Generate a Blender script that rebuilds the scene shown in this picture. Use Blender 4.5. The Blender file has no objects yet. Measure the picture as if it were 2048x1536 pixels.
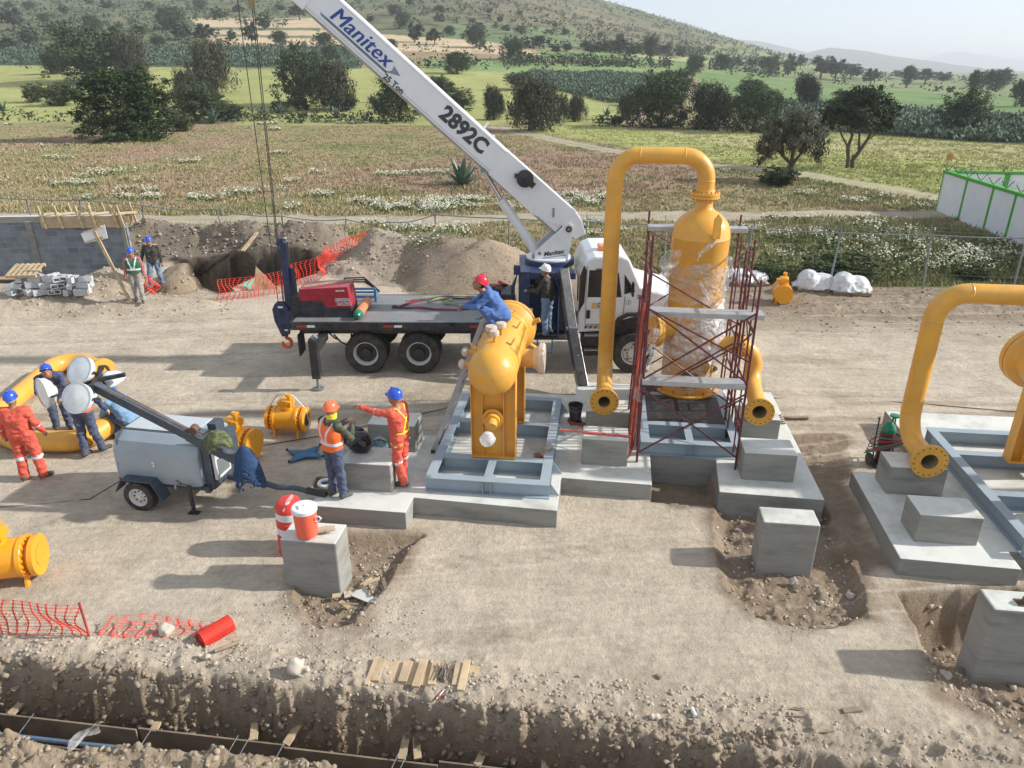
import bpy, math, random
import numpy as np
from mathutils import Vector, Matrix
R=math.radians
scene=bpy.context.scene
col=scene.collection
random.seed(7); rng=np.random.default_rng(7)

# ---------------- camera ----------------
CAMH=7.0; PITCH=23.4; FPX=1453.0
cam=bpy.data.cameras.new('camera'); camo=bpy.data.objects.new('camera',cam); col.objects.link(camo)
camo.location=(0,0,CAMH); camo.rotation_euler=(R(90-PITCH),0,0)
cam.sensor_width=36; cam.sensor_fit='HORIZONTAL'; cam.lens=36*FPX/2048; cam.clip_start=.1; cam.clip_end=30000
scene.camera=camo
# ---------------- world / sun ----------------
SUN_EL=30.0; SUN_AZ=88.5     # azimuth clockwise from +Y
w=bpy.data.worlds.new('World'); scene.world=w; w.use_nodes=True
nt=w.node_tree; bg=nt.nodes['Background']
sky=nt.nodes.new('ShaderNodeTexSky'); sky.sky_type='NISHITA'; sky.sun_disc=False
sky.sun_elevation=R(SUN_EL); sky.sun_rotation=R(SUN_AZ); sky.air_density=1.0; sky.dust_density=1.2; sky.ozone_density=1.0; sky.altitude=2300
hs=nt.nodes.new('ShaderNodeHueSaturation'); hs.inputs['Saturation'].default_value=.72; nt.links.new(sky.outputs[0],hs.inputs['Color']); vm=nt.nodes.new('ShaderNodeMix'); vm.data_type='RGBA'; vm.inputs[0].default_value=.68; vm.inputs[7].default_value=(3.0,3.25,3.6,1); nt.links.new(hs.outputs[0],vm.inputs[6]); nt.links.new(vm.outputs[2],bg.inputs[0]); bg.inputs[1].default_value=0.14
sl=bpy.data.lights.new('sun','SUN'); sl.energy=3.7; sl.angle=R(1.2); sl.color=(1,.965,.91)
so=bpy.data.objects.new('sun',sl); col.objects.link(so)
sd=Vector((math.sin(R(SUN_AZ))*math.cos(R(SUN_EL)),math.cos(R(SUN_AZ))*math.cos(R(SUN_EL)),math.sin(R(SUN_EL))))
so.rotation_euler=(-sd).to_track_quat('-Z','Y').to_euler(); so.location=(30,0,30)
scene.view_settings.view_transform='Standard'; scene.view_settings.look='None'
scene.view_settings.exposure=0.69; scene.view_settings.gamma=1
try:
    scene.cycles.max_bounces=6; scene.cycles.transparent_max_bounces=12; scene.cycles.volume_bounces=0
    scene.cycles.use_denoising=True
except Exception: pass

# ---------------- pixel helpers (photo pixels -> world, to read positions off) ----------------
CP,SP=math.cos(R(PITCH)),math.sin(R(PITCH))
def ray(px,py):
    a=(px-1024)/FPX; b=-(py-768)/FPX
    return a, CP+b*SP, -SP+b*CP
def G(px,py,z=0.0):
    r=ray(px,py); t=(z-CAMH)/r[2]; return Vector((r[0]*t,r[1]*t,z))
def atY(Y,px,py):
    r=ray(px,py); t=Y/r[1]; return Vector((r[0]*t,Y,CAMH+r[2]*t))
A7=R(7); SITE=Matrix.Rotation(-A7,4,'Z')
def W(u,v,z=0): return SITE@Vector((u,v,z))
def XF(loc=(0,0,0),yaw=0): return Matrix.Translation(Vector(loc))@Matrix.Rotation(yaw,4,'Z')

# ---------------- noise ----------------
def _h(ix,iy,iz,s):
    n=(ix*374761393+iy*668265263+iz*2147483647+s*1274126177)&0xFFFFFFFF
    n=((n^(n>>13))*1274126177)&0xFFFFFFFF
    return ((n^(n>>16))&0xFFFF)/65535.0
def vn3(x,y,z,s=0):
    x=np.asarray(x,float);y=np.asarray(y,float);z=np.asarray(z,float)+0*x
    xi=np.floor(x).astype(np.int64);yi=np.floor(y).astype(np.int64);zi=np.floor(z).astype(np.int64)
    fx=x-xi;fy=y-yi;fz=z-zi
    fx=fx*fx*(3-2*fx);fy=fy*fy*(3-2*fy);fz=fz*fz*(3-2*fz)
    r=0
    for dx in (0,1):
        for dy in (0,1):
            for dz in (0,1):
                r=r+_h(xi+dx,yi+dy,zi+dz,s)*(fx if dx else 1-fx)*(fy if dy else 1-fy)*(fz if dz else 1-fz)
    return r
def vn2(x,y,s=0):
    x=np.asarray(x,float);y=np.asarray(y,float)
    xi=np.floor(x).astype(np.int64);yi=np.floor(y).astype(np.int64)
    fx=x-xi;fy=y-yi
    fx=fx*fx*(3-2*fx);fy=fy*fy*(3-2*fy)
    return (_h(xi,yi,0,s)*(1-fx)+_h(xi+1,yi,0,s)*fx)*(1-fy)+(_h(xi,yi+1,0,s)*(1-fx)+_h(xi+1,yi+1,0,s)*fx)*fy
def fbm(x,y,sc,o=4,s=0):
    x=np.asarray(x,float);y=np.asarray(y,float); r=0;a=.5;t=0
    for i in range(o):
        k=2.03**i/sc
        r=r+a*vn2(x*k+17*i+s*3.1,y*k-9*i+s*7.7,s+i);t+=a;a*=.5
    return r/t*2-1
def sst(e0,e1,x):
    t=np.clip((x-e0)/(e1-e0),0,1); return t*t*(3-2*t)

# ---------------- materials ----------------
def newmat(name):
    m=bpy.data.materials.new(name); m.use_nodes=True
    return m,m.node_tree,m.node_tree.nodes['Principled BSDF']
def N(nt,t,**k):
    n=nt.nodes.new(t)
    for a,b in k.items(): setattr(n,a,b)
    return n
def noise(nt,co,scale,det=4,rough=.6):
    n=N(nt,'ShaderNodeTexNoise'); n.inputs['Scale'].default_value=scale; n.inputs['Detail'].default_value=det; n.inputs['Roughness'].default_value=rough
    nt.links.new(co,n.inputs['Vector']); return n.outputs['Fac']
def ramp(nt,fac,*st):
    r=N(nt,'ShaderNodeValToRGB'); e=r.color_ramp.elements
    while len(e)<len(st): e.new(.5)
    for i,(p,c) in enumerate(st):
        e[i].position=p; e[i].color=(*c,1) if not isinstance(c,(int,float)) else (c,c,c,1)
    nt.links.new(fac,r.inputs[0]); return r.outputs[0]
def mix(nt,a,b,f,mode='MIX'):
    m=N(nt,'ShaderNodeMix',data_type='RGBA',blend_type=mode)
    for s,i in ((f,0),(a,6),(b,7)):
        if hasattr(s,'links') or hasattr(s,'is_linked'): nt.links.new(s,m.inputs[i])
        elif i==0: m.inputs[0].default_value=s
        else: m.inputs[i].default_value=(*s,1)
    return m.outputs[2]
def bump(nt,b,h,st,dist):
    n=N(nt,'ShaderNodeBump'); n.inputs['Strength'].default_value=st; n.inputs['Distance'].default_value=dist
    nt.links.new(h,n.inputs['Height']); nt.links.new(n.outputs[0],b.inputs['Normal']); return n
MATS={}
def M(name,c=None,rough=.55,metal=0,var=.12,vs=3.0,dirt=0.0,dirtc=(.32,.26,.19),bmp=0,bs=30,coat=0,**k):
    """painted / plain surface with worn tint, dust and roughness variation"""
    if name in MATS: return MATS[name]
    m,nt,b=newmat(name); MATS[name]=m
    tc=N(nt,'ShaderNodeTexCoord').outputs['Object']
    n1=noise(nt,tc,vs,5,.65)
    lo=tuple(x*(1-var) for x in c); hi=tuple(min(1,x*(1+var)) for x in c)
    cc=ramp(nt,n1,(.3,lo),(.7,hi))
    if dirt>0:
        n2=noise(nt,tc,vs*2.7,8,.75)
        f=ramp(nt,n2,(.5-dirt*.25,0),(.78,dirt))
        cc=mix(nt,cc,dirtc,f)
    nt.links.new(cc,b.inputs['Base Color'])
    rr=ramp(nt,noise(nt,tc,vs*4,4),(.3,max(.05,rough-.12)),(.7,min(1,rough+.12)))
    nt.links.new(rr,b.inputs['Roughness']); b.inputs['Metallic'].default_value=metal
    if coat: b.inputs['Coat Weight'].default_value=coat; b.inputs['Coat Roughness'].default_value=.12
    if bmp: bump(nt,b,noise(nt,tc,bs,6,.6),bmp,.02)
    return m
yellow=M('yellow_paint',(.80,.37,.020),.42,var=.14,vs=1.9,dirt=.75,dirtc=(.52,.34,.13),coat=.1)
yellowd=M('yellow_paint_dull',(.62,.33,.03),.5,var=.12,vs=2,dirt=.35,dirtc=(.42,.30,.12))
orangey=M('orange_yellow_paint',(.84,.35,.012),.36,var=.06,vs=2,dirt=.15,dirtc=(.6,.38,.12),coat=.2)
skidm=M('grey_blue_paint',(.30,.37,.42),.5,var=.08,vs=1.5,dirt=.3,dirtc=(.42,.40,.36))
dark=M('black_iron',(.018,.02,.024),.5,var=.3,dirt=.25)
navy=M('navy_paint',(.018,.035,.10),.4,var=.2,dirt=.2)
blackp=M('black_paint',(.02,.024,.032),.35,var=.25,vs=1.5,dirt=.25,coat=.3)
rub=M('rubber',(.022,.022,.022),.85,var=.3,dirt=.45,dirtc=(.20,.17,.13))
white=M('white_paint',(.78,.79,.80),.35,var=.04,vs=1,dirt=.10,coat=.3)
chrome=M('chrome',(.6,.6,.62),.2,metal=1,var=.1)
steel=M('dull_steel',(.42,.42,.42),.42,metal=.8,var=.2,dirt=.3)
galv=M('galvanised_steel',(.22,.245,.26),.5,metal=.35,var=.15,dirt=.1)
rust=M('rusty_steel',(.13,.065,.04),.8,var=.4,vs=8,dirt=.3)
beige=M('beige_wrap',(.60,.50,.40),.7,var=.12,vs=6,bmp=.5,bs=18)
red=M('red_paint',(.42,.025,.03),.4,var=.1,dirt=.25)
redp=M('red_plastic',(.72,.05,.035),.4,var=.1,dirt=.12)
maroon=M('maroon_paint',(.11,.012,.018),.45,var=.3,vs=6,dirt=.25,dirtc=(.35,.30,.28))
bluep=M('blue_plastic',(.02,.09,.55),.3,var=.08,coat=.3)
whitep=M('white_plastic',(.75,.76,.78),.35,var=.04,dirt=.1)
wood=M('pale_wood',(.48,.36,.22),.75,var=.25,vs=5,dirt=.3,dirtc=(.25,.19,.13))
woodd=M('old_wood',(.25,.19,.13),.8,var=.35,vs=5,dirt=.4)
skin=M('skin',(.32,.16,.09),.5,var=.1)
green=M('green_paint',(.03,.35,.05),.5,var=.1)
glass=M('dark_glass',(.02,.025,.03),.08,var=.2,coat=.6)
orangel=M('orange_lens',(.85,.22,.03),.25,var=.1,coat=.5)
ink=M('black_ink',(.05,.05,.055),.5,var=.1)
blueink=M('blue_ink',(.02,.07,.28),.5,var=.1)
greyink=M('grey_ink',(.22,.26,.32),.5,var=.1)
redink=M('red_ink',(.5,.03,.02),.5,var=.1)
yelink=M('yellow_ink',(.75,.42,.03),.5,var=.1)
bluepipe=M('blue_grey_pipe',(.10,.17,.28),.35,var=.1,dirt=.3,coat=.2)

def concrete(name,c,dk):
    m,nt,b=newmat(name); tc=N(nt,'ShaderNodeTexCoord').outputs['Object']
    mp=N(nt,'ShaderNodeMapping'); mp.inputs['Scale'].default_value=(.5,.5,2.2); nt.links.new(tc,mp.inputs[0])
    a=ramp(nt,noise(nt,mp.outputs[0],1.6,9,.75),(.30,dk),(.52,c),(.8,tuple(min(1,x*1.14) for x in c)))
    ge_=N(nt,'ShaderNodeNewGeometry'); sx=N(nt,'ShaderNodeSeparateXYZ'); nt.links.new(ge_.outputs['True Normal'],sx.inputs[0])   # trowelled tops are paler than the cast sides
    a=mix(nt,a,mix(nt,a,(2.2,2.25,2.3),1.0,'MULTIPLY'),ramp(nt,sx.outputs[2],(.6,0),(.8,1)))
    a=mix(nt,a,(.34,.27,.19),ramp(nt,noise(nt,tc,2.3,9,.78),(.52,0),(.8,.5)))
    sz=N(nt,'ShaderNodeSeparateXYZ'); nt.links.new(tc,sz.inputs[0]); mu=N(nt,'ShaderNodeMath',operation='MULTIPLY_ADD'); nt.links.new(noise(nt,tc,1.2,2),mu.inputs[0]); mu.inputs[1].default_value=.03; nt.links.new(sz.outputs[2],mu.inputs[2])
    fr=N(nt,'ShaderNodeMath',operation='PINGPONG'); nt.links.new(mu.outputs[0],fr.inputs[0]); fr.inputs[1].default_value=.155      # joints of the form boards
    a=mix(nt,a,ramp(nt,fr.outputs[0],(.003,(.85,.85,.85)),(.012,(1,1,1))),ramp(nt,sx.outputs[2],(.3,.8),(.6,0)),'MULTIPLY')
    vor=N(nt,'ShaderNodeTexVoronoi'); vor.inputs['Scale'].default_value=14; nt.links.new(tc,vor.inputs['Vector'])
    pit=ramp(nt,vor.outputs['Distance'],(.03,(.55,.55,.55)),(.09,(1,1,1)))
    a=mix(nt,a,pit,.8,'MULTIPLY')
    nt.links.new(a,b.inputs['Base Color']); b.inputs['Roughness'].default_value=.85
    bump(nt,b,noise(nt,tc,45,8,.7),.35,.015); return m
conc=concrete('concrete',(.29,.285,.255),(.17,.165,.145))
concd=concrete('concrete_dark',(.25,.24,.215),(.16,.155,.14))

def vcol_mat(name,rough=.8,trans=0,sub=None):
    m,nt,b=newmat(name)
    at=N(nt,'ShaderNodeAttribute',attribute_name='Col')
    nt.links.new(at.outputs['Color'],b.inputs['Base Color']); b.inputs['Roughness'].default_value=rough
    b.inputs['Specular IOR Level'].default_value=.25
    return m

# ---------------- mesh builder ----------------
class MB:
    def __init__(s,xf=None): s.v=[];s.f=[];s.m=[];s.xf=xf
    def add(s,vs,fs,mi=0):
        o=len(s.v); s.v+= [Vector(v) for v in vs]; s.f+=[[i+o for i in f] for f in fs]; s.m+=[mi]*len(fs); return s
    def box(s,c,d,mi=0,rot=None,yaw=0,taper=None):
        hx,hy,hz=d[0]/2,d[1]/2,d[2]/2; r=rot if rot is not None else (Matrix.Rotation(yaw,3,'Z') if yaw else None)
        vs=[]
        for z in (-1,1):
            k=(taper if (taper and z>0) else 1)
            for x,y in ((-1,-1),(1,-1),(1,1),(-1,1)):
                p=Vector((x*hx*k,y*hy*k,z*hz)); p=r@p if r is not None else p; vs.append(p+Vector(c))
        return s.add(vs,[[0,3,2,1],[4,5,6,7],[0,1,5,4],[1,2,6,5],[2,3,7,6],[3,0,4,7]],mi)
    def bar(s,a,b,w,h,mi=0,up=(0,0,1)):
        a=Vector(a);b=Vector(b);z=(b-a); L=z.length; z=z/L; x=z.cross(Vector(up))
        if x.length<1e-4: x=z.cross(Vector((0,1,0)))
        x.normalize(); y=x.cross(z)
        r=Matrix((x,z,y)).transposed()
        return s.box((a+b)/2,(w,L,h),mi,rot=r)
    def prism(s,poly,ax,a,b,mi=0):
        """poly 2D list extruded along axis ax ('x','y','z') from a to b"""
        def P(p,t): return (t,p[0],p[1]) if ax=='x' else ((p[0],t,p[1]) if ax=='y' else (p[0],p[1],t))
        n=len(poly); vs=[P(p,a) for p in poly]+[P(p,b) for p in poly]
        fs=[[i,(i+1)%n,n+(i+1)%n,n+i] for i in range(n)]+[list(range(n))[::-1],list(range(n,2*n))]
        return s.add(vs,fs,mi)
    def tube(s,pts,r,n=12,mi=0,cap=True,closed=False):
        pts=[Vector(p) for p in pts]; m=len(pts); rr=r if isinstance(r,(list,tuple)) else [r]*m
        vs=[];prev=None
        for i,p in enumerate(pts):
            if closed: t=(pts[(i+1)%m]-pts[i-1])
            else: t=(pts[min(i+1,m-1)]-pts[max(i-1,0)])
            t.normalize()
            if prev is None:
                u=t.cross(Vector((0,0,1)));
                if u.length<.05: u=t.cross(Vector((0,1,0)))
            else: u=prev-t*prev.dot(t)
            u.normalize(); prev=u; q=t.cross(u)
            for k in range(n):
                a=2*math.pi*k/n; vs.append(p+(u*math.cos(a)+q*math.sin(a))*rr[i])
        fs=[]
        for i in range(m if closed else m-1):
            j=(i+1)%m
            for k in range(n): fs.append([i*n+k,i*n+(k+1)%n,j*n+(k+1)%n,j*n+k])
        if cap and not closed: fs+=[list(range(n))[::-1],[(m-1)*n+k for k in range(n)]]
        return s.add(vs,fs,mi)
    def cyl(s,a,b,r,r2=None,n=20,mi=0,cap=True): return s.tube([a,b],[r,r if r2 is None else r2],n,mi,cap)
    def lathe(s,o,ax,prof,n=32,mi=0,close=False):
        o=Vector(o);ax=Vector(ax).normalized(); u=ax.cross(Vector((0,0,1)))
        if u.length<.05: u=Vector((1,0,0))
        u.normalize(); q=ax.cross(u); vs=[];fs=[];m=len(prof)
        for (r,h) in prof:
            for k in range(n):
                a=2*math.pi*k/n; vs.append(o+ax*h+(u*math.cos(a)+q*math.sin(a))*r)
        for i in range(m if close else m-1):
            j=(i+1)%m
            for k in range(n): fs.append([i*n+k,i*n+(k+1)%n,j*n+(k+1)%n,j*n+k])
        return s.add(vs,fs,mi)
    def ball(s,c,r,n=16,mi=0,rot=None):
        r=(r,r,r) if isinstance(r,(int,float)) else r; vs=[];fs=[];m=n//2
        for i in range(m+1):
            t=math.pi*i/m
            for k in range(n):
                a=2*math.pi*k/n; p=Vector((r[0]*math.sin(t)*math.cos(a),r[1]*math.sin(t)*math.sin(a),r[2]*math.cos(t)))
                if rot is not None: p=rot@p
                vs.append(p+Vector(c))
        for i in range(m):
            for k in range(n): fs.append([i*n+k,i*n+n+k,i*n+n+(k+1)%n,i*n+(k+1)%n])
        return s.add(vs,fs,mi)
    def build(s,name,mats,parent=None,smooth=None,bev=0,xf=None):
        x=xf or s.xf; vs=[x@v for v in s.v] if x is not None else s.v
        off=wloc(parent); me=bpy.data.meshes.new(name)
        me.from_pydata([tuple(v-off) for v in vs],[],s.f); me.validate()
        mats=mats if isinstance(mats,(list,tuple)) else [mats]
        for m in mats: me.materials.append(m)
        if len(me.polygons)==len(s.m): me.polygons.foreach_set('material_index',s.m)
        fixn(me)
        if smooth: me.polygons.foreach_set('use_smooth',[True]*len(me.polygons)); me.set_sharp_from_angle(angle=R(smooth))
        o=bpy.data.objects.new(name,me); col.objects.link(o); o.parent=parent
        if bev:
            md=o.modifiers.new('bevel','BEVEL'); md.width=bev; md.segments=2; md.limit_method='ANGLE'; md.angle_limit=R(40)
        return o
import bmesh
def fixn(me):
    bm=bmesh.new(); bm.from_mesh(me); bmesh.ops.recalc_face_normals(bm,faces=bm.faces); bm.to_mesh(me); bm.free()
def wloc(o):
    v=Vector((0,0,0))
    while o is not None: v=v+o.location; o=o.parent
    return v
def tag(o,label=None,cat=None,group=None,kind=None):
    if label: o['label']=label
    if cat: o['category']=cat
    if group: o['group']=group
    if kind: o['kind']=kind
    return o
def thing(name,label,cat,loc=(0,0,0),group=None):
    o=bpy.data.objects.new(name,None); col.objects.link(o); o.location=loc; o.empty_display_size=.2
    return tag(o,label,cat,group)
def npmesh(name,v,f,mat,cols=None,smooth=False,parent=None,extra=None):
    """fast mesh: v (n,3), f (m,k) int array"""
    v=np.asarray(v,np.float32); f=np.asarray(f,np.int32); off=wloc(parent)
    if parent is not None: v=v-np.array(off,np.float32)
    me=bpy.data.meshes.new(name); me.vertices.add(len(v)); me.vertices.foreach_set('co',v.ravel())
    k=f.shape[1]; me.loops.add(f.size); me.loops.foreach_set('vertex_index',f.ravel())
    me.polygons.add(len(f)); me.polygons.foreach_set('loop_start',np.arange(0,f.size,k,dtype=np.int32))
    me.polygons.foreach_set('loop_total',np.full(len(f),k,np.int32))
    if smooth: me.polygons.foreach_set('use_smooth',np.ones(len(f),bool))
    for nm,cc in (('Col',cols),('Msk',extra)):
        if cc is not None:
            a=me.color_attributes.new(nm,'FLOAT_COLOR','POINT'); c4=np.ones((len(v),4),np.float32); c4[:,:3]=cc; a.data.foreach_set('color',c4.ravel())
    me.update(); me.validate()
    for m in (mat if isinstance(mat,list) else [mat]): me.materials.append(m)
    o=bpy.data.objects.new(name,me); col.objects.link(o); o.parent=parent; return o
def text(body,size,mat,parent,loc,xdir,ydir,name='lettering',bold=0,shear=0,ext=.004,space=1.0,align='CENTER'):
    c=bpy.data.curves.new(name,'FONT'); c.body=body; c.size=size; c.extrude=ext; c.offset=bold; c.shear=shear; c.space_character=space
    c.align_x=align; c.align_y='CENTER'; c.resolution_u=3
    t=bpy.data.objects.new(name+'_tmp',c); col.objects.link(t)
    dg=bpy.context.evaluated_depsgraph_get(); me=bpy.data.meshes.new_from_object(t.evaluated_get(dg)); bpy.data.objects.remove(t); bpy.data.curves.remove(c)
    x=Vector(xdir).normalized(); y=Vector(ydir); y=(y-x*y.dot(x)).normalized(); z=x.cross(y)
    mt=Matrix((x,y,z)).transposed().to_4x4(); mt.translation=Vector(loc)-wloc(parent)
    me.transform(mt); me.materials.clear(); me.materials.append(mat); me.name=name
    o=bpy.data.objects.new(name,me); col.objects.link(o); o.parent=parent; return o

# ---------------- implicit surfaces ----------------
def sdf_grid(f,lo,hi,res):
    lo=np.array(lo,float);hi=np.array(hi,float); n=np.ceil((hi-lo)/res).astype(int)+1
    ax=[lo[i]+res*np.arange(n[i]) for i in range(3)]
    X,Y,Z=np.meshgrid(*ax,indexing='ij'); D=f(X,Y,Z)
    ins=D<0; vid=-np.ones(tuple(n-1),np.int64)
    cs=np.zeros(tuple(n-1),np.int32)
    for a in (0,1):
        for b in (0,1):
            for c in (0,1): cs+=ins[a:n[0]-1+a,b:n[1]-1+b,c:n[2]-1+c]
    act=(cs>0)&(cs<8); I,J,K=np.nonzero(act); vid[I,J,K]=np.arange(len(I))
    P=np.zeros((len(I),3));C=np.zeros(len(I))
    cor=[(a,b,c) for a in (0,1) for b in (0,1) for c in (0,1)]
    for p in cor:
        for d in range(3):
            if p[d]==1: continue
            q=list(p);q[d]=1
            d0=D[I+p[0],J+p[1],K+p[2]];d1=D[I+q[0],J+q[1],K+q[2]]
            m=(d0<0)!=(d1<0); t=np.where(m,d0/np.where(m,d0-d1,1),0)
            pt=np.tile(np.array(p,float),(len(I),1)); pt[:,d]+=t
            P+=pt*m[:,None];C+=m
    V=lo+(np.stack([I,J,K],1)+P/C[:,None])*res
    F=[]
    for d in range(3):
        e=[1,1,1];e[d]=0; u,w_=[(1,2),(2,0),(0,1)][d]
        sl0=[slice(1,n[i]-1) if i!=d else slice(0,n[i]-1) for i in range(3)]
        sl1=list(sl0);sl1[d]=slice(1,n[d])
        a=ins[tuple(sl0)];b=ins[tuple(sl1)]; idx=np.argwhere(a!=b)
        if len(idx)==0: continue
        fl=a[tuple(idx.T)]; idx=idx+np.array(e)
        def at(du,dw):
            q=idx.copy();q[:,u]-=du;q[:,w_]-=dw; return vid[tuple(q.T)]
        qd=np.stack([at(1,1),at(0,1),at(0,0),at(1,0)],1)
        qd[~fl]=qd[~fl][:,::-1]; F.append(qd)
    return V,np.concatenate(F)
def seg(X,Y,Z,a,b,ra,rb):
    ax,ay,az=a; d=np.array(b,float)-np.array(a,float); L=max(float(d@d),1e-9)
    t=np.clip(((X-ax)*d[0]+(Y-ay)*d[1]+(Z-az)*d[2])/L,0,1)
    return np.sqrt((X-ax-t*d[0])**2+(Y-ay-t*d[1])**2+(Z-az-t*d[2])**2)-(ra+(rb-ra)*t),t
def ell(X,Y,Z,c,r):
    k=np.sqrt(((X-c[0])/r[0])**2+((Y-c[1])/r[1])**2+((Z-c[2])/r[2])**2); return (k-1)*min(r)
def smin(a,b,k):
    h=np.clip(.5+.5*(b-a)/k,0,1); return b*(1-h)+a*h-k*h*(1-h)
def blobs(name,f,lo,hi,res,mat,parent=None,cols=None):
    V,F=sdf_grid(f,lo,hi,res)
    return npmesh(name,V,F,mat,smooth=True,parent=parent,cols=cols)
# =====================================================================  TERRAIN
def poly_sd(x,y,poly):
    """signed distance, negative inside"""
    d=np.full(np.shape(x),1e9); s=np.zeros(np.shape(x),bool); n=len(poly)
    for i in range(n):
        ax,ay=poly[i];bx,by=poly[(i+1)%n]; ex,ey=bx-ax,by-ay
        t=np.clip(((x-ax)*ex+(y-ay)*ey)/(ex*ex+ey*ey),0,1)
        d=np.minimum(d,np.hypot(x-ax-t*ex,y-ay-t*ey))
        c=((ay>y)!=(by>y)); s^=c&(x<(ex*(y-ay)/(ey if ey else 1e-9)+ax))
    return np.where(s,-d,d)
HOLE=[(-13.6,28.7),(-12.0,26.4),(-11.2,25.0),(-10,23.9),(-8.3,24.9),(-7.3,26.6),(-6.6,28.9)]
PITL=[(-3.35,9.95),(-1.5,9.95),(-1.72,9.3),(-1.95,8.6),(-2.2,7.9),(-2.7,7.7),(-3.1,8.3)]
PIT7=[(3.55,10.9),(3.2,9.2),(3.15,8.55),(3.35,7.95),(4.04,7.7),(4.98,7.95),(5.3,9.4),(5.5,10.9)]
PIT11=[(5.63,8.5),(7,8.62),(9.5,8.5),(9.5,5.3),(6.3,5.7),(5.3,6.6),(5.5,7.65)]
REC=[(2.44,10.95),(3.6,10.8),(3.8,12.1),(2.6,12.25)]
CH=[(5.55,13.5),(5.1,10.6),(5.35,9.2),(5.75,9.2),(6.2,11.5),(6.9,13.4)]
PITR=[(13.5,16.2),(14.8,17.2),(17,16.5),(16,15.2)]
FEN=[(-60,35),(-21.4,33.0),(-16,32.4),(-12.7,32.0),(-7.3,31.6),(-5.5,30),(-2.9,28.0),(2,26.4),(8,24.9),(15.8,24.3),(25,24),(60,24)]
def fenY(x): return np.interp(x,[p[0] for p in FEN],[p[1] for p in FEN])
ROAD1=[(-70,38.5),(-26,37.8),(-13,37.1),(-3,37.1),(3,38.4),(14,38.2),(20,38.3),(23,38.6)]
ROAD2=[(-2,98),(8,73),(15,60.5),(20.4,56.5),(23.5,49),(25.5,43.6),(28,38),(34,30)]
def road_d(x,y,P):
    d=np.full(np.shape(x),1e9)
    for a,b in zip(P,P[1:]):
        ex,ey=b[0]-a[0],b[1]-a[1]; t=np.clip(((x-a[0])*ex+(y-a[1])*ey)/(ex*ex+ey*ey),0,1)
        d=np.minimum(d,np.hypot(x-a[0]-t*ex,y-a[1]-t*ey))
    return d
def mound(x,y,c,r,h,p=1.0):
    q=np.hypot((x-c[0])/r[0],(y-c[1])/r[1]); return h*np.clip(1-q,0,1)**p*np.where(q<1,1,0)
ZP=[(60,0),(110,.3),(150,2.0),(200,5),(250,9),(350,19),(550,45),(800,84),(860,92),(1500,94)]
def far_z(x,y):
    u=x/np.maximum(y,1)
    zp=np.interp(y,[a for a,b in ZP],[b for a,b in ZP])
    m=np.interp(u,[-1,-.5,-.1,.02,.10,.19,.27,.35,.43,.5,2],[1.05,1.12,1.12,1.04,.84,.60,.41,.24,.09,.0,0])
    return zp*m
CT7,ST7=math.cos(A7),math.sin(A7)
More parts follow.
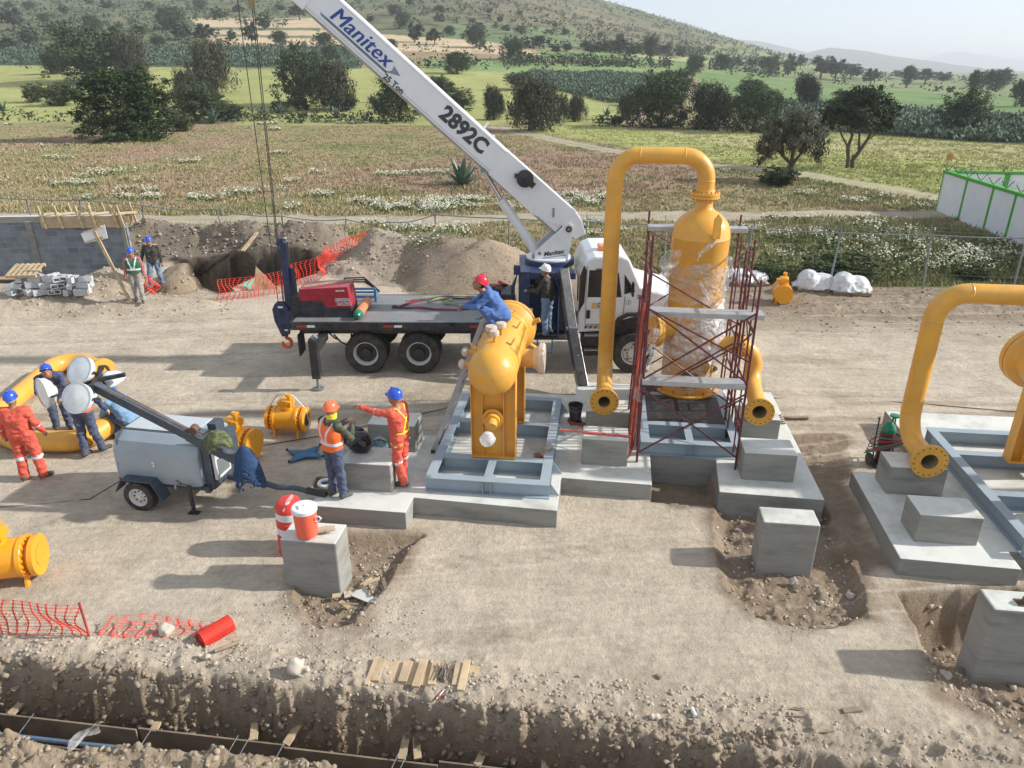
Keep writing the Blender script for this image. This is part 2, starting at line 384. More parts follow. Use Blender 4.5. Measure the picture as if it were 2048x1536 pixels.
def Hgt(x,y):
    x=np.asarray(x,float);y=np.asarray(y,float)
    u=x*CT7-y*ST7; v=x*ST7+y*CT7
    near=1-sst(30,60,y)
    z=.05*fbm(x,y,3.0,3,1)+.018*fbm(x,y,.5,3,2)*near
    z=z+far_z(x,y)+ (sst(90,300,y))*2.0*fbm(x,y,60,4,5)+sst(400,900,y)*8*fbm(x,y,140,4,6)*np.interp(x/np.maximum(y,1),[0,.3,.5],[1,.5,0])
    # clods
    cl=.5+.5*fbm(x,y,.16,4,3); big=.5+.5*fbm(x,y,.55,3,9)
    # spoil edge along the trench
    ed=v-(6.28+.10*fbm(u,v*0,.8,3,11)+.05*fbm(u,v,.2,2,12))
    lip=np.exp(-((ed-.32)/.34)**2)*(np.interp(u,[-9,-4,-2,1.5,4],[.09,.09,.05,.03,.04]))
    z=z+lip*(.5+1.0*big)
    z=z+np.exp(-np.clip(ed,0,9)/.55)*(cl*cl*.17+.05*big)*np.where(ed>-.02,1,.6)
    wall=sst(.04,-.38,ed+.22*sst(-1.5,2.5,u)+.07*fbm(x,y,.28,4,19)+.05*fbm(x,y,.09,3,20)); z=z*(1-wall)+wall*(-1.02+.10*cl)+wall*(1-wall)*4*(.13*(fbm(x,y,.22,4,18))+.12*(cl-.5))
    nb=5.33+.12*fbm(u,v*0,.9,3,13)-v
    nbk=sst(-.05,.12,nb); z=z*(1-nbk)+nbk*(.02+.28*cl*cl+.12*big)
    for P,dep,wd,rough in ((PITL,.14,.12,.05),(PIT7,.18,.16,.07),(REC,.28,.05,.03),(CH,.07,.35,.04)):
        d=poly_sd(x,y,P)+.10*fbm(x,y,.5,3,14)
        k=sst(.06,-wd,d); z=z-k*dep+k*rough*(cl*cl*2-.5)
        z=z+np.exp(-np.abs(d-.03)/.09)*.04*cl
    d=poly_sd(x,y,PIT11)+.12*fbm(x,y,.5,3,15)
    dep=np.interp(y,[5.5,6.6,7.2,7.7,8.2],[.06,.13,.20,.6,1.0]); k=sst(.05,-.22,d); z=z-k*dep+k*.06*(cl*2-.5)
    d=poly_sd(x,y,HOLE)+.35*fbm(x,y,1.2,3,16); k=sst(.06,-.22,d); z=z-k*2.1+k*.1*cl
    d=poly_sd(x,y,PITR)+.3*fbm(x,y,1,3,17); z=z-sst(.2,-.5,d)*.45
    # heaps
    rg=.5+.5*fbm(x,y,.8,4,21)
    rid=np.exp(-((y-(30.2+.35*np.sin(x*.8)))/.95)**2)*sst(-17.6,-15.6,x)*sst(-6.2,-7.6,x)
    z=z+rid*(1.15+.75*(rg-.45)+.25*(cl-.5))
    z=z+mound(x,y,(-.9,25.6),(3.1,2.7),1.62,.95)*(.93+.14*rg)
    z=z+mound(x,y,(-3.3,27.0),(2.5,2.0),1.2,.9)*(.85+.3*rg)+mound(x,y,(-5.3,27.3),(2.3,2.1),1.1,.8)*(.6+.7*rg)
    z=z+mound(x,y,(-6.2,25.6),(1.6,1.0),.35,.8)*(.6+.8*rg)
    z=z+mound(x,y,(-13.9,24.5),(1.5,1.2),.75,.6)*(.8+.4*rg)+mound(x,y,(-11.7,25.6),(1.0,1.6),.6,.35)*(.7+.6*rg)
    z=z+mound(x,y,(-17.0,22.6),(3.6,1.7),.42,.6)*(.5+1.0*rg)+mound(x,y,(-12.5,22.5),(3.2,1.1),.30,.6)*(.5+1.0*rg)
    z=z+sst(8.5,10,x)*sst(21.0,22.0,y)*sst(25.2,23.5,y)*(.10+.22*rg*cl)
    # ruts of the wheel tracks round the truck
    z=z+np.exp(-((y-15.3)/1.6)**2)*.03*fbm(x*.35,y*2.2,.5,3,31)
    # green field mound by the white wall
    z=z+mound(x,y,(16.5,33),(5,7),.35,.7)*np.where(x<60,1,0)
    z=np.where(y<4.6,np.minimum(z,.35),z)
    return z
def proj(x,y,z):
    dz=z-CAMH; zc=y*CP-dz*SP; yc=dz*CP+y*SP; zc=np.maximum(zc,.1)
    return 1024+FPX*x/zc,768-FPX*yc/zc
def GT(px,py):
    """point of the terrain seen at a photo pixel"""
    r=ray(px,py); ys=np.concatenate([np.linspace(5,60,500),np.geomspace(60.5,1400,1500)])
    t=ys/r[1]; xx=r[0]*t; zz=CAMH+r[2]*t; h=Hgt(xx,ys); k=np.nonzero(zz<h)[0]
    i=int(k[0]) if len(k) else len(ys)-1
    return Vector((xx[i],ys[i],float(h[i])))
# field colours, given as outlines read off the photo
YG=(.35,.36,.135);YG2=(.42,.395,.19);GR=(.17,.25,.095);TAN=(.56,.44,.28);NOP=(.10,.14,.085);SCR=(.15,.165,.085);HED=(.07,.09,.045);RED=(.25,.17,.10)
FIELDS=[
 ([(-400,-200),(2600,-200),(2600,150),(1700,150),(1330,110),(1000,90),(-400,100)],SCR),
 ([(900,-30),(1060,-30),(1500,110),(1400,100),(1200,70),(950,60)],(.19,.17,.10)),
 ([(-400,128),(470,128),(470,240),(-400,250)],YG),([(470,140),(1080,132),(1080,250),(470,250)],YG),
 ([(-400,92),(700,96),(720,137),(-400,128)],NOP),
 ([(380,36),(640,36),(660,92),(430,92)],TAN),([(640,60),(1000,84),(1100,112),(880,104),(640,98)],TAN),
 ([(380,54),(640,56),(640,61),(380,59)],SCR),([(420,68),(640,72),(640,77),(420,73)],SCR),
 ([(560,16),(640,18),(700,30),(560,30)],GR),
 ([(900,45),(1150,58),(1160,95),(1010,88),(900,75)],(.16,.22,.10)),
 ([(1080,98),(1340,112),(1500,130),(1300,138),(1080,118)],GR),([(1230,108),(1420,118),(1430,128),(1290,116)],YG2),
 ([(850,122),(1100,122),(1400,140),(1500,150),(1300,158),(1060,146),(850,140)],(.21,.29,.115)),
 ([(1500,70),(1600,100),(2100,160),(2600,180),(2600,160),(2000,146),(1700,140),(1420,135),(1400,100)],(.22,.26,.12)),
 ([(1400,138),(2600,175),(2600,300),(2048,285),(1560,240),(1400,180)],GR),([(1560,130),(2600,172),(2600,215),(1900,190),(1560,158)],(.23,.27,.12)),
 ([(1060,146),(1300,150),(1345,158),(1320,200),(1230,208),(1150,190),(1040,165)],NOP),
 ([(1060,172),(1235,205),(1255,262),(1060,262)],YG),
 ([(1560,205),(1700,215),(2600,300),(2600,340),(2048,290),(1790,272),(1560,255)],NOP),
 ([(1000,255),(1560,262),(2048,290),(2600,330),(2600,470),(1960,430),(1850,398),(1560,345),(1380,315),(1200,285)],YG),
 ([(1300,262),(2048,292),(2048,330),(1500,300)],YG2),
]
TRK=[(14.6,.03,.35),(13.4,-.05,.4),(20.6,.02,.5),(22.0,-.03,.3),(19.9,.09,.4),(12.6,.12,.5),(8.3,.16,.25)]
def colour(x,y,z):
    px,py=proj(x,y,z)
    n1=fbm(x,y,6,4,41);n2=fbm(x,y,2.2,4,42);n3=fbm(x,y*.5,14,3,43)
    C=np.zeros(x.shape+(3,)); 
    def put(m,c):
        m=np.clip(m,0,1)[...,None]; C[...]=C*(1-m)+np.array(c)*m
    u=x*CT7-y*ST7; v=x*ST7+y*CT7
    put(np.ones(x.shape),(.53,.455,.355))
    put(sst(.0,.8,fbm(x,y,2.5,5,44)),(.48,.405,.31))
    put(sst(.05,.6,fbm(x*.3,y*1.6,.9,4,45))*np.where((y>13)&(y<24),.8,.3),(.40,.33,.25))
    put(sst(.1,.7,fbm(x*.5,y*1.2,1.5,4,46))*.55,(.60,.52,.415))
    # damp / freshly dug soil; the hole's near-black is shade painted into the colour
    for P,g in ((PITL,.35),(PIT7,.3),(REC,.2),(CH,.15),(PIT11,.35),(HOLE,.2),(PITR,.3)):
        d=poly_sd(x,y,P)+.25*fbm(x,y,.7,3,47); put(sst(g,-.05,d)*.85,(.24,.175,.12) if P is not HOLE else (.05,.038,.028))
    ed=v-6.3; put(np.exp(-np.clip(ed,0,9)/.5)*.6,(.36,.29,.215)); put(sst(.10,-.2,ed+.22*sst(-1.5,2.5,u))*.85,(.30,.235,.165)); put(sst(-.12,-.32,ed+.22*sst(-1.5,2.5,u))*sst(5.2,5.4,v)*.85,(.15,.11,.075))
    put(sst(20,21.3,y+.6*n2)*sst(5,8,x)*.8,(.25,.19,.135)); put(sst(18.7,20.5,y+.8*n2)*sst(6,9,x)*.4,(.3,.24,.17))
    rid=sst(28.0,28.6,y)*sst(-5.5,-6.5,x); put(rid*.9,(.21,.17,.13))
    put(np.where(mound(x,y,(-.9,25.6),(3.2,2.9),1)>0,.75,0),(.30,.22,.15)); put(np.where(mound(x,y,(-4,27.0),(4,2.3),1)>0,.6,0),(.28,.22,.17))
    put(mound(x,y,(-14.5,23.6),(5,2.8),1,.4)*.6,(.33,.26,.185)); put(np.where(mound(x,y,(-11.7,25.6),(1.3,1.9),1)>0,.7,0),(.27,.2,.135))
    put(np.exp(-((y-14.6)/.9)**2)*sst(-.2,.5,fbm(x*.5,y*3,.8,3,48))*.7,(.30,.235,.17))
    put(sst(.25,-.05,poly_sd(x,y,HOLE)+.2*fbm(x,y,.6,3,77))*.95,(.05,.038,.028))  # shade of the hole painted into the soil colour again, over the heaps
    # tyre tracks
    for (a,b,c_) in TRK:
        yc=a+b*x+c_*np.sin(x*.21+a); dd=np.minimum(np.abs(y-yc-.85),np.abs(y-yc+.85)); tread=.55+.45*np.sin((x*14+np.sign(y-yc)*(y-yc)*18))
        wv=sst(-.35,.3,fbm(x*.4,y*.4,1.6,3,int(a*10)%50+60)); put(sst(.20,.10,dd)*tread*wv*.42*np.where(y<25,1,0),(.36,.29,.215)); put(sst(.30,.22,dd)*sst(.18,.22,dd)*wv*.35,(.68,.60,.49))
    # meadow
    g=sst(-.25,.35,y-fenY(x)+.6*n2+.3*n1); M_=g.copy()
    me=np.zeros_like(C)
    def putm(m,c):
        m=np.clip(m,0,1)[...,None]; me[...]=me*(1-m)+np.array(c)*m
    putm(np.ones(x.shape),(.30,.245,.135)); putm(sst(0,.5,n1),(.20,.21,.085)); putm(sst(.1,.5,n3)*.85,(.33,.215,.165)); putm(sst(.15,.6,n2)*.6,(.17,.19,.07)); putm(sst(-.2,-.6,n2)*.5,(.32,.27,.165))
    putm(sst(36,28,y+2*n1)*.5,(.19,.175,.075)); putm(sst(7,14,x)*sst(37,33,y+3*n1)*.7,(.14,.15,.06))
    C[...]=C*(1-g[...,None])+me*g[...,None]
    pale=(.44,.38,.29)
    d=road_d(x,y,ROAD1); put(sst(1.5,.8,d+.5*n2)*.9*sst(.0,.25,d+.1*n2+.12)*g,pale); M_=M_*(1-sst(1.5,.8,d+.5*n2))
    far=sst(36,40,y)
    for P,c in FIELDS:
        dd=poly_sd(px,py,P); k=sst(1.5,-1.5,dd+1.5*n2)*far
        vv=np.clip(1+.16*n1+.12*n3+.06*fbm(x*.2,y,1.5,3,49),.5,1.5)[...,None]; 
        kk=k[...,None]; C[...]=C*(1-kk)+np.array(c)*vv*kk
    d=road_d(x,y,ROAD2); put(sst(1.7,.7,d+.4*n2)*.85*sst(.0,.3,d),pale); M_=M_*(1-sst(1.7,.7,d))
    # scrub and bare earth mottling on the hill
    k=sst(300,450,y)*sst(.1,.5,fbm(x,y,40,4,50)); put(k*.5*np.where(py<95,1,0)*np.where(C[...,0]<.3,1,0),(.23,.18,.115))
    k=sst(260,400,y)*sst(.0,.3,fbm(x,y,14,4,51)); put(k*.65*np.where(C[...,0]<.3,1,0),(.075,.095,.05))
    return C,M_
def dirt_material():
    m,nt,b=newmat('earth_and_grass')
    at=N(nt,'ShaderNodeAttribute',attribute_name='Col').outputs['Color']
    mk=N(nt,'ShaderNodeAttribute',attribute_name='Msk').outputs['Color']
    tc=N(nt,'ShaderNodeTexCoord').outputs['Object']
    s=N(nt,'ShaderNodeSeparateColor'); nt.links.new(mk,s.inputs[0])
    a=ramp(nt,noise(nt,tc,1.1,9,.72),(.25,(.66,.64,.62)),(.5,(1,1,1)),(.75,(1.25,1.24,1.22)))
    c=mix(nt,at,a,.85,'MULTIPLY')
    a=ramp(nt,noise(nt,tc,9,9,.75),(.3,(.66,.64,.62)),(.5,(1,1,1)),(.72,(1.25,1.25,1.23)))
    c=mix(nt,c,a,.5,'MULTIPLY')
    mp=N(nt,'ShaderNodeMapping'); mp.inputs['Scale'].default_value=(1.2,6.5,1); mp.inputs['Rotation'].default_value=(0,0,.12); nt.links.new(tc,mp.inputs[0])
    st=ramp(nt,noise(nt,mp.outputs[0],1.5,7,.7),(.35,(.74,.73,.72)),(.55,(1.04,1.04,1.04)))
    c=mix(nt,c,st,.45,'MULTIPLY')
    v=N(nt,'ShaderNodeTexVoronoi'); v.inputs['Scale'].default_value=26; nt.links.new(tc,v.inputs['Vector'])
    sp=ramp(nt,v.outputs['Distance'],(.10,(1.35,1.33,1.3)),(.2,(1,1,1)))
    vs=N(nt,'ShaderNodeSeparateColor'); nt.links.new(v.outputs['Color'],vs.inputs[0])
    c=mix(nt,c,sp,ramp(nt,vs.outputs[0],(.72,0),(.78,1)),'MULTIPLY')
    nt.links.new(c,b.inputs['Base Color']); b.inputs['Roughness'].default_value=.95; b.inputs['Specular IOR Level'].default_value=.1
    n1=noise(nt,tc,7,12,.72); n2=noise(nt,tc,38,8,.7)
    ad=N(nt,'ShaderNodeMath',operation='MULTIPLY_ADD'); nt.links.new(n2,ad.inputs[0]); ad.inputs[1].default_value=.28; nt.links.new(n1,ad.inputs[2])
    bump(nt,b,ad.outputs[0],.75,.085)
    return m
earth=dirt_material()
US=np.concatenate([[-6,-3.5,-2.2,-1.6,-1.35],np.linspace(-1.2,1.2,860),[1.35,1.6,2.2,3.5,6]])
def sheet(name,Ys):
    Y=np.array(Ys)[:,None]+0*US[None]; X=US[None]*np.maximum(Y,4.2)
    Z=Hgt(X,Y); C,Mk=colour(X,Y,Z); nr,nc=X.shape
    idx=np.arange(nr*nc).reshape(nr,nc)
    f=np.stack([idx[:-1,:-1],idx[:-1,1:],idx[1:,1:],idx[1:,:-1]],-1).reshape(-1,4)
    v=np.stack([X,Y,Z],-1).reshape(-1,3)
    mk=np.zeros((len(v),3)); mk[:,0]=Mk.reshape(-1)
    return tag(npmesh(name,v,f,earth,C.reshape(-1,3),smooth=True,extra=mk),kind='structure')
YG_=[-25,-8,0,3,4]+list(np.geomspace(4.6,27,560)); 
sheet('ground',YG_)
YM=list(np.geomspace(27,92,230)); YF=list(np.geomspace(92,1500,330))
sheet('meadow',YM); sheet('farmland',YF)
# distant plain and mountains
def plain():
    xs=np.linspace(-1.3,1.3,80); ys=np.geomspace(1500,16000,30)
    Y=ys[:,None]+0*xs; X=xs*Y; Z=np.where(Y<1501,Hgt(X,Y),-.5+0*Y)-np.where(Y<1501,0,.0)
    nr,nc=X.shape; idx=np.arange(nr*nc).reshape(nr,nc); f=np.stack([idx[:-1,:-1],idx[:-1,1:],idx[1:,1:],idx[1:,:-1]],-1).reshape(-1,4)
    c=np.zeros((nr*nc,3)); c[:]=(.17,.2,.1)
    tag(npmesh('plain',np.stack([X,Y,Z],-1).reshape(-1,3),f,earth,c,smooth=True),kind='structure')
plain()
def mountain(pts,D,depth,seed):
    """ridge seen as pixel outline pts, standing D metres away"""
    xs=np.linspace(pts[0][0],pts[-1][0],140); hs=np.interp(xs,[p[0] for p in pts],[p[1] for p in pts])
    top=[atY(D,a,b) for a,b in zip(xs,hs)]; X0=np.array([t.x for t in top]);Z0=np.array([t.z for t in top])
    t=np.linspace(-1,1,41)[:,None]; prof=np.clip(1-np.abs(t),0,1)**.8
    X=X0[None]*(1+0*t)+60*fbm(X0[None]+0*t,t*depth,500,3,seed); Y=D+t*depth+0*X0[None]
    Z=np.maximum(Z0[None]*prof*(1+.10*fbm(X,Y,400,4,seed)*(1-np.exp(-np.abs(t)*8))),-3)
    nr,nc=X.shape; idx=np.arange(nr*nc).reshape(nr,nc); f=np.stack([idx[:-1,:-1],idx[:-1,1:],idx[1:,1:],idx[1:,:-1]],-1).reshape(-1,4)
    c=np.zeros((nr*nc,3)); c[:]=(.12,.13,.08)
    tag(npmesh('mountain',np.stack([X,Y,Z],-1).reshape(-1,3),f,earth,c,smooth=True),kind='structure')
mountain([(1250,146),(1380,84),(1420,74),(1460,78),(1530,84),(1600,106),(1680,135),(1760,148)],4200,800,61)
mountain([(1560,148),(1600,108),(1650,95),(1690,98),(1740,108),(1800,116),(1830,130),(1880,146)],3600,700,62)
mountain([(1780,148),(1840,122),(1900,106),(1930,104),(1990,122),(2040,134),(2200,148)],7800,1500,63)
# rough hill line beyond the crest on the far left is the farmland sheet itself
# haze
def haze():
    m=bpy.data.materials.new('haze'); m.use_nodes=True; nt=m.node_tree; nt.nodes.clear()
    o=nt.nodes.new('ShaderNodeOutputMaterial'); p=nt.nodes.new('ShaderNodeVolumePrincipled')
    p.inputs['Color'].default_value=(.93,.97,1,1); p.inputs['Density'].default_value=.00034; p.inputs['Anisotropy'].default_value=.2
    nt.links.new(p.outputs[0],o.inputs['Volume'])
    b=MB(); b.box((0,8000,60),(44000,17000,132)); h=b.build('haze',m); tag(h,kind='stuff')
haze()
# =====================================================================  VEGETATION
def hx(n): return np.array(n)
def rnd(n,a=0,b=1): return rng.uniform(a,b,n)
leafm=vcol_mat('foliage',.75); grassm=vcol_mat('grass_blades',.85); flowm=vcol_mat('flower_heads',.8); barkm=M('bark',(.10,.075,.05),.9,var=.4,vs=6,bmp=.8,bs=14)
def quads(P,S,Nn=None,asp=1.0,up=None):
    """one quad per point P (n,3), half size S (n), random facing"""
    n=len(P); a=rng.normal(size=(n,3)) if Nn is None else Nn+rng.normal(size=(n,3))*.55
    a/=np.linalg.norm(a,axis=1)[:,None]+1e-9
    b=rng.normal(size=(n,3)) if up is None else up+rng.normal(size=(n,3))*.25
    b=b-a*np.sum(a*b,1)[:,None]; b/=np.linalg.norm(b,axis=1)[:,None]+1e-9; c=np.cross(a,b)
    S=np.asarray(S)[:,None]; A=b*S*asp;B=c*S
    v=np.stack([P-A,P+B*.8,P+A,P-B*.8],1).reshape(-1,3)
    return v,np.arange(4*n).reshape(n,4)
def crown_mesh(name,lobes,n,leaf,seedv,base,hi,droop=0,clump=.11,zmin=.02,fill=.55,hol=0):
    rng2=np.random.default_rng(seedv); L=np.array(lobes); wgt=(L[:,3]*L[:,4]+L[:,3]*L[:,5]); wgt=wgt/wgt.sum()
    nc=max(40,n//40); li=rng2.choice(len(L),nc,p=wgt); d=rng2.normal(size=(nc,3)); d/=np.linalg.norm(d,axis=1)[:,None]
    rad=fill+(1-fill)*rng2.uniform(0,1,nc)**.5; C=L[li,:3]+d*L[li,3:6]*rad[:,None]
    keep=C[:,2]>zmin
    if hol: keep&=rng2.uniform(0,1,nc)>hol*(vn3(C[:,0]*5,C[:,1]*5,C[:,2]*5,seedv)>.52)
    C=C[keep];d=d[keep]; nc=len(C); csz=clump*rng2.uniform(.5,1.25,nc); ci=rng2.integers(0,nc,n)
    off=rng2.normal(size=(n,3))*.42; off[:,2]*=.75; P=C[ci]+off*csz[ci][:,None]
    if droop: P[:,2]-=droop*rng2.uniform(0,1,n)**1.5*clump*2.6
    P=P[P[:,2]>zmin]; m=len(P); ci=ci[:m]
    nrm=d[ci]+np.array([0,0,.35]); S=leaf*rng2.uniform(.55,1.3,m)
    v,f=quads(P,S,nrm,asp=1.7 if not droop else 2.6,up=None if not droop else np.tile([0,0,-1.0],(m,1)))
    tone=rng2.uniform(0,1,nc)[ci]*.6+rng2.uniform(0,1,m)*.4; b=np.array(base);h=np.array(hi)
    c=np.repeat(b+(h-b)*tone[:,None],4,0)
    me=npmesh(name,v,f,leafm,c); col.objects.unlink(me); return me.data
def lobes_rand(seedv,k,w=.5,h0=.2,h1=1.0,sz=.27,flat=1.0):
    r=random.Random(seedv); o=[]
    for i in range(int(k*1.6)):
        a=r.uniform(0,6.28); q=math.sqrt(r.random())*(w-sz*.75); z=r.uniform(h0+sz*.6,h1-sz*.6); s=sz*r.choice((.38,.5,.65,.85,1.15))*r.uniform(.85,1.15)
        q*=(1-.5*max(0,(z-h0)/(h1-h0)-.4))
        o.append((q*math.cos(a),q*math.sin(a),z,s,s,s*flat))
    o.append((0,0,(h0+h1)/2,w*.66,w*.66,(h1-h0)*.40)); return o
def trunk_mesh(seedv,h=.5,r=.035,lean=.05,forks=4,spread=.28,top=.75,name='trunk'):
    rr=random.Random(seedv); mb=MB(); b=Vector((rr.uniform(-lean,lean),rr.uniform(-lean,lean),h*.55))
    mb.tube([(0,0,-.06),(b.x*.4,b.y*.4,h*.22),b],[r*1.5,r*1.05,r*.85],8)
    for i in range(forks):
        a=6.28*i/forks+rr.uniform(-.5,.5); s=spread*rr.uniform(.6,1.1); m=b+Vector((math.cos(a)*s*.45,math.sin(a)*s*.45,(top-b.z)*.4)); e=b+Vector((math.cos(a)*s,math.sin(a)*s,(top-b.z)*rr.uniform(.7,1)))
        mb.tube([b-Vector((0,0,.02)),m,e],[r*.75,r*.5,r*.2],6)
        e2=m+Vector((math.cos(a+.9)*s*.5,math.sin(a+.9)*s*.5,(top-m.z)*.6)); mb.tube([m,e2],[r*.4,r*.15],5)
    o=mb.build(name,barkm,smooth=60); col.objects.unlink(o); return o.data
DG=((.020,.034,.014),(.075,.105,.040)); GG=((.024,.043,.020),(.095,.130,.052)); BG=((.038,.042,.024),(.120,.118,.068)); LG=((.040,.06,.022),(.10,.13,.045)); OG=((.055,.055,.028),(.135,.125,.07))
K={}
def kind(k,lob,n,leaf,cc,tr=None,**kw):
    K[k]=(crown_mesh('crown_'+k,lob,n,leaf,len(K)+3,cc[0],cc[1],**kw),trunk_mesh(len(K)+5,**(tr or {})))
kind('round',lobes_rand(1,16,.52,.05),13000,.0125,DG); kind('round2',lobes_rand(2,18,.55,.04,1,.22),13000,.0125,GG)
kind('weep',lobes_rand(3,14,.48,.12,1,.22),12000,.0115,BG,droop=1.0,hol=.4); kind('weep2',lobes_rand(4,16,.5,.08,1,.2),12000,.0115,((.032,.04,.024),(.082,.088,.055)),droop=1.0,hol=.3)
kind('open',lobes_rand(5,9,.5,.42,1,.2),6500,.014,BG,hol=.6,droop=.5); kind('shrub',lobes_rand(6,9,.6,.0,.9,.32),6500,.019,DG)
kind('tall',lobes_rand(7,10,.3,.1,1,.19),8000,.014,GG); kind('far',lobes_rand(8,8,.5,.1,1,.3),2600,.030,GG); kind('far2',lobes_rand(9,8,.5,.15,1,.28),2600,.030,((.035,.045,.028),(.07,.085,.05)))
kind('shrub2',lobes_rand(10,7,.6,.0,.8,.34),6500,.018,LG)
def plant_tree(k,px,py,wpx,hpx,label=None,group=None,name='tree',cat='tree',yaw=None,crown=None,trunk=None,dz=0):
    p=GT(px,py) if not isinstance(px,Vector) else px
    zc=p.y*CP-(p.z-CAMH)*SP; wd=wpx*zc/FPX; hd=hpx*zc/FPX*1.04
    r=thing(name,label,cat,p+Vector((0,0,-.05+dz)),group); r.rotation_euler.z=random.uniform(0,6.28) if yaw is None else yaw
    r.scale=(wd,wd,hd)
    c,t=K[k] if crown is None else (crown,trunk)
    if hpx>22 or crown is not None:
        for nm,me in (('crown',c),('trunk',t)):
            if me is None: continue
            o=bpy.data.objects.new(nm,me); col.objects.link(o); o.parent=r
    else:
        col.objects.unlink(r); bpy.data.objects.remove(r); r=bpy.data.objects.new(name,c); col.objects.link(r)
        r.location=p; r.scale=(wd,wd,hd); r.rotation_euler.z=random.uniform(0,6.28); tag(r,label,cat,group)
    return r
# --- trees one can tell apart: kind, base x,y, width, height (photo pixels), label
TREES=[
 ('round2',195,165,165,104,'broad grey green tree at the far left, behind the big dark bush'),
 ('weep',265,170,70,90,'brownish drooping tree at the right edge of the broad grey tree'),
 ('weep2',110,148,60,40,'low dark drooping tree at the left foot of the broad grey tree'),
 ('weep',375,215,60,70,'thin brown dry tree between the big bush and the drooping tree'),
 ('weep',433,188,98,95,'dark brown drooping tree standing alone left of the crane cables'),
 ('round2',608,212,105,104,'wide airy green tree just right of the crane cables'),
 ('weep',665,220,88,88,'dark drooping tree touching the wide tree right of the cables'),
 ('round2',395,245,105,72,'mid green bush growing against the right side of the big dark bush'),
 ('round',800,242,98,80,'dark round tree half hidden under the crane boom'),
 ('round2',878,205,62,50,'green tree showing just above the crane boom'),
 ('round',915,228,62,40,'dark rounded tree right of the boom, above the big number'),
 ('weep',1060,262,104,96,'large brown drooping tree in the middle of the field edge'),
 ('weep2',988,240,50,62,'narrow drooping tree left of the large brown one'),
 ('round2',1042,180,62,34,'rounded blue green tree behind the large brown drooping tree'),
 ('weep2',1118,248,52,58,'small open drooping tree right of the large brown one'),
 ('weep',1150,244,40,52,'thin brown tree with a gap under its crown, last before the green field'),
 ('weep',1258,240,44,48,'small brown tree at the left end of the dark grove'),
 ('round2',1318,255,110,102,'biggest dark green tree of the grove behind the arched pipe'),
 ('round2',1345,215,74,72,'tall tree rising behind the biggest tree of the grove'),
 ('weep2',1418,258,100,84,'dark drooping tree in the middle of the grove'),
 ('round2',1505,265,92,90,'rounded tree near the right end of the grove'),
 ('round2',1500,200,50,40,'small crown sticking up behind the right end of the grove'),
 ('tall',1548,258,36,66,'narrow tree closing the grove on its right'),
 ('weep2',1613,218,56,64,'drooping dark tree standing alone in the cactus rows'),
 ('round2',1690,235,70,52,'blue green crown peeping out left behind the big dark tree'),
 ('round',1918,272,90,74,'leaning dark tree in the cactus rows at the right'),
 ('tall',1812,176,42,40,'upright tree alone in the green fields at the right'),
 ('far2',1740,172,34,30,'small pale tree in the green fields left of the upright one'),
 ('tall',1942,198,44,52,'slim blue tree near the right edge of the fields'),
 ('round2',1990,182,50,42,'hazy rounded tree right of the slim blue tree'),
 ('round2',2042,214,40,54,'dark tree cut off by the right edge of the picture'),
 ('round2',1386,152,36,40,'dark oval tree alone on the far green strip'),
 ('round2',915,148,56,42,'round tree alone on the pale field above the boom'),
 ('round2',1028,120,40,40,'tree on the tan field edge above the round field tree'),
 ('round2',952,95,44,42,'tall dark tree at the end of the tan terraces'),
 ('round',1300,118,36,38,'upright dark tree above the far hedge'),
 ('round2',1538,148,44,34,'hazy clump like tree where the hill runs out'),
 ('round2',1442,140,36,30,'dark tree at the right end of the far tree line'),
]
for k,x,y,wd,h,l in TREES: plant_tree(k,x,y,wd*(1.12 if y>200 else 1.08),h*1.06,l)
# big dark bush, forked tree, gnarled olive like tree
bc=crown_mesh('crown_big_bush',[(0,0,.52,.40,.36,.40),(-.26,0,.48,.25,.25,.32),(.26,0,.45,.25,.25,.32),(-.1,0,.78,.24,.24,.18),(.12,0,.80,.22,.22,.16)]+lobes_rand(21,14,.53,.0,1,.2)+[(-.25,-.2,.12,.22,.2,.16),(.2,-.2,.1,.25,.2,.15),(0,-.25,.14,.25,.2,.18),(.3,.1,.12,.2,.2,.15)],24000,.0115,31,(.016,.030,.010),(.06,.095,.028),clump=.075)
plant_tree('',252,280,182,132,'huge dark green bush with a ragged top, at the left of the meadow',name='bush',cat='bush',yaw=.5,crown=bc,trunk=trunk_mesh(4,r=.02))
fl=[(-.30,0,.66,.2,.2,.15),(-.12,.1,.74,.24,.24,.2),(.1,0,.78,.25,.25,.2),(.3,0,.68,.2,.2,.15),(0,-.15,.62,.25,.2,.14),(.38,.05,.55,.12,.12,.10),(-.4,.05,.56,.11,.11,.09),(0,.05,.86,.2,.2,.12),(.22,-.1,.55,.16,.16,.1)]
fc=crown_mesh('crown_forked',fl,15000,.0125,33,(.014,.022,.010),(.06,.08,.03),clump=.07,fill=.35)
tb=MB()
tb.tube([(-.05,0,-.05),(-.07,0,.12),(-.10,0,.26),(-.06,.02,.4),(-.14,.02,.6)],[.032,.024,.026,.020,.008],8)
tb.tube([(.02,0,-.05),(.0,.01,.10),(.06,0,.2),(.14,0,.34),(.22,.0,.55)],[.034,.028,.026,.02,.008],8)
tb.tube([(.0,.0,.05),(-.01,0,.17)],[.02,.014],6); tb.tube([(.06,0,.2),(.05,.05,.4),(.0,.1,.65)],[.02,.014,.006],6); tb.tube([(-.10,0,.26),(-.22,0,.42),(-.32,0,.6)],[.014,.01,.004],6); tb.tube([(.14,0,.34),(.3,0,.46)],[.012,.004],6)
tf=tb.build('trunk',barkm,smooth=60); col.objects.unlink(tf)
plant_tree('',1703,336,146,150,'big dark tree with a forked trunk standing on the pale field',yaw=0,crown=fc,trunk=tf.data)
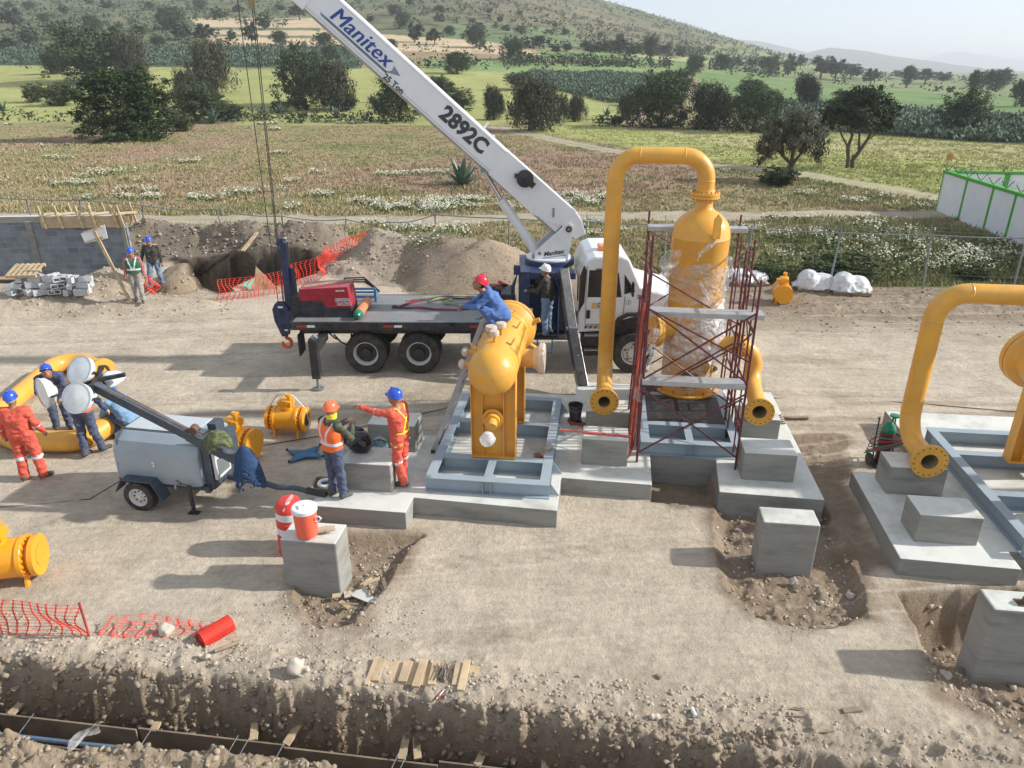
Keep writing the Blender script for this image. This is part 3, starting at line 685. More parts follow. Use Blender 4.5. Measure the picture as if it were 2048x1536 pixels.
ol=[(-.33,0,.55,.17,.2,.2),(-.15,.1,.72,.2,.2,.18),(.08,0,.82,.22,.22,.17),(.3,0,.62,.2,.2,.2),(0,-.2,.6,.2,.15,.15),(.4,0,.42,.1,.1,.14),(-.42,0,.4,.09,.09,.13),(.12,.2,.6,.2,.15,.2)]
oc=crown_mesh('crown_gnarled',ol,11000,.011,35,(.055,.058,.03),(.16,.15,.085),clump=.085,droop=.3,fill=.4,hol=.25)
tb=MB(); tb.tube([(.0,0,-.05),(.0,0,.12),(.03,0,.26)],[.05,.042,.04],8)
for e in ([(.03,0,.24),(-.12,0,.36),(-.24,.02,.5),(-.34,0,.62)],[(.03,0,.24),(.14,0,.4),(.26,0,.52),(.34,0,.66)],[(.03,0,.24),(.02,.05,.48),(.08,.02,.75)],[(-.12,0,.36),(-.15,.05,.6),(-.12,.1,.75)],[(-.24,0,.48),(-.34,-.03,.44),(-.42,0,.38)],[(.14,0,.4),(.1,-.12,.55),(0,-.2,.62)]):
    tb.tube(e,[.03/(1+.8*i) for i in range(len(e))],7)
tg=tb.build('trunk',barkm,smooth=60); col.objects.unlink(tg)
plant_tree('',1575,362,138,130,'gnarled olive coloured tree with bare limbs beside the dirt track',yaw=0,crown=oc,trunk=tg.data)
plant_tree('shrub',1560,372,88,44,'dark shrub round the foot of the gnarled tree',name='bush',cat='bush')
# low bushes along the field edges
BUSH=[('shrub2',75,205,54,40,'cactus like bush at the far left of the meadow edge'),('shrub2',125,212,82,50,'pale flowered bush left of the huge dark bush'),
 ('shrub',455,238,90,34,'flat dark thicket between the big bush and the cables'),('shrub2',365,262,70,40,'leafy bush at the right foot of the huge bush'),
 ('shrub',560,224,42,26,'low dark bush just right of the crane cables'),('shrub',604,222,40,28,'second low bush right of the crane cables'),('shrub',695,222,50,34,'dark bush left of the boom on the meadow edge'),('shrub',650,213,22,22,'small round bush between two dark bushes'),
 ('shrub',1235,250,34,20,'small bush at the left foot of the grove'),('shrub',760,226,40,26,'bush peeping out on the left of the tree under the boom'),
 ('shrub',1700,200,30,16,'tiny hedge bush on the green strip'),('shrub2',1690,558,150,66,'large leafy green bush just behind the fence, above the wrapped pallets'),('shrub2',1528,562,80,44,'bright green bush behind the fence next to the tower'),
 ('shrub2',1950,560,80,36,'low green bush behind the fence near the right edge'),('shrub',1880,420,10,10,None)]
for k,x,y,wd,h,l in BUSH:
    if l: plant_tree(k,x,y,wd,h,l,name='bush',cat='bush')
# far tree lines
FT=[(1575,150,36,30),(1640,158,52,42),(1670,160,44,38),(1700,158,46,28),(1850,168,46,28),(1884,168,34,22),(1792,158,26,16),(1965,175,34,26),(1600,140,20,28),(1505,135,28,18),(1580,135,18,26),(1240,108,60,26),(1180,112,46,26),(1205,106,34,22),(1265,112,40,20),(1108,110,28,20),(1135,104,24,18),(1330,112,40,20),(1360,118,26,22),(1080,98,34,24),(1040,72,24,18),(960,70,30,22),(1010,66,20,14),(1400,130,24,16),(1240,86,20,16),(1470,138,34,22),(2010,170,30,26),(1900,190,20,16),(1415,105,22,12)]
for x,y,wd,h in FT: plant_tree('far' if x%2 else 'far2',x,y,wd,h,'hazy tree of the far tree line below the end of the hill','trees of the far tree line')
HT=[(60,90,48,30),(118,80,40,34),(185,65,38,34),(280,72,34,22),(30,60,50,40),(340,60,60,44),(365,80,50,36),(412,86,50,34),(300,20,20,16),(130,30,26,18),(215,22,30,18),(90,45,24,18),(440,40,34,22),(505,95,30,46),(560,90,34,28),(530,60,40,28),(600,40,40,30),(650,95,40,30),(700,60,50,34),(740,90,44,30),(805,58,34,34),(830,85,40,40),(870,90,34,30),(780,100,30,22),(700,105,26,24),(590,110,30,22),(660,125,34,34),(465,82,26,20),(880,50,26,20),(790,30,30,20),(700,28,30,18),(480,30,26,18),(400,20,28,20),(240,60,20,14),(150,82,34,26),(320,95,34,22),(230,95,24,16),(20,100,40,22),(900,72,24,20),(1000,45,20,12),(945,50,18,12),(1040,30,14,8),(1110,55,16,10),(980,30,18,12),(880,25,22,14),(820,12,24,14),(560,25,22,14),(640,12,26,16),(740,45,20,14),(350,30,22,16),(60,20,26,16),(180,10,20,14),(20,20,20,14),(1130,70,18,12),(1200,75,18,10),(1290,95,16,10)]
for i,(x,y,wd,h) in enumerate(HT): 
    if x<380: l,g='hazy tree in the scrub on the hillside at the upper left','trees on the scrubby hillside'
    elif x<720: l,g='small tree on or beside the tan terraces left of the boom','trees on the tan terraces'
    elif x<1000: l,g='small tree on the hillside fields just right of the boom tip','trees right of the boom'
    else: l,g='tiny tree on the bare slope under the ridge line','trees on the ridge slope'
    plant_tree(('far','far2','round2')[i%3],x,y,wd,h,l,g)
# ---- stuff: scrub, hedges, cactus rows
def scatter_px(poly,n,ymin,ymax,umax=.95):
    out=np.zeros((0,3)); tries=0
    while len(out)<n and tries<60:
        Y=np.exp(rng.uniform(np.log(ymin),np.log(ymax),n*3)); X=rng.uniform(-umax,umax,n*3)*Y; Z=Hgt(X,Y); px,py=proj(X,Y,Z)
        k=poly_sd(px,py,poly)<0; out=np.concatenate([out,np.stack([X,Y,Z],1)[k]]); tries+=1
    return out[:n]
def clumps(P,rad,hgt,per,leaf,base,hi,flat=.6):
    n=len(P); ci=np.repeat(np.arange(n),per); r=rnd(n,.6,1.3); o=rng.normal(size=(n*per,3))*.45
    Q=P[ci]+o*np.stack([rad*r,rad*r,hgt*r*.8],1)[ci]; Q[:,2]=np.maximum(Q[:,2]+hgt*.45,P[ci][:,2]+.05)
    v,f=quads(Q,leaf*rnd(len(Q),.6,1.3)*r[ci],np.tile([0,0,.5],(len(Q),1)))
    t=rnd(n)[ci]*.6+rnd(len(Q))*.4; c=np.array(base)+(np.array(hi)-np.array(base))*t[:,None]
    return v,f,np.repeat(c,4,0)
def join(L):
    vs=[];fs=[];cs=[];o=0
    for v,f,c in L: vs.append(v);fs.append(f+o);cs.append(c);o+=len(v)
    return np.concatenate(vs),np.concatenate(fs),np.concatenate(cs)
sc_=[]
P=scatter_px([(-300,-100),(2000,-100),(2000,160),(1500,125),(1000,60),(640,10),(560,60),(380,40),(380,90),(-300,95)],5200,230,900)
sc_.append(clumps(P,1.5,1.7,9,.55,(.045,.065,.04),(.11,.13,.075)))
v,f,c=join(sc_); tag(npmesh('scrub',v,f,leafm,c),'grey green scrub covering the hillside','scrub',kind='stuff')
hd=[]
for poly,n in (([(1000,118),(1340,128),(1345,138),(1000,131)],260),([(1370,132),(2048,168),(2048,172),(1370,139)],150),([(1440,148),(1600,152),(1600,158),(1440,154)],60),([(430,90),(720,97),(720,102),(430,96)],110),([(640,96),(1000,102),(1000,107),(640,104)],120),([(0,228),(170,232),(170,245),(0,245)],60),([(430,228),(830,235),(830,250),(430,245)],160),([(1180,245),(1560,258),(1560,268),(1180,252)],220),([(780,128),(1100,132),(1100,140),(780,136)],110),([(1000,86),(1420,112),(1440,118),(1000,94)],260),([(1240,78),(1400,100),(1400,104),(1240,84)],80),([(1650,165),(2048,195),(2048,197),(1650,167)],50),([(60,150),(160,152),(160,158),(60,157)],26),([(0,134),(100,136),(100,139),(0,138)],26)):
    P=scatter_px(poly,n,60,700); 
    if len(P): s=np.clip(P[:,1].mean()/160,.5,2.2); hd.append(clumps(P,1.0*s,1.5*s,12,.28*s,(.030,.042,.022),(.075,.095,.045)))
v,f,c=join(hd); tag(npmesh('hedge',v,f,leafm,c),'dark low hedges dividing the fields','hedge',kind='stuff')
cc_=[]
for poly,n,s in (([(-300,92),(700,96),(725,137),(-300,128)],4200,1.2),([(1060,146),(1300,150),(1345,158),(1320,200),(1230,208),(1150,190),(1040,165)],3600,.9),([(1560,205),(1700,215),(2300,265),(2300,315),(2048,290),(1790,272),(1560,255)],4200,.9)):
    P=scatter_px(poly,n,80,420)
    n_=len(P); per=9; ci=np.repeat(np.arange(n_),per); o=rng.normal(size=(n_*per,3))*np.array([.42,.42,.3])*s
    Q=P[ci]+o; Q[:,2]=P[ci][:,2]+np.abs(o[:,2])*1.6+.25*s
    v,f=quads(Q,.27*s*rnd(len(Q),.6,1.2),np.tile([0,-.6,.1],(len(Q),1)),asp=1.25,up=np.tile([0,0,1.],(len(Q),1)))
    t=rnd(len(Q)); c=np.array((.05,.085,.045))+(np.array((.17,.22,.15))-np.array((.05,.085,.045)))*t[:,None]**1.4
    cc_.append((v,f,np.repeat(c,4,0)))
v,f,c=join(cc_); tag(npmesh('cactus_rows',v,f,leafm,c),'rows of grey green prickly pear cactus in the fields','cactus',kind='stuff')
# ---- meadow grass and flowers
def grass(n,per):
    Y=np.exp(rng.uniform(np.log(24.6),np.log(100),n*2)); X=rng.uniform(-.85,.85,n*2)*Y
    px,py=proj(X,Y,Hgt(X,Y)); C,Mk=colour(X,Y,Hgt(X,Y)); k=(Mk>.45)&(rnd(len(X))<Mk*(.35+.65*(fbm(X,Y,1.6,3,71)>-.15)))
    X,Y=X[k][:n],Y[k][:n];C=C[k][:n]; n=len(X); ci=np.repeat(np.arange(n),per)
    x=X[ci]+rng.normal(size=n*per)*.10;y=Y[ci]+rng.normal(size=n*per)*.10; z=Hgt(x,y)
    h=(.05+.13*rnd(n*per))*(1-.45*sst(40,100,y))*np.where(fbm(X,Y,5,2,72)>.15,1.5,1)[ci]; wd=(.006+.00038*y)*(1+rnd(n*per))
    a=rnd(n*per,0,6.28); lean=rng.normal(size=(n*per,2))*.35*h[:,None]
    b=np.stack([x,y,z],1); dx=np.stack([np.cos(a)*wd,np.sin(a)*wd,0*a],1); t=np.stack([x+lean[:,0],y+lean[:,1],z+h],1)
    v=np.stack([b-dx,b+dx,t],1).reshape(-1,3); f=np.arange(len(v)).reshape(-1,3)
    c=C[ci]*(.9+.7*rnd(n*per))[:,None]; g=rnd(n*per)<.16; c[g]=np.array((.17,.21,.07))*(.7+.7*rnd(g.sum()))[:,None]; s=rnd(n*per)<.14; c[s]=(.42,.35,.21)
    return v,f,np.repeat(c,3,0)
v,f,c=grass(52000,6); tag(npmesh('grass',v,f,grassm,c),'long dry and green grass of the meadow','grass',kind='stuff')
FP=[(870,415,2.6,60),(830,420,1.6,30),(910,408,1.5,26),(780,422,1.2,22),(735,410,1.0,18),(735,408,.8,14),(960,410,1.6,22),(1030,398,1.0,14),(1035,420,.8,12),(640,395,.8,10),(600,420,.8,10),(420,400,1.1,16),(270,385,1.4,20),(290,400,1.0,16),(150,372,1.2,14),(480,390,.9,10),(215,400,1.2,18),(370,325,1.2,14),(790,352,1.4,16),(860,350,1.2,14),(1180,395,1.8,26),(1195,410,1.4,20),(1160,400,1.4,20),(1150,412,1.2,16),(1490,385,.8,10),(1550,410,.9,16),(1610,393,1.0,14),(1700,408,1.3,20),(1760,398,1.4,18),(1820,418,1.8,28),(1720,455,1.6,24),(1790,470,1.4,18),(1500,440,.9,12),(1550,440,.9,12),(1610,440,.9,12),(1500,465,1.0,14),(1600,475,1.2,16),(1740,515,1.6,30),(1800,500,1.5,24),(1860,505,2.0,40),(1900,520,2.0,36),(1840,535,1.8,26),(1980,515,1.6,30),(2020,500,1.4,22),(1950,540,1.5,24),(820,460,1.2,18),(880,470,1.0,14),(1180,440,1.4,24),(1190,470,1.3,20),(1160,455,1.2,16),(1250,430,1.2,18),(1640,545,1.2,18),(1580,520,1.1,14),(1700,490,1.4,18)]
def flowers():
    L=[]
    cs=[(GT(a,b),r,n) for a,b,r,n in FP]
    for i in range(95):
        y=math.exp(random.uniform(math.log(29),math.log(105))); x=random.uniform(-.8,.62)*y
        if fbm(np.array([x]),np.array([y]),9,3,73)[0]<-.12: continue
        cs.append((Vector((x,y,float(Hgt(x,y)))),random.uniform(.3,.9)*(1+y/90),random.randint(2,7)))
    for p,r,n in cs:
        if road_d(np.array([p.x]),np.array([p.y]),ROAD1)[0]<1.3 or road_d(np.array([p.x]),np.array([p.y]),ROAD2)[0]<1.4: continue
        ax_,ay_=proj(np.array([p.x]),np.array([p.y]),np.array([p.z]))
        if poly_sd(ax_,ay_,[(1000,255),(1560,262),(2048,290),(2600,330),(2600,470),(1960,430),(1850,398),(1560,345),(1380,315),(1200,285)])[0]<4: continue
        m=int(n*(14 if p.x<8 or p.y>48 else 7)); a=rnd(m,0,6.28);q=np.sqrt(rnd(m))*r*(.9 if p.x<8 else .6); x=p.x+np.cos(a)*q*1.3;y=p.y+np.sin(a)*q*.8
        k=fbm(x,y,.7,2,74)>-.12; x,y=x[k],y[k]
        if len(x)==0: continue
        z=Hgt(x,y)+.20+.22*rnd(len(x)); v,f=quads(np.stack([x,y,z],1),(.018+.00085*p.y)*rnd(len(x),.7,1.3),np.tile([0,-.5,1.2],(len(x),1)))
        L.append((v,f,np.repeat(np.array([(.60,.58,.45)])*rnd(len(x),.7,1.12)[:,None],4,0)))
        z2=Hgt(x,y)+.13*rnd(len(x))+.05; v,f=quads(np.stack([x,y,z2],1),(.03+.0010*p.y)*rnd(len(x),.7,1.3),np.tile([0,-1.,.3],(len(x),1)))
        L.append((v,f,np.repeat(np.array([(.19,.22,.09)])*rnd(len(x),.7,1.3)[:,None],4,0)))
    return join(L)
v,f,c=flowers(); tag(npmesh('wildflowers',v,f,flowm,c),'patches of white wildflowers in the meadow','flowers',kind='stuff')
# weeds right behind the fence on the right
P=[];
for i in range(130):
    x=random.uniform(6,24); y=random.uniform(24.9,31); 
    if y<float(fenY(x))+.5: continue
    P.append((x,y,float(Hgt(x,y))))
v,f,c=clumps(np.array(P),.35,.5,14,.085,(.07,.10,.03),(.17,.20,.075)); tag(npmesh('weeds',v,f,leafm,c),'tall green weeds behind the fence','weeds',kind='stuff')
# agaves
def agave(px,py,s,label,n=26,yaw=0):
    p=GT(px,py); o=thing('agave',label,'agave plant',p); mb=MB(); r=random.Random(px)
    for i in range(n):
        a=i*2.4+yaw; el=R(12+68*(i/n)+r.uniform(-6,6)); L=s*r.uniform(.8,1.05); d=Vector((math.cos(a)*math.cos(el),math.sin(a)*math.cos(el),math.sin(el))); sd_=Vector((-math.sin(a),math.cos(a),0)); up=sd_.cross(d)*-1
        pts=[]; 
        for t,wv in ((0,.07),(.3,.10),(.65,.075),(1,.004)):
            q=d*L*t+Vector((0,0,-.12*s*t*t*math.cos(el)))+p; pts.append((q-sd_*wv*s,q+up*-.03*s*(1-t),q+sd_*wv*s))
        o0=len(mb.v)
        for tr in pts: mb.v+=list(tr)
        for k in range(3):
            for j in (0,1): mb.f.append([o0+3*k+j,o0+3*k+j+1,o0+3*k+3+j+1,o0+3*k+3+j]); mb.m.append(0)
    mb.build('leaf_rosette',M('agave_leaf',(.10,.16,.11),.5,var=.3,vs=2),o,smooth=40); return o
agave(925,372,2.1,'big spiky agave in the meadow left of the boom cylinder')
agave(562,228,1.9,'agave beside the low bush right of the crane cables',20); agave(672,236,2.0,'agave left of the boom at the meadow edge',20); agave(425,247,2.6,'spiky agave right of the huge dark bush',22); agave(745,205,2.0,'pale agave on the light field left of the boom',18); agave(5,222,2.2,'agave at the left edge of the meadow',18); agave(1213,232,1.6,'small agave left of the dark grove',18)
# ---- loose stones
stonem=vcol_mat('stones',.9)
_t=(1+5**.5)/2
ICO=np.array([(-1,_t,0),(1,_t,0),(-1,-_t,0),(1,-_t,0),(0,-1,_t),(0,1,_t),(0,-1,-_t),(0,1,-_t),(_t,0,-1),(_t,0,1),(-_t,0,-1),(-_t,0,1)])/1.9
ICF=np.array([(0,11,5),(0,5,1),(0,1,7),(0,7,10),(0,10,11),(1,5,9),(5,11,4),(11,10,2),(10,7,6),(7,1,8),(3,9,4),(3,4,2),(3,2,6),(3,6,8),(3,8,9),(4,9,5),(2,4,11),(6,2,10),(8,6,7),(9,8,1)])
def stones(P,S,cl,ch):
    n=len(P); A=(np.sign(ICO)*np.abs(ICO)**.6)[None]*(1+rng.uniform(-.5,.45,(n,12,1)))*rng.uniform(.45,1.15,(n,1,3)); S=S*.62
    th=rnd(n,0,6.28); c,s=np.cos(th),np.sin(th); x=A[...,0]*c[:,None]-A[...,1]*s[:,None]; y=A[...,0]*s[:,None]+A[...,1]*c[:,None]
    V=np.stack([x,y,A[...,2]*.75],-1)*S[:,None,None]+P[:,None,:]
    F=(ICF[None]+(np.arange(n)*12)[:,None,None]).reshape(-1,3); t=rnd(n)
    C=np.repeat(np.array(cl)+(np.array(ch)-np.array(cl))*t[:,None],12,0); return V.reshape(-1,3),F,C
def area(poly,n,smin_,smax,cl=(.33,.27,.20),ch=(.50,.44,.36),pw=3.0,emb=.25):
    xs=[p[0] for p in poly];ys=[p[1] for p in poly]; X=rnd(n*4,min(xs),max(xs));Y=rnd(n*4,min(ys),max(ys)); k=poly_sd(X,Y,poly)<0; X,Y=X[k][:n],Y[k][:n]
    S=smin_+(smax-smin_)*rnd(len(X))**pw; Z=Hgt(X,Y)+S*(.3-emb); return stones(np.stack([X,Y,Z],1),S,cl,ch)
def U2(*p): return [tuple(W(a,b))[:2] for a,b in p]
L=[area(U2((-9,6.25),(2.5,6.25),(2.5,6.9),(-9,7.15)),2300,.006,.055,(.38,.32,.245),(.50,.43,.34),pw=2.2),
 area(U2((-5.6,6.6),(-2.3,6.5),(-2.2,8.2),(-4.6,8.0)),900,.006,.04),area(U2((-9,4.6),(-2.5,4.6),(-2.5,5.3),(-9,5.35)),1300,.010,.075,(.28,.225,.16),(.40,.33,.25)),
 area(U2((-9,5.8),(2.5,5.8),(2.5,6.32),(-9,6.32)),3400,.016,.095,(.20,.15,.105),(.33,.265,.195),pw=2.4),
 area(U2((2.4,6.1),(5,6.0),(5,6.5),(2.4,6.6)),300,.008,.05),area(U2((-7,8.0),(-3,8),(-3,9),(-6,9)),120,.005,.025)]
L+=[area(PITL,620,.008,.055,(.30,.24,.17),(.45,.38,.30)),area([(-2.2,9.3),(-1.55,9.9),(-1.8,9.0),(-2.0,8.0),(-2.4,7.9)],260,.01,.06,(.36,.3,.22),(.52,.46,.38)),area(PIT7,900,.008,.07,(.27,.21,.15),(.50,.43,.34)),area(PIT11,700,.01,.09,(.26,.2,.14),(.46,.39,.30)),area(CH,300,.008,.04,(.25,.19,.13),(.45,.38,.3)),area([(5.2,6.9),(5.5,7.6),(6.2,6.2),(7.4,5.4),(6.9,5.2),(5.6,5.9)],380,.01,.06)]
L+=[area([(-17,28.9),(-6.3,28.9),(-6.0,31),(-17,31)],1500,.02,.16,(.16,.13,.10),(.42,.37,.30)),area([(-7,25.4),(-2.5,25.2),(-1.8,28),(-7,28.6)],900,.02,.13,(.24,.19,.14),(.48,.42,.34)),area([(-18,21.2),(-9,21.5),(-9,23.4),(-12,25.4),(-18,24.5)],1400,.012,.10,(.30,.24,.17),(.5,.43,.34)),area([(8,20),(22,18.5),(22,24.4),(8,24.6)],1500,.01,.09,(.22,.17,.12),(.4,.33,.26)),area([(-3.8,23.6),(1.6,23.4),(1.8,27),(-3.6,27)],700,.01,.07,(.26,.2,.14),(.38,.31,.23))]
X=rnd(3600,-14,14);Y=np.exp(rnd(3600,np.log(6.4),np.log(23)));S=.004+.02*rnd(3600)**4; L.append(stones(np.stack([X,Y,Hgt(X,Y)],1),S,(.34,.28,.21),(.53,.455,.365)))
v,f,c=join(L); tag(npmesh('rubble',v,f,stonem,c),'loose stones and clods scattered over the dug earth','rubble',kind='stuff')
# =====================================================================  FOUNDATIONS, WALLS, FENCE
def slab(name,label,cat,poly,z0,z1,mat=None,bev=.015,group=None):
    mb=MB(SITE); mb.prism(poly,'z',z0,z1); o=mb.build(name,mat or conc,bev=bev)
    return tag(o,label,cat,group)
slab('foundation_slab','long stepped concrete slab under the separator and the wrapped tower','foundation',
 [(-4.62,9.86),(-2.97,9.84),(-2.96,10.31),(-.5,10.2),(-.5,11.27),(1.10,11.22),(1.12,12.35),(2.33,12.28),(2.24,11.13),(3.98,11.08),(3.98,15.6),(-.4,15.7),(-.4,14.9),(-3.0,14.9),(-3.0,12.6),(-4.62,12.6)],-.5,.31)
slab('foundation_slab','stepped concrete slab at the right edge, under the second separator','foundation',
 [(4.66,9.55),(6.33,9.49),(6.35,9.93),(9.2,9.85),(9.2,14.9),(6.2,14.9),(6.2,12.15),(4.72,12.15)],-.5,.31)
G1='concrete pedestals on the slabs'
def ped(u,v,w,d,h,label,z0=.3,mat=None,yaw=0):
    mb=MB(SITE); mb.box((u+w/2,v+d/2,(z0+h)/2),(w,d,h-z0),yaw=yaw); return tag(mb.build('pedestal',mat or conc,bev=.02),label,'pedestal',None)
ped(-4.22,10.42,.86,.62,.84,'concrete pedestal in front of the camouflage sleeved worker, under the black bag')
ped(-4.22,11.87,.92,.6,.86,'concrete pedestal behind the backpack and the pointing worker')
ped(-.13,13.18,.88,.62,.75,'concrete pedestal under the tall pipe flange, left of the tower')
ped(-.16,11.80,.84,.55,.84,'concrete pedestal with a red strip on its top')
ped(2.87,13.15,.76,.62,.78,'concrete pedestal under the right hand pipe flange of the tower')
ped(2.68,11.6,.90,.6,.85,'concrete pedestal at the front right corner of the tower slab')
ped(5.06,11.42,.92,.56,.84,'concrete pedestal under the flange of the big right hand pipe')
ped(5.02,10.02,.92,.58,.80,'front concrete pedestal on the right hand slab')
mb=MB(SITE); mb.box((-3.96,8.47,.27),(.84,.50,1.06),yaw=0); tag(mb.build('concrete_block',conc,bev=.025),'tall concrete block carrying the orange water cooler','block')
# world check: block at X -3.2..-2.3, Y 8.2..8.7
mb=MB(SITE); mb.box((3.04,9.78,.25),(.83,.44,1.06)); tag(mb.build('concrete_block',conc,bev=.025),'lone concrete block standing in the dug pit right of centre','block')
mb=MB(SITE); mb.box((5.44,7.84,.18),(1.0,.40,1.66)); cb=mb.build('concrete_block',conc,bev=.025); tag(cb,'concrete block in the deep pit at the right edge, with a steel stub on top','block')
mb=MB(SITE); mb.tube([W(0,0,0)*0+Vector((5.36,7.8,1.01)),Vector((5.36,7.8,1.10))],.05,4,cap=True); mb.box((5.36,7.8,1.015),(.2,.14,.012)); mb.build('steel_stub',rust,cb)
# block wall
def block_material():
    m,nt,b=newmat('grey_blockwork'); tc=N(nt,'ShaderNodeTexCoord').outputs['Object']
    mp=N(nt,'ShaderNodeMapping'); mp.inputs['Rotation'].default_value=(R(90),0,0); nt.links.new(tc,mp.inputs[0])
    br=N(nt,'ShaderNodeTexBrick'); br.inputs['Scale'].default_value=1; br.inputs['Brick Width'].default_value=.40; br.inputs['Row Height'].default_value=.20; br.inputs['Mortar Size'].default_value=.010; br.inputs['Mortar Smooth'].default_value=.3
    br.inputs['Color1'].default_value=(.22,.245,.27,1); br.inputs['Color2'].default_value=(.15,.17,.195,1); br.inputs['Mortar'].default_value=(.26,.27,.28,1); br.offset=.5
    nt.links.new(mp.outputs[0],br.inputs['Vector'])
    c=mix(nt,br.outputs['Color'],ramp(nt,noise(nt,tc,3,8,.7),(.3,(.75,.75,.75)),(.7,(1.2,1.2,1.2))),.8,'MULTIPLY')
    nt.links.new(c,b.inputs['Base Color']); b.inputs['Roughness'].default_value=.95
    bump(nt,b,br.outputs['Fac'],-.5,.01); return m
blk=block_material()
WX=XF((-13.62,25.72,0),R(3.5)); t=thing('block_wall','grey concrete block wall with timber shuttering on its top','wall',WX.translation)
mb=MB(WX); mb.box((-9,.1,1.03),(18,.15,2.15)); mb.build('blockwork',blk,t)
mb=MB(WX); mb.box((-9,.1,2.2),(18,.2,.22)); mb.build('tie_beam',conc,t,bev=.01)
for x in (-3.3,-6.3,-9.5,-.12): mb=MB(WX); mb.box((x,.09,1.05),(.22 if x<-1 else .14,.22,2.16)); mb.build('column',concd,t,bev=.01)
mb=MB(WX); mb.box((-1.45,-.07,2.06),(2.75,.03,.3)); mb.box((-1.3,-.03,2.18),(2.95,.03,.22)); mb.box((-1.3,.26,2.18),(2.95,.03,.26)); mb.build('shuttering_board',wood,t)
for x in (-2.65,-2.1,-1.4,-.95,-.2,.0):
    mb=MB(WX); a=(x,-.12,1.9); mb.bar(a,(x-.14,-.12,2.68),.07,.08); mb.bar((x-.12,-.1,2.62-.05),(x-.06,.3,2.5),.04,.04) if 0 else None
    mb.bar((x-.1,-.16,2.4),(x+.3,.36,2.36),.06,.07); mb.bar((x+.24,.36,2.0),(x+.1,.36,2.7),.06,.07); mb.build('timber_brace',wood,t)
for x in (-6.2,-7.4): mb=MB(WX); mb.box((x,-.06,1.9),(.1,.04,.4)); mb.build('timber_brace',wood,t)
# white and green boundary wall
wallw=M('white_render',(.74,.75,.76),.9,var=.05,vs=1.5,dirt=.12,dirtc=(.5,.47,.42)); gpaint=M('bright_green_paint',(.06,.36,.035),.6,var=.08,dirt=.1)
t=thing('boundary_wall','white rendered wall with bright green columns, coping and razor wire','wall',W(17.9,42.3))
mb=MB(SITE); mb.box((18.0,34,.7),(.14,16.5,2.5)); mb.box((24.2,42.25,.9),(12.6,.14,2.1)); mb.build('wall_panel',wallw,t)
mb=MB(SITE)
for v in (42.3,39.6,36.9,34.85,32.8,30.5,28.2,26): mb.box((18.0,v,.7),(.2,.16,2.56))
for u in (21,24.2,27.4): mb.box((u,42.2,.9),(.22,.24,2.1))
mb.box((18.0,34.1,2.04),(.26,16.7,.13)); mb.box((24.1,42.25,2.04),(12.4,.26,.13)); mb.build('green_trim',gpaint,t,bev=.01)
mb=MB(SITE)
for v in [42.2-1.25*i for i in range(13)]:
    for s in (-1,1): mb.bar((18.0,v,2.08),(18.0+.26*s,v,2.42),.025,.025)
for u in [19.2+1.6*i for i in range(7)]:
    for s in (-1,1): mb.bar((u,42.25,2.08),(u,42.25+.26*s,2.42),.025,.025)
mb.build('wire_bracket',dark,t)
mb=MB(SITE); pts=[]
for i in range(900): a=i*.42; pts.append((18.0+.17*math.cos(a),42.2-16.2*i/900,2.32+.15*math.sin(a)))
mb.tube(pts,.004,3); pts=[(18.2+11*i/600,42.25+.17*math.cos(i*.42),2.32+.15*math.sin(i*.42)) for i in range(600)]; mb.tube(pts,.004,3); mb.build('razor_wire',galv,t)
mb=MB(SITE); mb.box((22.8,42.16,1.55),(.42,.02,.16)); mb.build('green_sign',gpaint,t)
mb=MB(SITE); mb.cyl((17.98,42.32,2.08),(17.98,42.32,2.6),.015); mb.build('pole',rust,t)
mb=MB(SITE); mb.box((18.0,42.3,2.78),(.26,.02,.34),taper=1.25); tag(mb.build('marker_plate',M('faded_orange',(.55,.26,.08),.7,var=.2)),'faded orange plate on the corner pole of the green and white wall','marker')
# fence
FR=[(-27,34.2),(-21.4,32.6),(-18.9,32.3),(-16,31.9),(-12.7,31.6),(-9.8,31.2),(-7.0,30.9),(-5.0,29.8),(-2.9,27.6),(-.1,26.8),(2.7,26.2),(5.4,25.6),(8.2,24.9),(11,24.3),(13.8,23.9),(16.6,23.4),(19.4,23.1),(22.5,22.8)]
t=thing('fence','galvanised post and rail fence running across the back of the site','fence',Vector((0,26,0))); zs=[]
for i,(x,y) in enumerate(FR):
    z=2.0 if i>7 else (1.75,1.75,1.78,1.62,1.5,1.28,1.2,1.28)[i]; zs.append(z); ln=((i*37)%7-3)*.03*(2.2 if 3<i<8 else .8); h=float(Hgt(x,y)) 
    mb=MB(); mb.cyl((x-ln*2,y,min(h,0)-.1),(x,y,z),.033,n=8); mb.cyl((x,y,z),(x-.02,y+.06,z+.34),.014,n=5); mb.build('post',galv,t,smooth=40)
pts=[]
for i in range(len(FR)-1):
    for k in range(6):
        q=k/6; sag=-.07*math.sin(math.pi*q)*(1.6 if 2<i<8 else .35); pts.append((FR[i][0]*(1-q)+FR[i+1][0]*q,FR[i][1]*(1-q)+FR[i+1][1]*q,zs[i]*(1-q)+zs[i+1]*q+sag))
mb=MB(); mb.tube(pts,.022,6); mb.build('top_rail',galv,t,smooth=60)
mb=MB()
for f_ in (.35,.7): mb.tube([(p[0],p[1],p[2]*f_) for p in pts[::2]],.003,3)
for f_ in (.12,.24): mb.tube([(p[0]-.03,p[1]+.04,p[2]+f_) for p in pts[::2]],.003,3)
mb.build('wire',galv,t)

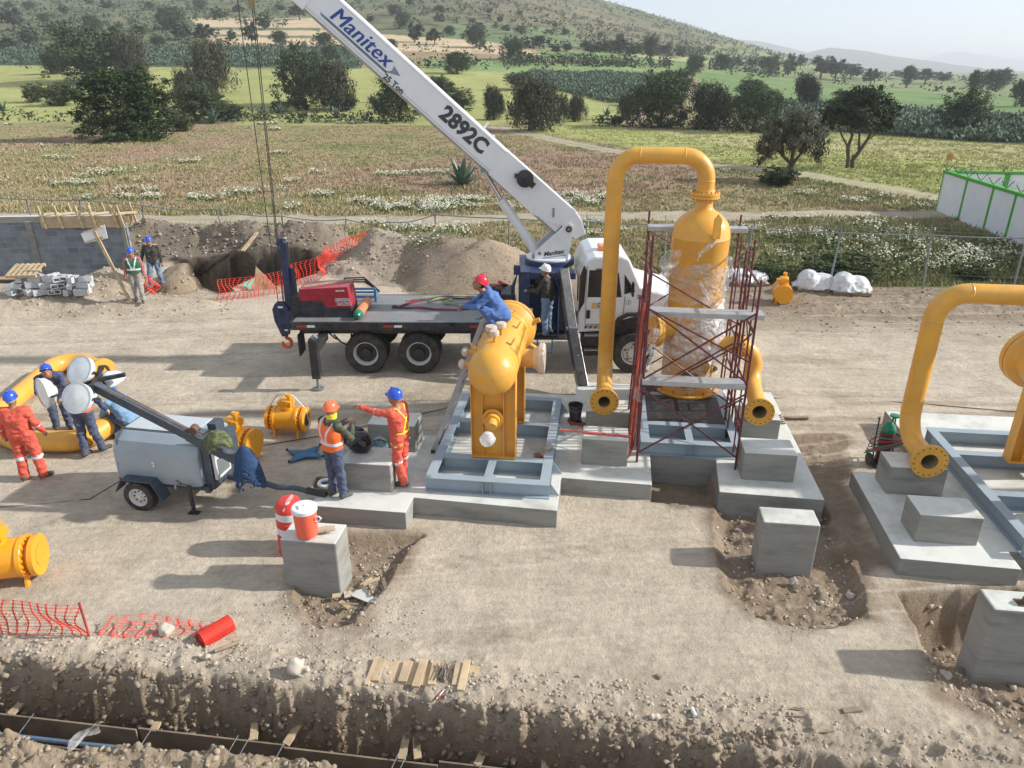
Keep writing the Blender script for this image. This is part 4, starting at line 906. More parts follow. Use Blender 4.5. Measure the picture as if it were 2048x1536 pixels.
# =====================================================================  STEEL SKIDS
def ibeam(mb,a,b,h=.27,fw=.17,tf=.014,tw=.012):
    """I beam with its top flange centred at height a.z"""
    a=Vector(a);b=Vector(b); d=Vector((0,0,1))
    mb.bar(a-d*tf/2,b-d*tf/2,fw,tf); mb.bar(a-d*(h-tf/2),b-d*(h-tf/2),fw,tf); mb.bar(a-d*h/2,b-d*h/2,tw,h-2*tf-.002)
def skid(label,u0,u1,v0,v1,cross,mid,z=.585):
    t=thing('steel_skid',label,'skid',W((u0+u1)/2,(v0+v1)/2,.31))
    for nm,a,b in (('side_beam',(u0+.085,v0+.17,z),(u0+.085,v1-.17,z)),('side_beam',(u1-.085,v0+.17,z),(u1-.085,v1-.17,z)),('end_beam',(u0,v0+.085,z),(u1,v0+.085,z)),('end_beam',(u0,v1-.085,z),(u1,v1-.085,z))):
        mb=MB(SITE); ibeam(mb,a,b); mb.build(nm,skidm,t)
    for v in cross: mb=MB(SITE); ibeam(mb,(u0+.172,v,z-.003),(u1-.172,v,z-.003)); mb.build('cross_beam',skidm,t)
    for (u,a,b) in mid: mb=MB(SITE); ibeam(mb,(u,a,z-.005),(u,b,z-.005),fw=.14); mb.build('cross_beam',skidm,t)
    mb=MB(SITE)
    um=(u0+u1)/2
    for du in (-.07,.07): mb=MB(SITE); mb.box((um+du,v0+.04,z-.135),(.012,.075,.238)); mb.build('stiffener_plate',skidm,t)
    for v in [v0+.5,*cross,v1-.5]:
        mb=MB(SITE); mb.prism([(v-.006,z-.02),(v+.006,z-.02),(v+.006,z-.255),(v-.006,z-.255)],'x',u1-.085,u1-.004); mb.build('stiffener_plate',skidm,t)
    # sloping gusset plates outside the right hand beam
    for v in (v0+.12,cross[0]+.02,cross[-1]+.05,v1-.2):
        mb=MB(SITE); mb.add([(u1,v-.006,z-.01),(u1,v+.006,z-.01),(u1,v+.006,z-.26),(u1,v-.006,z-.26),(u1+.17,v-.006,z-.26),(u1+.17,v+.006,z-.26)],[[0,1,2,3],[0,3,4],[1,5,2],[0,4,5,1],[3,2,5,4]]); mb.build('gusset_plate',skidm,t)
    return t
s1=skid('grey blue steel skid frame under the orange separator with the two saddle legs',-2.80,-.66,10.52,14.1,(11.36,12.82),[(-1.73,10.70,11.27),(-1.73,12.91,13.9)])
s2=skid('grey blue steel skid frame under the plastic wrapped tower',.93,2.78,12.3,15.2,(13.15,14.6),[(1.85,12.48,13.06)])
s3=skid('grey blue steel skid frame of the second separator at the right edge',6.48,8.62,9.78,13.6,(11.2,12.6),[(7.5,9.95,11.1)])
mb=MB(SITE); mb.box((1.855,13.87,.589),(1.50,1.26,.008)); mb.build('deck_plate',dark,s2)
# =====================================================================  PIPES
def elbow(a,b,c,r,n=9):
    """points rounding corner b with radius r between a and c"""
    a=Vector(a);b=Vector(b);c=Vector(c); u=(a-b).normalized();v=(c-b).normalized(); th=u.angle(v); d=r/math.tan(th/2); p=b+u*d;q=b+v*d
    cen=b+(u+v).normalized()*(r/math.sin(th/2)); A=p-cen;B=q-cen; ang=A.angle(B); o=[]
    for i in range(n+1):
        t=i/n; o.append(cen+(A*math.sin((1-t)*ang)+B*math.sin(t*ang))/math.sin(ang))
    return o
def route(pts,r):
    o=[Vector(pts[0])]
    for i in range(1,len(pts)-1): o+=elbow(pts[i-1],pts[i],pts[i+1],r)
    return o+[Vector(pts[-1])]
def flange_open(mb,c,ax,R0,bore,th=.05,nb=16,mats=(0,1)):
    """weld neck ring facing ax, open bore, bolt holes (mi mats[1] = dark)"""
    c=Vector(c);ax=Vector(ax).normalized()
    mb.lathe(c,ax,[(bore,-.9),(bore,-.001)],30,2)
    mb.lathe(c,ax,[(bore,0),(bore+.045,0),(bore+.045,.006),(R0-.004,.006),(R0,0),(R0,-th),(bore+.03,-th-.002),(bore+.025,-th-.07)],36,mats[0])
    u=ax.cross(Vector((0,0,1))).normalized(); q=ax.cross(u)
    for k in range(nb):
        a=2*math.pi*(k+.5)/nb; p=c+(u*math.cos(a)+q*math.sin(a))*(R0-.045); mb.cyl(p+ax*.0,p+ax*.008,.014,n=8,mi=mats[1])
    mb.lathe(c,ax,[(0.0,-.55),(bore-.001,-.55)],20,mats[1])
def bolted(mb,c,ax,R0,th=.05,gap=.008,nb=16,nutmi=1):
    """pair of bolted flanges centred at c"""
    c=Vector(c);ax=Vector(ax).normalized()
    for s in (1,-1): mb.lathe(c,ax*s,[(.0,gap/2),(R0,gap/2),(R0,th),(R0-.09,th),(R0-.11,th+.06),(0,th+.06)],32)
    mb.lathe(c,ax,[(R0*.8,-gap),(R0*.8,gap)],24,nutmi)
    u=ax.cross(Vector((0,0,1)));
    if u.length<.1: u=Vector((1,0,0))
    u.normalize(); q=ax.cross(u)
    for k in range(nb):
        a=2*math.pi*k/nb; p=c+(u*math.cos(a)+q*math.sin(a))*(R0-.045); mb.cyl(p-ax*(th+.035),p+ax*(th+.035),.016,n=6,mi=nutmi)
borem=M('dark_bore',(.05,.045,.04),.7,var=.4,vs=5); rustn=M('rust_nut',(.40,.20,.06),.6,var=.3)
PM=[yellow,borem,M('bore_wall',(.30,.22,.12),.6,var=.4,vs=4,dirt=.4)]
def weld_rings(mb,P): 
    for p,d,r in P: mb.lathe(p,d,[(r,-.016),(r+.007,0),(r,.016)],24)
# tower -------------------------------------------------------------
TU,TV=2.0,15.0
t=thing('tower_vessel','tall orange scrubber tower loosely wrapped in clear plastic','vessel',W(TU,TV,.6))
mb=MB(SITE); o=(TU,TV,0)
mb.lathe(o,(0,0,1),[(.0,.60),(.69,.60),(.70,.63),(.70,.645),(.55,.66),(.545,.7),(.54,1.45),(.548,1.465),(.54,1.48),(.54,2.9),(.553,2.95),(.575,3.0),(.575,3.9),(.583,3.915),(.575,3.93),(.55,4.10),(.49,4.22),(.40,4.32),(.29,4.40),(.19,4.47),(.17,4.50),(.165,4.66)],56); mb.build('shell',yellow,t,smooth=40)
mb=MB(SITE); mb.ball((TU-.02,TV-.50,.98),(.25,.09,.22),20); mb.build('manhole',borem,t,smooth=50)
mb=MB(SITE); mb.lathe((TU-.02,TV-.40,.98),(0,-1,0),[(.26,0),(.26,.20),(.23,.20),(.23,0)],28); mb.build('manhole_ring',yellow,t,smooth=50)
mb=MB(SITE)
for a in range(0,360,30): mb.cyl((TU+.63*math.cos(R(a)),TV+.63*math.sin(R(a)),.63),(TU+.63*math.cos(R(a)),TV+.63*math.sin(R(a)),.72),.022,n=6)
mb.build('anchor_bolt',rustn,t)
mb=MB(SITE); mb.prism([(-.08,3.98),(.08,3.98),(.08,4.36),(.0,4.46),(-.08,4.36)],'y',-.02,.02); q=mb; mb.xf=SITE@XF((TU+.22,TV-.555,-.0),R(14)); mb.build('lifting_lug',yellow,t,bev=.01)
mb=MB(SITE); mb.box((TU+.33,TV-.60,4.35),(.07,.03,.12)); mb.build('lug_hole',borem,t) if 0 else None
mb=MB(SITE); mb.cyl((TU+.5*0.62,TV-.43,1.15),(TU+.5*.95,TV-.62,1.3),.07,n=14); mb.cyl((TU+.5*.95,TV-.62,1.3),(TU+.5,TV-.65,1.31),.045,n=12,mi=1); mb.cyl((TU-.38,TV-.40,1.35),(TU-.385,TV-.415,1.35),.045,mi=1); mb.build('nozzle',[yellow,borem],t,smooth=40)
mb=MB(SITE); mb.cyl((TU-.3,TV-.15,2.10),(TU-.84,TV-.44,2.10),.27,n=28); bolted(mb,(TU-.86,TV-.46,2.10),(-1,-.55,0),.42,.065,nb=18,nutmi=1); mb.build('side_nozzle',[yellow,rustn],t,smooth=40)
mb=MB(SITE); mb.cyl((TU+.4,TV-.25,1.72),(TU+.9,TV-.25,1.72),.16,n=24); mb.build('side_nozzle',yellow,t,smooth=40)
# bypass pipe on the tower
t=thing('process_pipe','arched orange pipe bolted on top of the tower and coming down on its left','pipe',W(.2,14.5,1)); LU=.22; zt=5.46
P=route([(TU,TV,4.80),(TU,TV,zt),(LU,TV-.05,zt),(LU,TV-.05,.98),(LU,13.32,.98)],.46)
mb=MB(SITE); mb.tube(P,.164,28,cap=False); weld_rings(mb,[(P[1]+Vector((0,0,0)),(0,0,1),.164),(P[10],(1,0,0),.164),(P[11],(1,0,0),.164),(P[20],(0,0,1),.164),(P[21],(0,0,1),.164)]); flange_open(mb,(LU,13.14,.98),(0,-1,0),.285,.118); mb.build('pipe_run',PM,t,smooth=40)
mb=MB(SITE); bolted(mb,(TU,TV,4.73),(0,0,1),.285,.055,nb=16); mb.build('bolted_flange',[yellow,rustn],t,smooth=40)
t=thing('process_pipe','short orange elbow pipe on the right side of the tower, turned down','pipe',W(3.1,14.5,1)); RU=3.33
P=route([(TU+1.0,TV-.25,1.72),(RU,TV-.25,1.72),(RU-.02,TV-.32,.95),(3.20,13.28,.95)],.42)
mb=MB(SITE); mb.tube(P,.172,28,cap=False); flange_open(mb,(3.19,13.10,.95),(-.04,-1,0),.285,.135); weld_rings(mb,[(P[10],(0,0,1),.172)]); mb.build('pipe_run',PM,t,smooth=40)
mb=MB(SITE); bolted(mb,(TU+.96,TV-.25,1.72),(1,0,0),.30,.055,nb=16); mb.build('bolted_flange',[yellow,dark],t,smooth=40)
t=thing('process_pipe','big orange pipe entering at the right edge, ending in an open flange above a pedestal','pipe',W(5.6,12.2,1)); QU=5.58
P=route([(11.6,12.35,1.6),(11.6,12.35,3.63),(QU,12.35,3.63),(QU,12.35,1.04),(QU,11.45,1.04)],.46)
mb=MB(SITE); mb.tube(P,.166,28,cap=False); weld_rings(mb,[(P[11],(1,0,0),.166),(P[20],(0,0,1),.166),(P[21],(0,0,1),.166)]); flange_open(mb,(QU,11.29,1.04),(0,-1,0),.295,.135); mb.build('pipe_run',PM,t,smooth=40)
# pipe spool lying on the ground at left (U shaped)
t=thing('process_pipe','bent orange pipe lying on the ground among the workers at the left','pipe',(-10,14,.2))
P=route([G(205,740,.22),G(135,708,.22),G(-34,852,.22),G(40,882,.2),G(168,882,.22),G(226,842,.30)],.42)
mb=MB(); mb.tube(P,.212,28); e=P[-1]; d=(P[-1]-P[-2]).normalized(); mb.lathe(e,d,[(.205,-.12),(.29,-.06),(.30,.0),(.30,.06),(.15,.065),(.15,-.2)],32); e2=P[0]; d2=(P[0]-P[1]).normalized(); mb.lathe(e2,d2,[(.205,-.1),(.29,-.04),(.30,.0),(.30,.06),(.15,.065),(.15,-.1)],32); mb.build('pipe_run',PM,t,smooth=40)
# =====================================================================  HORIZONTAL SEPARATOR
def separator(u,v0,label,front=True):
    t=thing('separator_vessel',label,'vessel',W(u,v0+1,.6)); z=2.28; r=.42; sg=1 if front else -1
    VX=SITE@Matrix.Translation((u,v0,0))@(Matrix.Identity(4) if front else Matrix.Rotation(math.pi,4,'Z')@Matrix.Translation((0,-2.3,0)))
    prof=[(r*math.sin(R(a)),.40-.40*math.cos(R(a))) for a in range(0,91,9)]+[(r+.003,.41),(r,.43),(r,1.55),(r+.003,1.56),(r,1.57),(r,2.55)]
    mb=MB(VX); mb.lathe((0,0,z),(0,1,0),prof,48); mb.build('shell',yellow,t,smooth=40)
    mb=MB(VX); mb.lathe((0,2.66,z),(0,1,0),[(r+.002,-.20),(.52,-.10),(.535,-.08),(.535,.02),(.50,.03),(.50,.05),(.535,.06),(.535,.17),(.30,.20),(0,.22)],48); mb.build('end_closure',yellow,t,smooth=40)
    for v in ((.42,1.88) if front else (.42,2.52)):
        mb=MB(VX); hz=(z+.60)/2; H_=z-.60
        for s in (-1,1): mb.box((s*.39,v+.12,hz-.02),(.014,.24,H_))
        mb.box((0,v+.12,hz-.07),(.766,.014,H_-.1))
        for s in (-.19,.19): mb.box((s,v+.055,hz-.12),(.014,.11,H_-.2))
        for s in (-.19,.19): mb.box((s,v+.185,hz-.12),(.014,.11,H_-.2))
        mb.box((0,v+.12,.605),(.80,.27,.02)); mb.build('saddle_leg',yellow,t)
    if front:
        mb=MB(VX); mb.cyl((.35 if front else .2,1.35,z-.1),(.66 if front else .42,1.35,z-.1),.17,n=24); mb.build('side_nozzle',yellow,t,smooth=40)
        mb=MB(VX); mb.lathe((.66 if front else .44,1.35,z-.1),(1,0,0),[(.18,-.04),(.20,.0),(.25,.05),(.285,.07),(.29,.14),(.27,.165),(0,.17)],28); mb.build('wrapped_flange',beige,t,smooth=35)
    for (x,y,h,k) in ((.0,.72,.22,.075),(-.10,1.0,.20,.10),(.06,1.12,.24,.085),):
        mb=MB(VX); mb.cyl((x,y,z+.35),(x,y,z+.40+h*.7),.035,n=12); nz=mb.build('top_nozzle',yellow,t,smooth=40)
        mb=MB(VX); mb.lathe((x,y,z+.40+h*.7),(0,0,1),[(.04,-.03),(k,-.02),(k+.008,.03),(k,.07),(.0,.078)],16); mb.build('wrapped_cap',beige,nz,smooth=40)
    for (y,zz) in (((.62,z+.02),(.95,z+.12)) if front else ()):
        mb=MB(VX); mb.cyl((-.38,y,zz),(-.56,y,zz),.04,n=12); nz=mb.build('gauge_nozzle',yellow,t,smooth=40)
        mb=MB(VX); mb.lathe((-.53,y,zz),(-1,0,0),[(.05,-.03),(.085,0),(.09,.05),(.05,.09),(0,.1)],14); mb.build('wrapped_cap',beige,nz,smooth=40)
    for x,y,zz,tl in ((.27,.85,z+.36,.5),(.27,1.75,z+.36,.5),(-.33,.70,z+.28,-.6)):
        mb=MB(VX); mb.prism([(-.05,0),(.05,0),(.04,.14),(-.04,.14)],'x',-.012,.012); mb.xf=VX@Matrix.Translation((x,y,zz-.02))@Matrix.Rotation(tl,4,'Y'); mb.build('lifting_lug',yellow,t)
    mb=MB(VX); mb.cyl((0,2.05,z+.3),(0,2.05,z+.52),.14,n=20); mb.lathe((0,2.05,z+.52),(0,0,1),[(.10,-.02),(.22,-.02),(.225,0),(.225,.03),(.10,.032)],28); mb.lathe((0,2.05,z+.55),(0,0,1),[(0,-.08),(.10,-.08),(.10,0)],20,1)
    for k in range(12): a=k*math.pi/6; mb.cyl((.185*math.cos(a),2.05+.185*math.sin(a),z+.553),(.185*math.cos(a),2.05+.185*math.sin(a),z+.556),.011,n=6,mi=1)
    mb.build('top_flange',[yellow,borem],t,smooth=40)
    for a in (20,-35): mb=MB(VX); mb.cyl((.5*math.cos(R(a)),2.6,z+.5*math.sin(R(a))),(.66*math.cos(R(a)),2.6,z+.66*math.sin(R(a))),.05,n=12); mb.build('hinge_stub',yellow,t,smooth=40)
    if front:
        mb=MB(VX); mb.cyl((0,.6,1.38),(0,.30,1.36),.135,n=24); mb.lathe((0,.44,1.37),(0,-1,0),[(.14,0),(.19,.0),(.19,.04),(.14,.04)],24); mb.cyl((0,.32,1.37),(0,.20,1.32),.10,n=20); mb.build('drain_nozzle',yellow,t,smooth=40)
    else:
        for x,zz in ((-.30,z+.02),(.1,z-.12),(-.1,z-.35)):
            mb=MB(VX); mb.cyl((x,2.8,zz),(x,2.92,zz),.035,n=8); mb.build('closure_bolt',galv,t)
    return t
separator(-1.73,10.92,'orange horizontal separator vessel with a domed end, a worker squatting on top')
separator(7.78,10.4,'orange separator vessel cut off by the right edge of the picture')
# =====================================================================  SCAFFOLD
sc=thing('scaffold','maroon tubular scaffold with aluminium planks round the wrapped tower','scaffold',W(1.7,13.5,.3))
A_=Vector((.80,12.0,.3));B_=Vector((2.62,11.88,.3))
def frame(u,v0,v1,ztop,z0=.31,nl=2):
    """ladder type end frame between v0 and v1"""
    lean=0
    mb=MB(SITE); mb.tube([(u,v0,z0),(u+lean,v0,ztop)],.022,8); mb.tube([(u,v1,z0),(u,v1,ztop+.15)],.022,8)
    mb.tube([(u,v0+.36,z0+.15),(u,v0+.36,ztop-.2)],.015,6); mb.tube([(u,v1-.36,z0+.15),(u,v1-.36,ztop-.2)],.016,6)
    for z in np.arange(z0+.35,ztop-.1,.45):
        mb.tube([(u,v0,z),(u,v0+.36,z)],.013,6); mb.tube([(u,v1-.36,z),(u,v1,z)],.013,6)
    for z in (1.25,1.95,2.95,3.75): mb.tube([(u,v0,z),(u,v1,z)],.021,8)
    for zz in (.9,2.6): mb.tube([(u,v0+.36,zz),(u,v1-.36,zz+.75)],.012,6)
    mb.build('end_frame',maroon,sc,smooth=60)
frame(.86,12.0,13.5,3.95); frame(2.63,11.95,13.45,3.85); frame(.98,13.9,15.6,4.15); frame(2.85,13.9,15.6,4.1)
def xb(a,b,c,d): 
    for p,q in ((a,b),(c,d)): mb=MB(SITE); mb.tube([p,q],.016,6); mb.build('cross_brace',maroon,sc,smooth=60)
for v in (11.93,15.66):
    for z in (.55,2.02): xb((.86,v,z),(2.64,v,z+1.28),(.86,v,z+1.28),(2.64,v,z))
xb((.86,11.94,3.3),(2.64,11.94,2.4),(.98,15.6,3.9),(2.8,15.6,2.9))
xb((.9,13.48,1.0),(2.6,13.45,2.2),(.9,13.48,2.2),(2.6,13.45,1.0)); xb((.98,13.92,.8),(2.8,13.92,2.0),(.98,13.92,3.4),(2.8,13.92,2.4))
for u in (.90,2.60): xb((u,12,2.9),(u,13.5,2.0),(u,12,1.7),(u,13.5,.8))
plankm=M('aluminium_plank',(.50,.50,.50),.45,metal=.5,var=.1,vs=2,dirt=.5,dirtc=(.30,.27,.24))
for (u0,u1,v,z,yaw) in ((.84,2.60,12.05,1.98,-.01),(.86,2.80,12.25,3.18,0),(.95,2.95,15.35,4.02,0)):
    mb=MB(SITE); mb.box(((u0+u1)/2,v,z),(u1-u0,.30,.045),yaw=yaw); mb.box(((u0+u1)/2,v-.15,z-.03),(u1-u0,.012,.07),yaw=yaw); mb.build('plank',plankm,sc,bev=.004)
# spare scaffold tubes leaning at the left frame
for i in range(11):
    mb=MB(SITE); mb.tube([(.70+.028*(i%5),12.1+.12*i,.33),(.80+.02*((i*3)%5),12.25+.13*i,3.3+.12*((i*5)%4)-.05*i)],.019,7)
    tag(mb.build('scaffold_tube',maroon if i%3 else M('orange_red_tube',(.42,.07,.03),.5,var=.2)),'loose maroon tube leaning in the bundle at the left scaffold frame','tube','tubes leaning on the scaffold')
# =====================================================================  CLEAR PLASTIC
def film_mat(name,a=.35,c=(.75,.75,.74)):
    m,nt,b=newmat(name); tc=N(nt,'ShaderNodeTexCoord').outputs['Object']
    b.inputs['Base Color'].default_value=(*c,1); b.inputs['Roughness'].default_value=.38; 
    mp=N(nt,'ShaderNodeMapping'); mp.inputs['Scale'].default_value=(1,1,2.6); mp.inputs['Rotation'].default_value=(.5,.3,0); nt.links.new(tc,mp.inputs[0])
    f=ramp(nt,noise(nt,mp.outputs[0],3.2,7,.7),(.36,a*.12),(.58,a),(.72,min(1,a*2.2))); nt.links.new(f,b.inputs['Alpha'])
    bump(nt,b,noise(nt,mp.outputs[0],5,4,.5),.6,.03); return m
film=film_mat('clear_film',.34); film2=film_mat('milky_film',.72,(.82,.82,.81))
def sheet_film(name,fn,nu,nv,mat,label=None,cat=None,parent=None,thick=.003):
    u=np.linspace(0,1,nu)[None]+0*np.linspace(0,1,nv)[:,None]; v=np.linspace(0,1,nv)[:,None]+0*u
    x,y,z=fn(u,v); idx=np.arange(nu*nv).reshape(nv,nu); f=np.stack([idx[:-1,:-1],idx[:-1,1:],idx[1:,1:],idx[1:,:-1]],-1).reshape(-1,4)
    P=np.stack([x,y,z],-1).reshape(-1,3); P=P@np.array(SITE.to_3x3()).T
    o=npmesh(name,P,f,mat,smooth=True,parent=parent)
    if label: tag(o,label,cat)
    return o
def wrapfn(z0,z1,a0,a1,rad,amp,seed,flare=0):
    def fn(u,v):
        a=R(a0)+(R(a1)-R(a0))*u; z=z0+(z1-z0)*v+.12*fbm(a*2,v*2,1,2,seed)
        r=rad+.03+amp*np.abs(fbm(a*3+v*2.5,v*5-a,.7,4,seed+1))+flare*np.maximum(0,-np.cos(a-R(235)))*0+flare*(1-v)*np.clip(np.sin(a*2+seed),0,1)
        return TU+r*np.cos(a),TV+r*np.sin(a),z
    return fn
wr=thing('plastic_wrap','torn clear plastic film wound round the middle of the tower','plastic film',W(TU,TV,1))
sheet_film('film_layer',wrapfn(2.62,3.42,0,360,.545,.06,81,.05),150,34,film,parent=wr)
sheet_film('film_layer',wrapfn(1.45,2.45,150,400,.55,.09,84,.14),150,40,film2,parent=wr)
sheet_film('film_layer',wrapfn(1.9,2.75,-80,110,.55,.07,85,.1),100,36,film2,parent=wr)
sheet_film('film_layer',wrapfn(.72,1.75,200,330,.54,.08,87,.04),100,36,film,parent=wr)
def strip(pts,w,mat,seed,parent,tw=2.0):
    P=[Vector(p) for p in pts]
    def fn(u,v):
        t=v*(len(P)-1); i=np.clip(t.astype(int),0,len(P)-2); q=t-i; A=np.array([list(p) for p in P]); c=A[i]*(1-q)[...,None]+A[i+1]*q[...,None]
        ang=tw*v+2*fbm(v*3,v*0,1,2,seed); s=(u-.5)*w*(.6+.7*np.abs(fbm(v*4,v*0,1,2,seed+2)))
        return c[...,0]+s*np.cos(ang)+.02*fbm(u*4,v*9,1,2,seed),c[...,1]+s*np.sin(ang)*.5+.03*fbm(u*5,v*6,1,2,seed+1),c[...,2]+.02*fbm(u*6,v*9,1,2,seed+3)
    return sheet_film('film_strip',fn,12,60,mat,parent=parent)
strip([(2.0,14.36,3.1),(2.22,14.35,2.75),(2.1,14.33,2.35),(2.1,14.36,2.1)],.10,film2,90,wr,1)
strip([(1.45,14.6,3.7),(1.2,13.9,3.2),(1.05,13.7,2.7)],.35,film,91,wr); strip([(.95,12.2,2.9),(.92,12.6,2.4),(.85,12.2,1.9),(.80,12.0,1.55)],.30,film,92,wr,3)
strip([(2.55,14.6,2.3),(2.42,14.35,1.6),(2.3,14.25,1.1),(2.2,14.3,.9)],.34,film2,93,wr,1.5); strip([(2.5,14.7,3.6),(2.62,14.7,3.3),(2.5,14.6,2.9)],.2,film2,94,wr)
strip([(1.3,14.55,2.3),(1.1,13.4,2.0),(.95,12.6,1.9),(1.4,12.2,1.95)],.28,film,95,wr,2)
strip([(1.95,14.30,3.72),(2.1,14.28,3.9),(2.3,14.30,3.98)],.2,film2,96,wr,1); strip([(1.9,14.4,3.55),(1.95,14.4,3.7)],.05,film2,97,wr,1)
sheet_film('film_layer',lambda u,v:(1.15+.55*u+.1*fbm(u*3,v*3,1,2,98),14.75-.35*u*v+.15*fbm(u*2,v*3,1,3,99),1.75+.9*v*(1-.3*u)),30,30,film,parent=wr)
# =====================================================================  CRANE TRUCK
CTR=Vector((-1,18,0)); tr=thing('crane_truck','white cabbed flatbed crane truck with its big white boom raised to the left','crane truck',CTR)
deckm=M('deck_plate',(.22,.225,.23),.6,metal=.2,var=.2,vs=1.2,dirt=.55,dirtc=(.33,.30,.26))
X0,X1,YN,YF=-5.38,.12,16.80,19.15
mb=MB(); mb.box(((X0+X1)/2,(YN+YF)/2,1.34),(X1-X0,YF-YN-.06,.05)); mb.build('deck',deckm,tr)
mb=MB()
for y in (YN,YF): mb.box(((X0+X1)/2,y,1.27),(X1-X0,.07,.2))
mb.box((X0,(YN+YF)/2,1.27),(.07,YF-YN-.08,.2)); mb.build('deck_edge',blackp,tr,bev=.008)
mb=MB()
for x in (-5.12,-3.0,-.9): mb.box((x,YN-.038,1.27),(.24,.006,.06),0); mb.box((x+.23,YN-.038,1.27),(.19,.006,.06),1)
mb.build('reflector_tape',[redink,white],tr)
mb=MB()
for y in (17.55,18.45): mb.box((-.6,y,.98),(9.2,.09,.28))
for x in np.arange(-5,0,.8): mb.box((x,18,1.2),(.1,2.2,.1))
mb.box((-2.9,17.05,1.08),(4.7,.1,.15)); mb.build('chassis',dark,tr)
mb=MB(); mb.box((-.65,17.15,.88),(.75,.5,.5)); mb.build('tool_box',blackp,tr,bev=.02)
mb=MB(); mb.box((-.72,16.885,.98),(.13,.02,.16)); mb.build('box_plate',galv,tr)
def wheel(x,y,s,rimm=white,dual=False):
    """s=+1 outer face towards the camera side (-Y)"""
    mb=MB(); c=(x,y,.52); ax=(0,-s,0)
    mb.lathe(c,ax,[(.30,-.13),(.36,-.14),(.49,-.13),(.52,-.10),(.52,.10),(.49,.135),(.36,.145),(.30,.13),(.30,-.13)],44)
    for k in range(44):
        a=2*math.pi*k/44; p=Vector((x+.521*math.cos(a),y,.52+.521*math.sin(a))); 
        for d in (-.055,.055): mb.box(p+Vector((0,d,0)),(.012,.075,.045),rot=Matrix.Rotation(-a,3,'Y'))
    t=mb.build('wheel',rub,tr,smooth=35)
    mb=MB(); d0=-.02 if dual else .06
    mb.lathe(c,ax,[(.31,.13),(.295,.135),(.275,.10),(.26,.0),(.25,d0+.001)]+([] if dual else [(.13,d0+.015),(.13,d0+.06),(.10,d0+.09),(0,d0+.10)]),36); mb.build('rim',rimm,t,smooth=35)
    mb=MB()
    for k in range(10): a=k*.6283; mb.cyl((x+.16*math.cos(a),y-s*(d0+.01),.52+.16*math.sin(a)),(x+.16*math.cos(a),y-s*(d0+.045),.52+.16*math.sin(a)),.014,n=6)
    for k in range(5): a=k*1.2566+.3; mb.cyl((x+.205*math.cos(a),y-s*(d0+.004),.52+.205*math.sin(a)),(x+.205*math.cos(a),y-s*(d0+.008),.52+.205*math.sin(a)),.032,n=10)
    if dual: mb.lathe(c,ax,[(.255,-.005),(.14,.01),(.12,.10),(.0,.11)],30)
    mb.build('wheel_hub',dark,t,smooth=40)
rimw=M('rim_white',(.62,.62,.60),.5,var=.1,dirt=.35,dirtc=(.35,.3,.24))
for x in (-3.63,-2.31):
    wheel(x,16.98,1,rimw,True); wheel(x,17.30,1,rimw,True); wheel(x,19.02,-1,rimw,True)
wheel(3.02,17.02,1,rimw); wheel(3.02,19.05,-1,rimw)
mb=MB(); mb.box((-5.25,17.05,.75),(.03,.5,.55)); mb.build('mud_flap',rub,tr)
mb=MB(); mb.tube([(-4.4,16.95,1.0),(-4.25,16.93,.82),(-4.1,16.95,.72),(-3.98,16.97,.8),(-3.98,17,1.0)],.022,8); mb.tube([(-4.55,17,1.05),(-4.4,16.97,.9),(-4.3,16.98,.85)],.02,8); mb.build('air_hose',rub,tr,smooth=60)
# rear outrigger
mb=MB(); mb.box((-4.64,16.4,.98),(.2,1.1,.2)); mb.box((-4.62,15.88,.78),(.20,.20,.98)); mb.box((-4.55,15.77,.9),(.06,.03,.7)); mb.build('outrigger_box',blackp,tr,bev=.01)
mb=MB(); mb.cyl((-4.62,15.88,.0),(-4.62,15.88,.4),.035,n=12); mb.cyl((-4.62,15.88,0),(-4.62,15.88,.03),.14,n=20); mb.cyl((-4.62,15.88,1.27),(-4.55,15.88,1.34),.07,n=12); mb.build('outrigger_foot',galv,tr,smooth=40)
# front outrigger: slanting leg
a=Vector((1.22,17.0,2.62)); b=Vector((1.42,16.35,1.32)); c=Vector((1.66,15.32,.12))
mb=MB(); mb.bar(a,b,.22,.2); mb.build('outrigger_arm',M('worn_steel',(.16,.165,.17),.4,metal=.6,var=.35,dirt=.3),tr,bev=.01)
mb=MB(); mb.bar(b+Vector((-.02,.08,.1)),c,.235,.22); mb.build('outrigger_leg',blackp,tr,bev=.012)
mb=MB(); mb.box((1.67,15.28,.05),(.3,.3,.06)); mb.build('outrigger_foot',galv,tr)
mb=MB(); mb.cyl((1.28,16.3,1.38),(1.56,16.3,1.38),.05,n=14); mb.build('outrigger_pin',galv,tr)
mb=MB(); q=b*.6+c*.4; mb.box(q+Vector((.0,-.10,.045)),(.07,.01,.05),rot=Matrix.Rotation(R(-50),3,'X')); mb.build('yellow_label',yelink,tr)
